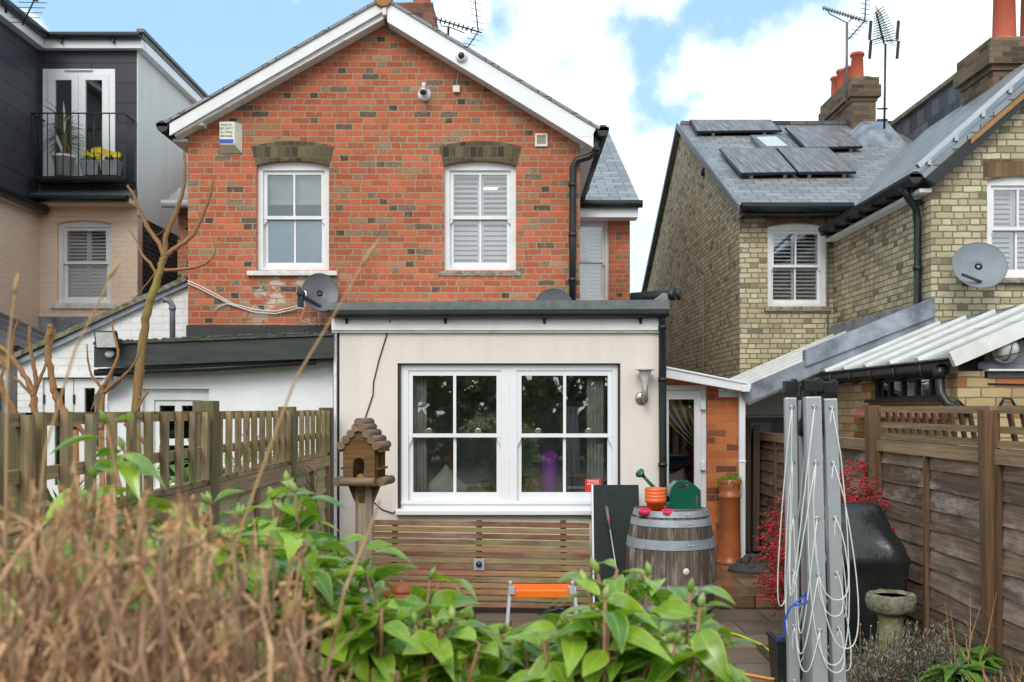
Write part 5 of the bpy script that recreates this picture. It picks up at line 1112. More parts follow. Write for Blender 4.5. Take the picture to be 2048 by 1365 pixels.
m = MB(); m.bar((SX-.03, S0-.05, 2.03), (SX-.03, S1, 2.03), .03, .10, UZ); part('fascia', m, 'w_dkpost', sdh)
m = MB(); gutter(m, (SX-.11, S0+.02, 2.02), (SX-.11, S1, 2.02), .038)
for k in range(5): y = S0+.3+k*.55; m.tube([(SX-.165, y, 2.06), (SX-.15, y, 1.98), (SX-.1, y, 1.955), (SX-.02, y, 1.99)], .008, 6)
part('gutter', m, 'black', sdh)
m = MB(); m.tube([(SX-.11, S0+.06, 2.0), (SX-.11, S0+.04, 1.84), (SX-.09, S0-.02, 1.76), (SX+.06, S0-.05, 1.68)], .034, 12); m.lathe([(.045, 0), (.05, .08)], (SX-.11, S0+.06, 1.95), 14); part('downpipe', m, 'black', sdh)
m = MB(); n = 5; hs = []
for k in range(n): a = wy0+.05+(wy1-wy0-.06)*k/n; hs.append(rect(a, a+(wy1-wy0-.06)/n-.05, wz0_+.04, 1.96))
m.plate(rect(wy0+.002, wy1-.002, wz0_+.002, 1.988), hs, (SX+.04, 0, 0), (0, 1, 0), UZ, (.06, 0, 0)); win = part('window', m, 'black', sdh, .004)
m = MB(); m.box(SX+.06, SX+.066, wy0+.03, wy1-.03, wz0_+.03, 1.97); part('pane', m, 'glass_sky', win)
m = MB(); m.bar((SX+.02, wy0-.04, wz0_+.0), (SX+.02, wy1+.04, wz0_+.0), .14, .03); part('sill', m, 'black', win)
m = MB(); m.hexa([(SX-.12, wy0-.15, wz0_-.15), (SX-.001, wy0-.15, wz0_-.15), (SX-.001, wy1+.2, wz0_-.15), (SX-.12, wy1+.2, wz0_-.15), (SX-.12, wy0-.15, wz0_-.13), (SX-.001, wy0-.15, wz0_-.03), (SX-.001, wy1+.2, wz0_-.03), (SX-.12, wy1+.2, wz0_-.13)]); part('tile_sill', m, 'redtile', sdh)
m = MB(); m.poly([(SX+.6, wy0-.3, 1.2), (SX+.6, wy1+.3, 1.2), (SX+.6, wy1+.3, 2.4), (SX+.6, wy0-.3, 2.4)]); part('room', m, 'room', sdh)
m = MB(); m.tube([(SX+.22, S0-.01, Z(768, S0)), (SX+.6, S0-.01, Z(770, S0)), (6, S0-.01, Z(768, S0))], .006, 5); m.tube([P(1898, 812, S0-.02), P(1915, 800, S0-.02), P(1930, 815, S0-.02)], .01, 6); m.tube([P(1998, 815, S0-.03), P(2008, 797, S0-.03), P(2022, 798, S0-.03), P(2032, 815, S0-.03)], .01, 6); part('pipe', m, 'cable', sdh)
bl = thing('bulkhead_light', 'round caged bulkhead light on the grey gable of the outhouse', 'lamp', P(2005, 725, S0))
c = P(2006, 699, S0-.005); m = MB(); m.lathe([(.105, 0), (.105, .03), (.098, .045), (.088, .05)], c, 28, (0, -1, 0)); part('base', m, 'alu', bl)
m = MB(); m.lathe([(.088, .045), (.080, .085), (.05, .11), (0, .12)], c, 28, (0, -1, 0)); part('diffuser', m, 'lampglass', bl)
m = MB()
for s_ in (-.045, .0, .045):
    pts = [c+Vector((math.cos(t)*.092, -.05-.078*math.sqrt(max(0, math.sin(t))), s_+.02*math.cos(t))) for t in [math.pi*i/12 for i in range(13)]]
    if s_: m.tube(pts, .004, 5)
m.tube([c+Vector((.02*math.cos(t), -.05-.078*math.sqrt(max(0, math.sin(t))), math.cos(t)*.092)) for t in [math.pi*i/12 for i in range(13)]], .004, 5); m.box(c.x-.15, c.x-.1, c.y-.03, c.y, c.z-.09, c.z-.03)
part('cage', m, 'black', bl)

# ================================================================ FENCES
def lap_panel(parent, x, ya, yb, z0, z1, face, mat, n=10, wavy=.0, frame='w_cap'):
    """one lap panel lying along Y at x; face = +1 or -1: the side we see"""
    m = MB(); hgt = (z1-z0)/n; seg = 16
    for k in range(n):
        b0 = len(m.v); r = random.random(); sd_ = random.uniform(0, 50)
        for i in range(seg+1):
            t = i/seg; y = ya+(yb-ya)*t; wv = wavy*noise.noise(Vector((t*3+sd_, k, 0)))
            zb = z0+k*hgt-.02+wv; zt = z0+(k+1)*hgt+.005; xo = face*(.016+.004*noise.noise(Vector((t*2, sd_, 3))))
            m.v += [Vector((x+xo, y, zb)), Vector((x+face*.003, y, zt)), Vector((x+xo-face*.014, y, zb))]
        for i in range(seg):
            o = b0+i*3; u0, u1 = (yb-ya)*i/seg, (yb-ya)*(i+1)/seg
            m.face([o, o+3, o+4, o+1], [(u0, 0), (u1, 0), (u1, hgt), (u0, hgt)], r); m.face([o+2, o+5, o+3, o], [(u0, 0), (u1, 0), (u1, .01), (u0, .01)], r)
    m.poly([(x-face*.012, ya, z0), (x-face*.012, yb, z0), (x-face*.012, yb, z1), (x-face*.012, ya, z1)])
    pn = part('fence_panel', m, mat, parent)
    for t in (0, .5, 1):
        m = MB(); y = ya+.02+(yb-ya-.04)*t; m.bar((x+face*.03, y, z0), (x+face*.03, y, z1-.06), .035, .03, UX); part('stile', m, 'w_rpost' if face < 0 else 'w_cap', pn)
    m = MB(); m.bar((x+face*.028, ya, z1-.03), (x+face*.028, yb, z1-.03), .035, .065); m.bar((x+face*.01, ya, z1+.012), (x+face*.01, yb, z1+.012), .07, .02)
    part('capping', m, frame, pn); return pn
fl_ = thing('garden_fence', 'mossy lap fence topped with picket trellis on the left of the garden', 'fence', (-1.6, 6, 0))
FX = -1.60; posts = [1.35, 3.28, 5.23, 7.12, 8.62]
for i, y in enumerate(posts):
    m = MB(); zt_ = (1.74, 1.74, 1.762, 1.735, 1.73)[i]; m.box(FX-.055-(.05 if i == 1 else 0), FX+(.012 if i == 1 else .055), y-(.03 if i == 1 else .055), y+(.03 if i == 1 else .055), 0, zt_-(.06 if i == 1 else 0), along=UZ); part('post', m, 'w_post' if i < 4 else 'w_dkpost', fl_, .004)
for a, b in zip(posts, posts[1:]):
    a += .06 if a != posts[1] else -.02; b -= .06 if b != posts[1] else -.02; zs = 1.30
    lap_panel(fl_, FX, a, b, .08, zs, 1, 'w_board', 9, .006)
    m = MB(); m.bar((FX, a, zs+.04), (FX, b, zs+.04), .05, .03)
    for z in (1.685, 1.50): m.bar((FX, a, z), (FX, b, z), .03, .045, r=.7)
    tr = part('trellis', m, 'w_left', fl_)
    n = round((b-a)/.185)
    for k in range(n):
        y = a+.06+(b-a-.12)*k/(n-1); ln = random.uniform(-.008, .008); m = MB(); m.bar((FX+.032, y, zs+.055), (FX+.034, y+ln, 1.705+random.uniform(-.006, .006)), .036, .03, UX); part('picket', m, 'w_left', tr)
fr_ = thing('garden_fence', 'weathered brown lap fence with short trellis on the right of the garden', 'fence', (2.8, 7, 0))
GX = 2.77; rposts = [3.75, 5.70, 7.53, 9.45, 11.35]
for i, y in enumerate(rposts):
    m = MB(); zt_ = (1.74, 1.715, 1.745, 1.47, 1.50)[i]; ln = (.0, .035, .01, 0, 0)[i]
    m.hexa([(GX-.10+ln, y-.045, .0), (GX-.01+ln, y-.045, 0), (GX-.01+ln, y+.045, 0), (GX-.10+ln, y+.045, 0), (GX-.10, y-.045, zt_), (GX-.01, y-.045, zt_), (GX-.01, y+.045, zt_), (GX-.10, y+.045, zt_)], along=UZ); part('post', m, 'w_rpost', fr_, .004)
for i, (a, b) in enumerate(zip(rposts, rposts[1:])):
    a += .05; b -= .05; zs = 1.47 if i < 2 else 1.46-.02*(i-2)
    lap_panel(fr_, GX, a, b, .04, zs, -1, 'w_right', 11, .022)
    if i < 2:
        m = MB(); m.bar((GX, a, zs+.05), (GX, b, zs+.05), .06, .04); m.bar((GX, a, 1.60), (GX, b, 1.60), .03, .04); m.bar((GX, a, 1.715), (GX, b, 1.715), .05, .045)
        tr = part('trellis', m, 'w_cap', fr_)
        for k in range(13):
            y = a+.06+(b-a-.12)*k/12; m = MB(); m.bar((GX+.03, y-.03, zs+.06), (GX+.03, y+.04, 1.70), .032, .02, UX); part('picket', m, 'w_rpost', tr)
m = MB()
for k in range(3): m.bar((GX-.28+.10*k, 11.0+.02*k, .15), (GX-.28+.10*k, 11.0, 1.58-.02*k), .07, .03, (0, 1, 0))
single('lath_screen', m, 'w_dkpost', 'upright dark laths beside the white downpipe', 'screen')

# ================================================================ GARDEN OBJECTS
# slatted table top leaning on its edge under the window
T = 8.42; stp = thing('slatted_table', 'reddish brown slatted folding table stood on edge under the window', 'table', (X(960, T), T, 0))
x0, x1, zt_, zb_ = X(735, T), X(1180, T), Z(1044, T), Z(1212, T); lean = .14; n = 14
for k in range(n):
    t = (k+.5)/n; z = zb_+(zt_-zb_)*t; y = T-.05+lean*t; hh = (zt_-zb_)/n*.86
    m = MB(); m.bar((x0, y, z+.012), (x1, y, z-.022+.004*t), hh, .022, (0, -1, .15)); part('slat', m, 'w_table2' if k in (1, 4, 7, 10, 12) else 'w_table', stp, .002)
m = MB()
for xx in (x0+.22, (x0+x1)/2, x1-.22): m.bar((xx, T-.03, zb_), (xx, T+lean-.02, zt_), .05, .03, (0, 1, 0))
part('batten', m, 'w_dkpost', stp)  # battens coloured dark to paint in the shade between slats
ph_ = MB(); q = Vector((X(958, T), T+.0, Z(1129, T))); ph_.plate(rect(-.045, .045, -.048, .048), [[(.027*math.cos(t*.3927), .027*math.sin(t*.3927)) for t in range(16)]], q+Vector((0, -.005, 0)), UX, Vector((0, .15, 1)).normalized(), (0, .006, 0))
part('parasol_plate', ph_, 'ashy', stp); m = MB(); m.lathe([(.027, -.004), (.025, -.014), (.022, -.012), (.022, .03), (.001, .03)], q, 20, (0, -1, .15)); part('parasol_hole', m, 'lens', stp)
m = MB()
for xx in (X(930, T), X(1160, T)):
    m.tube([(xx, T-.02, zb_+.02), (xx-.35, T-.12, .02)], .014, 6); m.tube([(xx-.35, T-.02, zb_+.02), (xx, T-.12, .02)], .014, 6)
part('leg', m, 'black', stp)
# granite slab and golf club
gs = thing('granite_slab', 'black speckled granite worktop offcut leaning upright beside the barrel', 'slab', (X(1230, 8.55), 8.5, 0))
a, b = X(1186, 8.5), X(1277, 8.55); m = MB(); m.hexa([(a-.0, 8.30, .0), (b, 8.30, .0), (b, 8.335, .0), (a, 8.335, .0), (a+.012, 8.62, Z(971, 8.6)), (b+.01, 8.62, Z(971, 8.6)), (b+.01, 8.655, Z(971, 8.6)), (a+.012, 8.655, Z(971, 8.6))]); part('slab', m, 'granite', gs, .003)
m = MB(); m.hexa([(a-.016, 8.295, .0), (a-.001, 8.295, .0), (a-.001, 8.34, .0), (a-.016, 8.34, .0), (a-.004, 8.615, Z(970, 8.6)), (a+.011, 8.615, Z(970, 8.6)), (a+.011, 8.66, Z(970, 8.6)), (a-.004, 8.66, Z(970, 8.6))]); part('edge_strip', m, 'alu', gs)
gc = thing('golf_club', 'thin golf club leaning on the black granite slab', 'golf club', P(1250, 1250, 8.1))
p0, p1 = P(1213, 1014, 8.48), P(1250, 1248, 8.12); m = MB(); m.tube([p0.lerp(p1, .2), p1], [.006, .004], 8); part('shaft', m, 'alu', gc); m = MB(); m.tube([p0, p0.lerp(p1, .2)], [.014, .010], 10); part('grip', m, 'greypl', gc)
m = MB(); m.tube([p0.lerp(p1, .105), p0.lerp(p1, .12)], .0145, 10); part('grip_band', m, 'red_sign', gc); m = MB(); m.hexa([p1+Vector(v) for v in ((-.01, 0, -.03), (.07, -.01, -.03), (.07, .01, -.03), (-.01, .02, -.03), (-.01, 0, .01), (.07, -.01, .03), (.07, .01, .03), (-.01, .02, .01))]); part('head', m, 'steel', gc, .004)
# barrel
BD = 7.8; bc = Vector((X(1341, BD), BD, 0)); br = thing('oak_barrel', 'weathered oak barrel with grey hoops serving as a stand for pots', 'barrel', bc)
bh = Z(1018, BD); prof = lambda t: .352-.072*(2*t-1)**2
nst = 24; m = MB(); ring = 20
for s_ in range(nst):
    r = random.random(); b0 = len(m.v); a0, a1 = 2*math.pi*s_/nst, 2*math.pi*(s_+1)/nst
    for i in range(ring+1):
        t = i/ring; rr = prof(t)
        for f in (.015, .5, .985):
            aa = a0+(a1-a0)*f; r3 = rr*(1 if f == .5 else .9965); m.v.append(bc+Vector((r3*math.cos(aa), r3*math.sin(aa), bh*t)))
    for i in range(ring):
        for j in range(2):
            o = b0+i*3+j; u0, u1 = bh*i/ring, bh*(i+1)/ring; m.face([o, o+1, o+4, o+3], [(u0, .05*j), (u0, .05*j+.05), (u1, .05*j+.05), (u1, .05*j)], r, True)
m.lathe([(.001, bh-.03), (prof(1)-.012, bh-.03), (prof(1)-.004, bh)], bc, 40, r=.3); part('stave', m, 'w_barrel', br)
for py0, py1 in ((1014, 1037), (1042, 1056), (1082, 1101), (1173, 1192), (1216, 1226), (1236, 1252)):
    za_, zb_ = [1.72-(py-818)*(BD-.31)/2000 for py in (py0, py1)]; za_ = min(za_, bh+.004); m = MB(); ps = []
    ta, tb_ = zb_/bh, za_/bh; m.lathe([(prof(ta)-.003, zb_), (prof(ta)+.004, zb_)], bc, 56, cap=False, r=.5); m.lathe([(prof(ta)+.004, zb_), (prof(tb_)+.004, za_)], bc, 56, cap=False, r=.5); m.lathe([(prof(tb_)+.004, za_), (prof(tb_)-.004, za_)], bc, 56, cap=False, r=.5)
    hp = part('hoop', m, 'galv', br); m = MB()
    for dx in (-.02, .025): aa = R(-72)+dx*2; rr = prof((ta+tb_)/2)+.006; m.ball(bc+Vector((rr*math.cos(aa), rr*math.sin(aa), (za_+zb_)/2)), .008, n=8, k=5)
    part('rivet', m, 'alu', hp)
q = P(1372, 1144, BD-.345); m = MB(); m.lathe([(.026, 0), (.026, .012), (.018, .018), (.001, .018)], q+Vector((0, .012, 0)), 20, (.1, -1, 0)); part('bung', m, 'alarm', br)
m = MB(); q = P(1369, 1222, BD-.33); m.tube([q+Vector((0, .05, 0)), q+Vector((0, -.06, 0))], .012, 8); m.tube([q+Vector((0, -.05, .03)), q+Vector((0, -.05, -.05))], .011, 8); part('tap', m, 'ridge', br)
top = bh-.028
cpos = Vector((X(1311, 7.66), 7.66, top)); z = 0
for k in range(4):
    pt = MB(); h = .125; pt.lathe([(.001, .004), (.054, .0), (.070, .088), (.080, .089), (.082, .125), (.074, .125), (.070, .095), (.05, .01), (.001, .008)], cpos+UZ*(k*.026), 28); 
    o = single('plant_pot', pt, 'orange', ('orange plastic pot at the bottom of the stack on the barrel', 'second orange plastic pot up the stack on the barrel', 'third orange plastic pot up the stack on the barrel', 'topmost orange plastic pot of the stack on the barrel')[k], 'plant pot', loc=cpos+UZ*(k*.026), group='stacked orange pots on the barrel')
for px, dd in ((1335, 7.56), (1290, 7.62)):
    m = MB(); c = Vector((X(px, dd), dd, top)); nn = 18
    m.lathe([(.036, 0), (.046, .012), (.046, .03), (.03, .045), (.001, .048)], c, nn)
    for k in range(nn): aa = 2*math.pi*k/nn; m.tube([c+Vector((math.cos(aa)*.045, math.sin(aa)*.045, .002)), c+Vector((math.cos(aa)*.048, math.sin(aa)*.048, .03)), c+Vector((math.cos(aa)*.03, math.sin(aa)*.03, .047))], .005, 5)
    single('plastic_cup', m, 'pink', 'pink ribbed plastic cup in front of the orange pots' if px == 1335 else 'pink ribbed plastic cup half hidden behind the stacked pots', 'cup', loc=c)
wc = thing('watering_can', 'dark green plastic watering can standing on the barrel', 'watering can', Vector((X(1366, 7.85), 7.85, top)))
s_ = F/7.85; wp = [(1335, 1016), (1336, 985), (1339, 970), (1350, 959), (1376, 959), (1385, 965), (1397, 976), (1398, 1016)]
f3 = lambda p: (X(p[0], 7.85), 0, Z(p[1], 7.85)); outer = [(X(p[0], 7.85), Z(p[1], 7.85)-.012) for p in wp]
h1 = [(X(p[0], 7.85), Z(p[1], 7.85)-.012) for p in ((1345, 972), (1375, 972), (1373, 964.5), (1353, 964.5))]; h2 = [(X(p[0], 7.85), Z(p[1], 7.85)-.012) for p in ((1387, 1008), (1394, 1006), (1394, 984), (1388, 985))]
m = MB(); m.plate(outer, [h1, h2], (0, 7.76, 0), UX, UZ, (0, .16, 0)); part('body', m, 'green', wc, .007)
m = MB(); p0, p1 = P(1336, 1000, 7.83), P(1287, 953, 7.72); m.tube([p0, p0.lerp(p1, .5)+Vector((0, 0, -.012)), p1], [.022, .015, .012], 12); part('spout', m, 'green', wc)
m = MB(); dd_ = (p1-p0).normalized(); m.lathe([(.013, -.01), (.018, .01), (.038, .04), (.038, .05), (.001, .056)], p1, 20, (dd_+Vector((-.3, -.25, .2)))); part('rose', m, 'green', wc)
# chimney-pot planter
cp = thing('pot_planter', 'tall terracotta chimney pot planted with bright green trailing leaves', 'planter', (X(1460, 10.33), 10.33, .12))
c = Vector((X(1459, 10.33), 10.33, .12)); ht = Z(958, 10.33)-.12; m = MB()
m.lathe([(.135, 0), (.135, .03), (.118, .05), (.114, .10), (.108, ht-.20), (.118, ht-.19), (.118, ht-.165), (.106, ht-.16), (.108, ht-.1), (.120, ht-.005), (.112, ht), (.10, ht-.05), (.001, ht-.05)], c, 36); part('pot', m, 'terracotta', cp)
m = MB()
for i in range(900):
    a_ = random.uniform(0, 6.28); rr = .135*math.sqrt(random.random()); q = c+Vector((rr*math.cos(a_), rr*math.sin(a_), ht-.02+random.uniform(0, .065)*(1-(rr/.17)**2)-(.06*random.random() if rr > .11 else 0)))
    m.leaf(q, (random.uniform(-1, 1), random.uniform(-1, 1), random.uniform(-.1, .9)), UZ, random.uniform(.014, .024), .013, .3, seg=2)
part('leaves', m, 'succulent', cp)
m = MB(); c = Vector((X(1500, 9.9), 9.9, .12))
for k in range(26):
    a_ = random.uniform(0, 6.28); rr = random.uniform(.03, .15); m.ball(c+Vector((rr*math.cos(a_), rr*math.sin(a_), max(.02, .20-rr*1.1)*random.uniform(.3, 1))), random.uniform(.03, .055), None, random.uniform(.02, .045), 8, 5)
m.lathe([(.22, 0), (.21, .025), (.14, .06), (.05, .1)], c, 20)
single('netting_heap', m, 'dark', 'crumpled black heap of netting at the foot of the fence post', 'netting', loc=c)
# bird table
bd = 6.7; bp = Vector((X(729, bd), bd, 0)); bt = thing('bird_table', 'wooden bird table with a log roof on an octagonal post', 'bird table', bp)
ang = R(-9); Rm = Matrix.Rotation(ang, 3, 'Z'); L3 = lambda x, y, z: bp + Rm @ Vector((x, y, 0)) + UZ*z
m = MB(); m.lathe([(.062, 0), (.062, Z(990, bd)), (.05, Z(965, bd)+.01)], bp, 8, sm=False, xdir=Rm @ Vector((math.cos(.39), math.sin(.39), 0))); part('post', m, 'w_bird', bt)
for k in range(4):
    m = MB(); a_ = k*math.pi/2; dx, dy = math.cos(a_), math.sin(a_); zb_, zt_ = Z(1004, bd), Z(966, bd)-.002
    px_, py_ = -dy*.02, dx*.02
    m.hexa([L3(dx*.05-px_, dy*.05-py_, zb_), L3(dx*.062-px_, dy*.062-py_, zb_), L3(dx*.062+px_, dy*.062+py_, zb_), L3(dx*.05+px_, dy*.05+py_, zb_), L3(dx*.05-px_, dy*.05-py_, zt_), L3(dx*.115-px_, dy*.115-py_, zt_), L3(dx*.115+px_, dy*.115+py_, zt_), L3(dx*.05+px_, dy*.05+py_, zt_)]); part('brace', m, 'w_feed', bt)
zf, ze, za_ = Z(963, bd), Z(895, bd), Z(862, bd); hw = .108; dpt = .125
m = MB(); m.hexa([L3(-.13, -.13, zf-.02), L3(.13, -.13, zf-.02), L3(.13, .13, zf-.02), L3(-.13, .13, zf-.02), L3(-.13, -.13, zf), L3(.13, -.13, zf), L3(.13, .13, zf), L3(-.13, .13, zf)]); part('platform', m, 'w_feed', bt)
for (a, b) in (((-.115, -.15), (.115, -.15)), ((-.115, .15), (.115, .15)), ((-.148, -.13), (-.148, .13)), ((.148, -.13), (.148, .13))):
    m = MB(); m.tube([L3(*a, zf+.006), L3(*b, zf+.006)], .029, 14, sm=True); part('edge_log', m, 'w_log', bt)
nx = Rm @ UX; ny = Rm @ Vector((0, 1, 0))
hole = [(-.040, .002), (.040, .002), (.040, .12)]+[(.040*math.cos(t), .12+.045*math.sin(t)) for t in (.5, 1.05, 1.57, 2.1, 2.64)]+[(-.040, .12)]
for yy in (-dpt, dpt-.012):
    m = MB(); m.plate([(-hw, .001), (hw, .001), (hw, ze-zf+.01), (0, za_-zf+.03), (-hw, ze-zf+.01)], [hole], L3(0, yy, zf), nx, UZ, ny*.012); part('gable', m, 'w_feed', bt)
for sx_ in (-1, 1):
    m = MB(); m.bar(L3(sx_*(hw-.01), -.05, zf), L3(sx_*(hw-.01), -.05, ze), .02, .02); m.bar(L3(sx_*(hw-.01), .06, zf), L3(sx_*(hw-.01), .06, ze), .02, .02); m.bar(L3(sx_*(hw+.01), -.1, zf+.09), L3(sx_*(hw+.01), .1, zf+.09), .03, .014); part('side_rail', m, 'w_feed', bt)
for sx_ in (-1, 1):
    m = MB(); e = L3(sx_*.138, 0, ze-.022); t_ = L3(0, 0, za_+.03); dy_ = ny*.132; nrm_ = UZ*.006
    m.hexa([e-dy_-nrm_, t_-dy_-nrm_, t_+dy_-nrm_, e+dy_-nrm_, e-dy_+nrm_, t_-dy_+nrm_, t_+dy_+nrm_, e+dy_+nrm_]); rb = part('roof_board', m, 'w_feed', bt)
    for k in range(4):
        t = (k+.5)/4; q = t_.lerp(e, t*.97+.02)+UZ*.016; m = MB(); m.tube([q-ny*.142, q+ny*.14], .027, 14); part('roof_log', m, 'w_log', rb)
m = MB(); q = L3(0, 0, za_+.058); m.tube([q-ny*.142, q+ny*.14], .028, 14); part('ridge_log', m, 'w_log', bt)
m = MB(); m.ball(L3(-.01, -.05, zf+.03), .03, .03, .025); m.ball(L3(.03, -.08, zf+.02), .02); single('fat_ball', m, 'wicker', 'small feed ball lying inside the bird table', 'bird feed')
# orange step-up
st = 7.2; sp = thing('step_stool', 'low work platform with a bright orange top and grey legs', 'step stool', (X(1082, st), st, 0))
x0, x1, zt_ = X(1024, st), X(1143, st), Z(1181, st-.13); m = MB(); m.box(x0, x1, st-.13, st+.13, zt_-.055, zt_); part('tread', m, 'orange_paint', sp, .006)
m = MB()
for k in range(5): m.box(x0+.01, x1-.01, st-.11+.05*k, st-.10+.05*k, zt_-.001, zt_+.004)
part('grip_rib', m, 'orange_paint', sp)
for xx, sg in ((x0, -1), (x1, 1)):
    for yy, sy in ((st-.10, -1), (st+.10, 1)):
        m = MB(); m.bar((xx+sg*.012, yy, zt_+.02), (xx+sg*.05, yy+sy*.10, .0), .045, .022, UX); part('leg', m, 'greypl2', sp)
    m = MB(); m.hexa([(xx+sg*.0-.02, st-.15, zt_-.03), (xx+sg*.0+.02, st-.15, zt_-.03), (xx+.02, st-.07, zt_-.03), (xx-.02, st-.07, zt_-.03), (xx+sg*.0-.025-.01*sg, st-.15, zt_+.03), (xx+.01-.01*sg, st-.15, zt_+.035), (xx+.01-.01*sg, st-.07, zt_+.02), (xx-.025-.01*sg, st-.07, zt_+.02)]); part('corner_bracket', m, 'greypl2', sp, .006)
# clay pots behind the camellia
tg = thing('clay_tagine', 'terracotta pot with a domed knobbed lid half hidden by leaves', 'pot', (X(802, 7.7), 7.7, 0))
c = Vector((X(803, 7.7), 7.7, 0)); z0 = Z(1186, 7.7); m = MB(); m.lathe([(.09, 0), (.13, .12), (.13, z0-.02), (.14, z0-.02), (.14, z0), (.001, z0)], c, 28); part('pot', m, 'terracotta', tg)
m = MB(); m.lathe([(.098, z0+.001), (.09, z0+.03), (.06, z0+.065), (.028, z0+.078), (.014, z0+.082), (.018, z0+.098), (.001, z0+.104)], c, 28); part('lid', m, 'terracotta', tg)
cb2 = thing('clay_bowl', 'dark red clay bowl in front of the lidded pot', 'bowl', (X(835, 7.2), 7.2, 0)); c = Vector((X(838, 7.2), 7.2, 0)); z0 = Z(1200, 7.2)
m = MB(); m.lathe([(.12, 0), (.15, z0-.08), (.185, z0-.05), (.19, z0), (.175, z0), (.16, z0-.06), (.001, z0-.07)], c, 30); part('bowl', m, 'redtile', cb2)
# rotary airer, folded
ad = 3.0; ac_ = Vector((X(1622, ad), ad, 0)); ra = thing('rotary_airer', 'folded rotary washing line with grey arms and slack white cords', 'washing line', ac_)
lean = Vector((.030, .0, -1.45)); ztop = Z(762, ad)
m = MB(); m.tube([ac_+UZ*0, ac_+UZ*(ztop-.01)], .021, 14); part('pole', m, 'zinc', ra); m = MB(); m.lathe([(.026, 0), (.036, .005), (.036, .05), (.03, .06), (.026, .14)], ac_+UZ*(ztop-.17), 18); part('hub', m, 'black', ra)
arms = [(-.062, .0, .035, .026), (-.012, -.05, .046, .036), (.050, -.015, .040, .030), (.0, .055, .04, .03)]
for i, (dx, dy, wd, dp) in enumerate(arms):
    tp = ac_+Vector((dx, dy, ztop+(0, .002, -.003, -.008)[i])); bt_ = ac_+Vector((dx*1.25+.03, dy*1.35, .38))
    m = MB(); m.bar(tp-UZ*.05, bt_, wd, dp, (0, 1, 0)); arm = part('arm', m, 'alu', ra, .004)
    m = MB(); m.bar(tp, tp-UZ*.036, wd+.006, dp+.006, (0, 1, 0)); m.bar(tp+UZ*.006+Vector((wd*.3, 0, 0)), tp-UZ*.02+Vector((wd*.3, 0, 0)), .012, dp+.008, (0, 1, 0)); part('end_cap', m, 'black', arm, .003)
    m = MB()
    for k in range(8):
        m = MB(); q = tp.lerp(bt_, .055+k*.115); yy = Vector((0, -dp/2-.001, 0)); m.lathe([(.0075, 0), (.0075, .002), (.003, .003)], q+yy, 12, (0, -1, 0)); part('eyelet', m, 'ashy', arm)
for i in range(4):
    j = (i+1) % 4; m = MB(); (dx0, dy0, w0, d0_), (dx1, dy1, w1_, d1_) = arms[i], arms[j]
    for k in range(8):
        t = .055+k*.115; za_ = ztop-(ztop-.38)*t; drop = (ztop-.38)*t; pts = []
        s_ = max(.12, random.uniform(.60, .90)-drop) if k < 6 else random.uniform(.12, .3)
        a = ac_+Vector((dx0*(1+.25*t)+.03*t, dy0*(1+.35*t)-d0_/2-.003, za_)); b = ac_+Vector((dx1*(1+.25*t)+.03*t, dy1*(1+.35*t)-d1_/2-.003, za_)); outv = ((a+b)/2-ac_); outv.z = 0; outv = outv.normalized() if outv.length > .01 else Vector((1, 0, 0))
        side = Vector((1 if i in (1, 2) else -1, -.4, 0)).normalized(); ab = side.lerp((b-a).normalized()*(1 if i in (0, 1) else -1), .35); ab.z = 0; w_ = random.uniform(.018, .045)*min(1, s_/.35); sh_ = random.uniform(.015, .06)*min(1, s_/.4)
        for u in range(25):
            q = u/24; hang = 1-abs(2*q-1)**2.4; p = a.lerp(b, q)-UZ*s_*hang+side*sh_*hang-ab*w_*math.cos(math.pi*q)*hang**.6*1.6+outv*.012*math.sin(math.pi*q)+Vector((0, -.012*math.sin(math.pi*q), 0)); pts.append(p)
        m.tube(pts, .0017, 5)
    part('washing_cord', m, 'rope', ra)
m = MB(); m.tube([P(1612, 1188, 2.93), P(1600, 1200, 2.9), P(1580, 1215, 2.9), P(1568, 1245, 2.9), P(1570, 1265, 2.9), P(1553, 1285, 2.9)], .003, 6); m.tube([P(1612, 1188, 2.93), P(1614, 1205, 2.9), P(1590, 1212, 2.88)], .003, 6); single('cord', m, 'blue', 'bright blue cord knotted on the folded washing line', 'cord')
# black planter and hoses
bx = thing('square_planter', 'small square black planter at the foot of the washing line', 'planter', (X(1572, 6.3), 6.3, 0)); z0 = Z(1280, 6.3); a, b = X(1545, 6.3), X(1606, 6.3)
m = MB(); m.hexa([(a+.015, 6.22, .0), (b-.015, 6.22, .0), (b-.015, 6.40, 0), (a+.015, 6.40, 0), (a, 6.2, z0), (b, 6.2, z0), (b, 6.42, z0), (a, 6.42, z0)]); m.box(a-.008, b+.008, 6.19, 6.43, z0+.001, z0+.025); part('pot', m, 'black', bx, .004); m = MB(); m.box(a+.01, b-.01, 6.21, 6.41, z0+.026, z0+.03); part('soil', m, 'soil', bx)
m = MB(); gz = lambda px, py: P(px, py, H*F/(py-HY))+UZ*.012
m.tube([gz(1390, 1262), gz(1430, 1262), gz(1480, 1275), gz(1520, 1292), gz(1547, 1312), gz(1560, 1330), gz(1543, 1345), gz(1552, 1362), gz(1585, 1385), gz(1700, 1420)], .011, 8); single('garden_hose', m, 'hose', 'yellow green garden hose snaking over the paving', 'hose')
m = MB(); m.tube([gz(1250, 1305), gz(1380, 1335), gz(1450, 1345), gz(1540, 1362), gz(1660, 1366), gz(1800, 1372)], .010, 8); single('power_cable', m, 'hose_o', 'orange cable lying across the paving', 'cable')
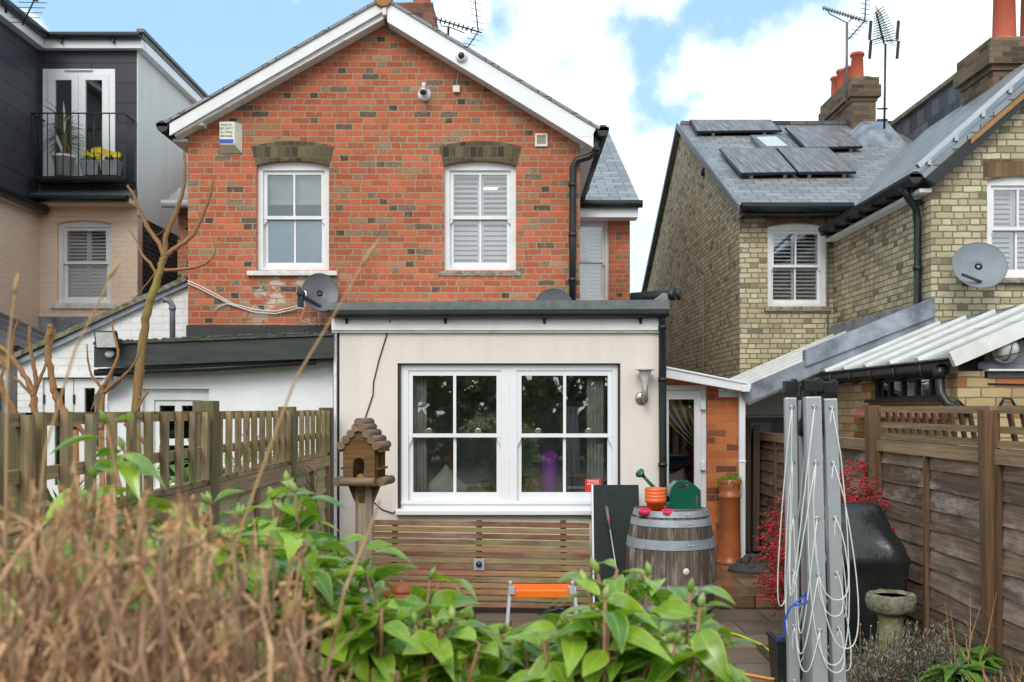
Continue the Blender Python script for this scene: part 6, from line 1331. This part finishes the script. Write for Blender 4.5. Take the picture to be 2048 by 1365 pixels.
# covered barbecue
qd = 6.85; bq = thing('covered_barbecue', 'barbecue under a glossy black vinyl cover by the fence', 'barbecue', (X(1700, qd), qd, 0))
cxq = X(1701, qd); key = [(0, .28, .28, 0), (.35, .295, .285, 0), (.66, .315, .30, 0), (.70, .328, .31, 0), (.725, .328, .31, 0), (.75, .312, .295, 0), (1.02, .225, .15, .07), (1.05, .215, .135, .08), (1.065, .195, .115, .08), (1.07, .12, .06, .08)]; m = MB(); n = 112; lv = []
for k0, k1 in zip(key, key[1:]):
    ns = max(1, int((k1[0]-k0[0])/.03)); lv += [tuple(k0[q]+(k1[q]-k0[q])*i/ns for q in range(4)) for i in range(ns)]
lv.append(key[-1])
for li, (z, hx, hy, yo) in enumerate(lv):
    for j in range(n):
        t = 2*math.pi*j/n; ct, s2 = math.cos(t), math.sin(t); e = .27
        x = hx*math.copysign(abs(ct)**e, ct); y = hy*math.copysign(abs(s2)**e, s2); low_ = max(0, 1-z/.7); up_ = 1 if .75 < z < 1.03 else 0
        w_ = .010*noise.noise(Vector((x*6, y*6, z*4.0+1)))+low_*.020*noise.noise(Vector((t*4, z*1.2, 5)))+up_*.045*(abs(noise.noise(Vector((x*8+z*5, y*4, z*2.5))))-.2); k = 1+w_/max(hx, .2)*1.2
        m.v.append(Vector((cxq+x*k-.03*up_*(z-.75), qd+yo+y*k, z-.02*up_*(1-abs(ct)**2)*0+.004*noise.noise(Vector((x*8, y*8, 2))))))
for li in range(len(lv)-1):
    for j in range(n): j2 = (j+1) % n; m.face([li*n+j, li*n+j2, (li+1)*n+j2, (li+1)*n+j], None, .5, True)
m.face([(len(lv)-1)*n+j for j in range(n)], None, .5, True); part('cover', m, 'vinyl', bq)
m = MB()
for sx_ in (-1, 1): m.lathe([(.06, 0), (.06, .04)], (cxq+sx_*.24, qd-.2, .06), 16, (1, 0, 0))
part('wheel', m, 'black', bq)
# birdbath
vd = 5.95; vb = thing('bird_bath', 'small mossy stone bird bath in front of the black barbecue cover', 'bird bath', (X(1782, vd), vd, .1)); c = Vector((X(1782, vd), vd, 0)); zt_ = Z(1187, vd)
m = MB(); m.lathe([(.07, .05), (.10, .10), (.09, .14), (.074, .18), (.070, zt_-.16), (.085, zt_-.115)], c, 20); part('pedestal', m, 'stonecol', vb)
m = MB(); prof_ = [(.05, zt_-.118), (.115, zt_-.112), (.137, zt_-.09), (.143, zt_-.05), (.139, zt_-.012), (.128, zt_), (.112, zt_-.004), (.098, zt_-.025), (.001, zt_-.03)]; m.lathe(prof_, c, 40)
for v in m.v:
    k = 1+.05*noise.noise(v*22); v.x = c.x+(v.x-c.x)*k; v.y = c.y+(v.y-c.y)*k; v.z += .008*noise.noise(v*30+Vector((5, 0, 0)))
part('bowl', m, 'stone', vb); m = MB(); m.lathe([(.001, 0), (.10, .0)], c+UZ*(zt_-.016), 28); part('water', m, 'water', vb)

# ================================================================ PLANTS
def rv(a=1): return Vector((random.uniform(-a, a), random.uniform(-a, a), random.uniform(-a, a)))
# red berried cotoneaster
cs = thing('berry_shrub', 'arching shrub covered in red berries against the right fence', 'shrub', (2.45, 7.75, 0)); stems = MB(); ber = MB(); lv_ = MB()
def spray(root_, tip, sub=5, den=1.0):
    root_, tip = Vector(root_), Vector(tip); mid = root_.lerp(tip, .55)+UZ*.14+rv(.05); pts = [root_.lerp(mid, t/4) if t < 4 else mid.lerp(tip, (t-4)/4)+UZ*.06*math.sin((t-4)/4*3.14) for t in range(9)]
    stems.tube(pts, [.007*(1-.09*i) for i in range(9)], 5)
    for k in range(sub*4):
        t = random.uniform(.3, 1)*7.99; i = int(t); p = pts[i].lerp(pts[i+1], t-i); e = p+Vector((random.uniform(-.14, .14), random.uniform(-.08, .05), random.uniform(-.09, .07)))
        stems.tube([p, p.lerp(e, .5)+rv(.01), e], .0032, 4, False)
        for q in range(int(random.randint(4, 9)*den)):
            w = p.lerp(e, random.uniform(.15, 1.05))+rv(.012)
            s2 = random.uniform(.0055, .009); ber.ball(w, s2, None, s2*1.1, 6, 4)
rt = Vector((2.5, 7.7, .1))
for px, py, d in ((1700, 975, 7.6), (1668, 955, 7.4), (1730, 925, 7.5), (1762, 915, 7.55), (1690, 935, 7.6), (1742, 960, 7.4), (1755, 990, 7.3), (1780, 1020, 7.35), (1800, 1065, 7.2), (1720, 1000, 7.5), (1790, 1075, 7.2), (1670, 1000, 7.5), (1655, 985, 7.7)): spray(rt, P(px, py, d), 6)
r2_ = Vector((2.25, 8.0, .05))
for px, py, d in ((1530, 1050, 8.0), (1550, 1030, 8.0), (1515, 1080, 7.9), (1560, 1060, 7.8), (1540, 1100, 7.7), (1535, 1150, 7.6), (1560, 1120, 7.6), (1520, 1180, 7.6), (1555, 1180, 7.4), (1570, 1000, 8.1), (1545, 1210, 7.4)): spray(r2_, P(px, py, d), 5, .75)
part('stem', stems, 'redtwig', cs); part('berries', ber, 'berry', cs, kind='stuff')
# lavender
la = thing('lavender_bush', 'low grey green lavender bush below the bird bath', 'shrub', (2.0, 5.4, .15)); m = MB(); tw = MB()
for i in range(420):
    b0 = Vector((min(2.27, random.gauss(2.06, .14)), random.gauss(5.5, .14), .15)); b0.z = bed_z(b0.x, b0.y)+.01; d_ = Vector(((b0.x-2.06)*1.1, (b0.y-5.55)*.9-.12, random.uniform(.6, 1.1))).normalized(); L_ = random.uniform(.14, .30); e = b0+d_*L_
    tw.tube([b0, e], [.0026, .0012], 3, False)
    for k in range(15): q = b0.lerp(e, random.uniform(.15, 1)); m.leaf(q, d_+rv(.9), UZ+rv(.3), random.uniform(.02, .04), .007, .1, seg=2)
part('leaves', m, 'lavender', la); part('stem', tw, 'redtwig', la)
# broad leaved weeds by the fence
def rosette(t, c, n, L_, w_, up=.9):
    m = MB()
    for i in range(n):
        a_ = random.uniform(0, 6.28); m.leaf(c+rv(.03), (math.cos(a_), math.sin(a_), random.uniform(.25, 1)*up), UZ, random.uniform(.6, 1.1)*L_, w_*random.uniform(.7, 1.1), random.uniform(.4, .9), .25, seg=6)
    part('leaves', m, 'weed', t)
for (px, py, d, n, L_, lab) in ((1910, 1325, 5.3, 34, .22, 'clump of broad bright green leaves at the foot of the right fence'), (1862, 1325, 5.35, 16, .15, 'smaller green leaf clump between the lavender and the broad leaves'), (1955, 1305, 5.5, 20, .18, 'green leaf clump tight against the leaning fence post')):
    q = P(px, py, d); q.z = bed_z(q.x, q.y)+.01; t = thing('leafy_plant', lab, 'plant', q); rosette(t, q, n, L_*1.25, .075)
ds = thing('dry_stalk', 'dry brown stalks standing in the bed by the fence', 'plant', P(1930, 1330, 5.3)); m = MB()
for i in range(9):
    b0 = P(random.uniform(1900, 1960), 1320, random.uniform(5.2, 5.7)); b0.z = .25; e = b0+Vector((random.uniform(-.14, .10), random.uniform(-.1, .1), random.uniform(.2, .5))); m.tube([b0, b0.lerp(e, .5)+rv(.02), e], [.004, .003, .001], 4, False)
    for k in range(4): q = b0.lerp(e, random.uniform(.4, .95)); m.tube([q, q+rv(.06)], .0012, 3, False)
    part('stem', m, 'stalk', ds); m = MB()
ds = thing('dry_stalk', 'few dry seed stems leaning among the lavender by the bird bath', 'plant', P(1745, 1300, 5.5)); m = MB()
for i in range(12):
    b0 = P(random.uniform(1690, 1800), 1290, random.uniform(5.3, 5.8)); b0.z = .12; e = b0+Vector((random.uniform(-.18, .12), random.uniform(-.1, .1), random.uniform(.22, .42))); m.tube([b0, b0.lerp(e, .5)+rv(.02), e], [.003, .002, .001], 4, False); m.ball(e, .005)
part('stem', m, 'stalk', ds)
gt = thing('grass_tuft', 'straw coloured grass tuft in the near right corner of the bed', 'grass', P(2000, 1365, 4.9)); m = MB()
for i in range(70):
    b0 = P(random.uniform(1960, 2080), 1360, random.uniform(4.5, 5.1)); b0.z = .26; m.leaf(b0, (random.uniform(-.6, .6), random.uniform(-.4, .4), 1), (0, -1, .2), random.uniform(.10, .24), .007, random.uniform(.1, .5), .1, seg=4)
part('blade', m, 'grasstuft', gt)
# bare fig stems behind the left fence
def limb(m, pts, r0, r1, d, knob=True):
    ps = [P(px, py, d+(dd if len(q) else 0)) for (px, py, *q) in pts for dd in (q[0] if q else 0,)]; k = len(ps); fine = []; rad = []
    for i in range(k-1):
        a, b, c_, e = ps[max(i-1, 0)], ps[i], ps[i+1], ps[min(i+2, k-1)]
        for s_ in range(5):
            t = s_/5; fine.append(.5*((2*b)+(c_-a)*t+(2*a-5*b+4*c_-e)*t*t+(3*b-a-3*c_+e)*t**3))
    fine.append(ps[-1]); n = len(fine)
    for i, p in enumerate(fine):
        t = i/(n-1); r = r0+(r1-r0)*t; fine[i] = p+rv(r*.25); rad.append(r*(1+random.uniform(-.08, .1)))
    m.tube(fine, rad, 9)
    if knob:
        for i in range(2, n-1, 2): p = fine[i]; o = rv(1).normalized(); m.ball(p+o*rad[i]*.85, rad[i]*.42, None, None, 6, 4)
    m.ball(fine[-1], rad[-1]*1.15, None, None, 8, 5)
def fig(label, d, trunk, limbs, tmat='bark'):
    t = thing('bare_tree', label, 'tree', P(trunk[0][0], 1200, d)*1); t.location.z = 0; ORG[t.name] = Vector(t.location)
    m = MB(); base = P(trunk[0][0], trunk[0][1], d); m.tube([Vector((base.x+.03, base.y, 0)), base], [trunk[-1][0]*1.2, trunk[-1][0]], 9); limb(m, trunk[:-1], trunk[-1][0], trunk[-1][1], d); part('trunk', m, tmat, t)
    for l in limbs: m = MB(); limb(m, l[:-1], l[-1][0], l[-1][1], d); part('branch', m, 'bark', t)
fig('tall bare sapling with a mossy green trunk rising above the left fence', 5.5, [(272, 830), (281, 720), (292, 640), (308, 580), (324, 530), (330, 510), (.025, .018)],
    [[(330, 510), (333, 470), (353, 425), (367, 375), (370, 335), (368, 303), (.016, .006)], [(330, 512), (345, 500), (385, 470), (408, 425), (420, 390), (427, 362), (.015, .006)], [(328, 520), (320, 490), (300, 462), (283, 430), (270, 395), (255, 372), (.015, .006)],
     [(322, 540), (345, 540), (385, 536), (415, 525), (430, 505), (425, 480), (.011, .003)], [(316, 557), (303, 530), (285, 510), (272, 480), (258, 460), (.010, .003)], [(322, 530), (300, 560), (270, 595), (262, 592), (.004, .002)],
     [(368, 375), (350, 430), (310, 470), (280, 400), (.0025, .001)]], 'bark_green')
fig('pair of pollarded reddish stems near the left end of the fence', 4.9, [(80, 900), (70, 830), (66, 790), (.022, .014)],
    [[(66, 790), (60, 770), (38, 735), (15, 705), (-10, 690), (.014, .011)], [(66, 795), (72, 770), (68, 735), (60, 690), (60, 657), (.012, .008)], [(22, 712), (25, 690), (30, 660), (38, 638), (.009, .006)], [(62, 815), (76, 770), (88, 740), (95, 715), (102, 690), (107, 660), (.010, .004)], [(64, 790), (45, 770), (28, 755), (.009, .006)]])
fig('single thick orange brown stem curving up behind the left fence', 4.7, [(150, 860), (128, 825), (112, 795), (104, 760), (98, 720), (97, 690), (101, 655), (.017, .014)], [[(97, 700), (105, 680), (110, 660), (.008, .004)], [(130, 830), (123, 800), (.006, .004)], [(150, 845), (190, 895), (215, 905), (.012, .008)]])
fig('forked bare stem in front of the white door frame behind the fence', 5.0, [(203, 860), (203, 820), (205, 785), (207, 775), (.014, .011)],
    [[(207, 775), (220, 750), (232, 725), (236, 700), (228, 670), (224, 645), (228, 635), (.011, .003)], [(205, 778), (195, 765), (183, 750), (176, 720), (174, 690), (.009, .003)], [(207, 785), (225, 770), (255, 745), (275, 715), (282, 685), (.010, .003)], [(203, 830), (190, 800), (196, 785), (183, 820), (.006, .003)]])
fig('low slanting bare stem at the far left behind the fence', 4.3, [(30, 830), (15, 800), (0, 775), (-20, 745), (.016, .012)], [[(5, 785), (3, 755), (8, 735), (3, 720), (.007, .003)]])
fig('short reddish shoot beside the sapling trunk above the pickets', 5.3, [(268, 830), (285, 800), (297, 783), (.009, .005)], [[(300, 900), (275, 870), (250, 850), (.012, .008)]])
sg = thing('spiky_plant', 'spiky green rosette plant behind the left fence pickets', 'plant', P(118, 1020, 4.9)); m = MB(); c = P(118, 1040, 4.9)
for i in range(70):
    a_ = random.uniform(0, 6.28); m.leaf(c+rv(.02), (math.cos(a_)*.8, math.sin(a_)*.8, random.uniform(.2, 1.3)), UZ, random.uniform(.25, .42), .016, random.uniform(.05, .3), .2, seg=4)
part('leaves', m, 'palm', sg)
iv = thing('climbing_plant', 'dark green climber hanging behind the picket trellis', 'climber', P(400, 950, 6)); m = MB(); tw = MB()
for i in range(420):
    y = random.uniform(5.3, 8.3); q = Vector((FX-.12-random.random()*.25, y, random.uniform(.9, 1.45)+.22*max(0, noise.noise(Vector((y*2, 0, 0)))))); m.leaf(q, (random.uniform(-1, 1), random.uniform(-1, 1), random.uniform(-.8, .4)), UZ, random.uniform(.05, .08), .04, .4, seg=3)
for i in range(40):
    y = random.uniform(5.5, 8.3); q = Vector((FX-.1, y, 1.0)); tw.tube([q, q+rv(.15)+UZ*.25, q+rv(.2)+UZ*.45], .003, 4)
part('leaves', m, 'leaf', iv); part('stem', tw, 'redtwig', iv)
vv = thing('bramble', 'thin leafless bramble trailing over the third left fence panel', 'bramble', P(585, 1000, 7.3)); tw = MB(); m = MB()
for i in range(24):
    y = random.uniform(6.9, 7.6); q = Vector((FX+.06, y, random.uniform(1.0, 1.35))); tw.tube([q, q+Vector((.05, random.uniform(-.2, .2), -.1)), q+Vector((.03+.05*random.random(), random.uniform(-.3, .3), -.35))], .0025, 4)
for i in range(60): m.leaf(Vector((FX+.06+.06*random.random(), random.uniform(6.9, 7.6), random.uniform(.75, 1.3))), rv(1), UZ, .03, .018, .3, seg=2)
part('stem', tw, 'redtwig', vv); part('leaves', m, 'weed', vv)

# camellia in front of the camera
cm = thing('camellia_bush', 'glossy green camellia bush with fat buds in the foreground', 'shrub', (-.05, 1.75, 0)); leaves = MB(); stem = MB(); buds = MB()
def sprig(tip, length=.24, n=8, big=1.0, bud=True, dirn=None):
    tip = Vector(tip); n += 3; d_ = dirn or Vector((random.uniform(-.35, .35), random.uniform(-.35, .25), 1)).normalized(); base = tip-d_*length; mid = base.lerp(tip, .5)+rv(.012)
    stem.tube([base, mid, tip], [.0036, .0030, .0022], 6); ph0 = random.uniform(0, 6.28)
    for k in range(n):
        t = 1-(k/n)**1.15*.95; p = base.lerp(mid, t*2) if t < .5 else mid.lerp(tip, t*2-1); a_ = ph0+k*2.4; e = random.uniform(-.35, .55)-.35*(1-t)
        dd = Vector((math.cos(a_), math.sin(a_), e+.2)).normalized(); L_ = random.uniform(.050, .084)*big*(.7 if k == 0 else 1)
        stem.tube([p, p+dd*.010], .0014, 4, False)
        leaves.leaf(p+dd*.009, dd, UZ+rv(.6), L_, L_*random.uniform(.40, .56), random.uniform(.05, .95), random.uniform(.04, .28), seg=6)
    if bud:
        for q in range(random.choice((1, 1, 2))):
            bdir = (d_+rv(.45)).normalized(); b_ = MB(); b_.lathe([(.001, 0), (.0035, .003), (.0056, .008), (.0046, .014), (.002, .018), (.0005, .021)], tip+rv(.004)*q, 8, bdir); part('bud', b_, 'bud', cm)
    stem.tube([base, base.lerp(Vector((-.05+random.uniform(-.1, .1), 1.75+random.uniform(-.15, .15), .25)), .75)+rv(.06), Vector((-.05+random.uniform(-.06, .06), 1.75+random.uniform(-.06, .06), 0))], [.0036, .006, .009], 5, False) if random.random() < .35 else None
TIPS = [(212, 848, 1.35, 7), (248, 900, 1.4, 6), (190, 955, 1.35, 5), (262, 1000, 1.4, 7), (420, 1010, 1.5, 7), (480, 1035, 1.55, 7), (575, 968, 1.5, 5), (610, 1015, 1.6, 6), (560, 1040, 1.5, 8), (650, 1100, 1.6, 8), (720, 1100, 1.5, 9), (745, 1090, 1.6, 7), (775, 1215, 1.6, 8), (860, 1160, 1.45, 7), (880, 1165, 1.5, 7), (935, 1240, 1.4, 7), (1000, 1265, 1.5, 7), (905, 1240, 1.35, 8), (1170, 1165, 1.35, 8), (1195, 1148, 1.4, 9), (1235, 1140, 1.4, 9), (1255, 1180, 1.35, 9), (1300, 1150, 1.5, 6), (1335, 1235, 1.5, 8), (1380, 1185, 1.35, 6), (1400, 1215, 1.3, 8), (95, 1085, .95, 4), (300, 1120, .95, 4), (50, 1150, .9, 4), (420, 1170, 1.0, 5), (130, 1040, 1.4, 6), (165, 1100, 1.3, 7), (300, 1090, 1.3, 8), (60, 1110, 1.35, 6), (380, 1110, 1.3, 8), (455, 1150, 1.3, 8), (1425, 1260, 1.4, 7), (1400, 1235, 1.4, 8), (1420, 1300, 1.35, 9), (1350, 1290, 1.3, 9), (1400, 1310, 1.3, 9), (960, 1290, 1.3, 9), (830, 1250, 1.35, 9), (740, 1150, 1.4, 9), (1210, 1200, 1.3, 9), (590, 985, 1.45, 5), (545, 1000, 1.5, 7), (1090, 1285, 1.45, 8), (1135, 1240, 1.4, 6), (1050, 1300, 1.4, 8), (700, 1180, 1.5, 8), (600, 1130, 1.45, 8), (520, 1090, 1.5, 8), (455, 1080, 1.45, 7), (330, 1040, 1.45, 6)]
for px, py, d, n in TIPS: sprig(P(px, py, d), random.uniform(.2, .28), n, 1.1, random.random() < .6)
def top_at(px):
    prof_ = [(150, 1080), (250, 1040), (420, 1050), (560, 1030), (700, 1150), (780, 1215), (900, 1225), (1000, 1255), (1090, 1265), (1170, 1210), (1250, 1180), (1330, 1250), (1400, 1240), (1460, 1290), (1520, 1370)]
    for (a, ya), (b, yb) in zip(prof_, prof_[1:]):
        if a <= px <= b: return ya+(yb-ya)*(px-a)/(b-a)
    return 1300
for i in range(560):
    px = random.uniform(330, 1385); d = random.uniform(1.3, 2.0); sprig(P(px, top_at(px)+random.uniform(0, 1)**1.15*240+15, d), .2, random.randint(6, 9), random.uniform(.85, 1.1), random.random() < .06)
for i in range(45): px = random.uniform(-20, 380); sprig(P(px, random.uniform(1070, 1300), random.uniform(1.2, 1.6)), .18, 7, .9, False)
for i in range(150):
    a_ = random.uniform(0, 6.28); rr = .5*math.sqrt(random.random()); sprig((-.05+rr*math.cos(a_)*1.0, 1.85+.42*rr/.62*math.sin(a_), random.uniform(.45, 1.3)), .2, 7, 1.0, False, Vector((math.cos(a_)*.6, math.sin(a_)*.6, .8)).normalized())
for i in range(9): a_ = i*.7; stem.tube([(-.05+.03*math.cos(a_), 1.75+.03*math.sin(a_), 0), (-.05+.12*math.cos(a_), 1.75+.10*math.sin(a_), .5), (-.05+.4*math.cos(a_), 1.78+.2*math.sin(a_), 1.05)], [.013, .010, .006], 7)
part('leaves', leaves, 'leaf', cm); part('stem', stem, 'stem', cm)

# dry brown shrub close to the camera, bottom left
dr_ = thing('dry_shrub', 'out of focus dry brown twiggy shrub in the near left corner', 'shrub', (-.36, .95, 0)); tw = MB(); dl = MB()
def top2(px):
    prof_ = [(-60, 1060), (60, 1040), (160, 1000), (220, 1050), (300, 1020), (400, 1050), (470, 1090), (560, 1150), (640, 1240), (720, 1320), (800, 1390)]
    for (a, ya), (b, yb) in zip(prof_, prof_[1:]):
        if a <= px <= b: return ya+(yb-ya)*(px-a)/(b-a)
    return 1300
for i in range(780):
    px = random.uniform(-60, 740); d = random.uniform(.64, 1.0); t = random.random()**.8; py = top2(px)+15+t*370+random.uniform(-25, 40); tip = P(px, py, d)
    if tip.y < .5: continue
    ln = random.choice((.05, .07, .09, .12, .16))*random.uniform(.8, 1.2); dn = Vector((random.gauss(-.12, .42), random.gauss(0, .4), -1)).normalized(); b0 = tip+dn*ln; mid = b0.lerp(tip, .55)+rv(.014)
    r = random.uniform(.0008, .0018); rr = random.random(); tw.tube([b0, mid, tip], [r*1.2, r, r*.55], 4, False, rr)
    for k in range(random.randint(0, 2)):
        q = mid.lerp(tip, random.random()); e = q+Vector((random.gauss(0, .02), random.gauss(0, .015), random.uniform(.008, .04))); tw.tube([q, e], [r*.7, r*.4], 3, False, rr)
        if random.random() < .5: dl.leaf(e, rv(1)+UZ*.5, rv(1), random.uniform(.007, .016), random.uniform(.003, .006), .8, .3, seg=2)
for i in range(60):
    a_ = random.uniform(0, 6.28); b0 = Vector((-.36+.05*math.cos(a_), .95+.04*math.sin(a_), 0)); e = P(random.uniform(-40, 640), random.uniform(1200, 1400), random.uniform(.78, 1.1)); tw.tube([b0, b0.lerp(e, .5)+rv(.05), e], [.005, .0035, .0022], 5, False)
for i in range(60):
    px = random.uniform(0, 640); d = random.uniform(.7, 1.0); b0 = P(px, top2(px)+120, d); e = P(px+random.uniform(-30, 40), top2(px)-random.uniform(5, 80), d); tw.tube([b0, b0.lerp(e, .5)+rv(.006), e], [.0017, .0014, .0008], 5, False)
    for k in range(5): q = b0.lerp(e, .55+.09*k); dl.leaf(q, rv(1)+UZ*.6, rv(1), random.uniform(.006, .012), .004, .8, .3, seg=2)
for pts in ([(650, 1365), (690, 1180), (740, 1060), (760, 1000)], [(500, 1300), (560, 1180), (640, 1060), (700, 960)][:0] or [(560, 1330), (590, 1200), (600, 1120)], [(470, 1250), (500, 1130), (505, 1070)]):
    tw.tube([P(x, y, .95) for x, y in pts], [.0022, .0018, .0014, .001][:len(pts)], 5, False)
part('twig', tw, 'twig', dr_); part('withered_leaves', dl, 'dryleaf', dr_, kind='stuff')
for pts, hd, lab in (([(440, 1180), (520, 950), (590, 760), (680, 610), (738, 505)], ((722, 535), (758, 478)), 'blurred dry seed stalk slanting across the red brick wall'), ([(60, 1200), (90, 900), (150, 700), (205, 590), (228, 540)], ((215, 560), (240, 522)), 'blurred dry seed stalk in front of the white wing wall'), ([(10, 1150), (14, 800), (18, 680), (28, 600), (34, 560)], ((30, 590), (36, 545)), 'blurred dry stalk at the far left edge')):
    t = thing('seed_stalk', lab, 'stalk', P(pts[0][0], 1365, .95)); t.location.z = 0; ORG[t.name] = Vector(t.location); m = MB(); ps = [P(x, y, .95) for x, y in pts]; g0 = Vector((-.33, .95, 0)); m.tube([g0, g0.lerp(ps[0], .6)+rv(.03)]+ps, [.0026, .0022, .0016, .0013, .0012, .0010, .0008], 6); part('stem', m, 'stalk', t)
    m = MB(); a, b = P(*hd[0], .95), P(*hd[1], .95); m.tube([a, a.lerp(b, .3), a.lerp(b, .6), b], [.0009, .0024, .0022, .0005], 7); part('seed_head', m, 'stalk', t)
# trees across the gardens behind the photographer (seen mirrored in the panes)
m = MB()
for i in range(11000):
    x = random.uniform(-16, 16); hmax = 5.0+1.3*noise.noise(Vector((x*.25, 0, 0)))+1.2*noise.noise(Vector((x*.9, 3, 0))); z = random.random()**.8*hmax; m.leaf((x, -13+random.uniform(-1.5, 1.5), z), rv(1), rv(1), random.uniform(.18, .45), random.uniform(.12, .25), .3, seg=2)
for i in range(2600): m.leaf((random.uniform(-17, 17), -16+random.uniform(-.5, .5), random.random()*5.0), rv(1), rv(1), random.uniform(.6, 1.1), random.uniform(.4, .7), .3, seg=2)
single('tree_line', m, 'treeleaf', 'dense dark evergreens across the gardens mirrored in the window panes', 'trees', kind='stuff')
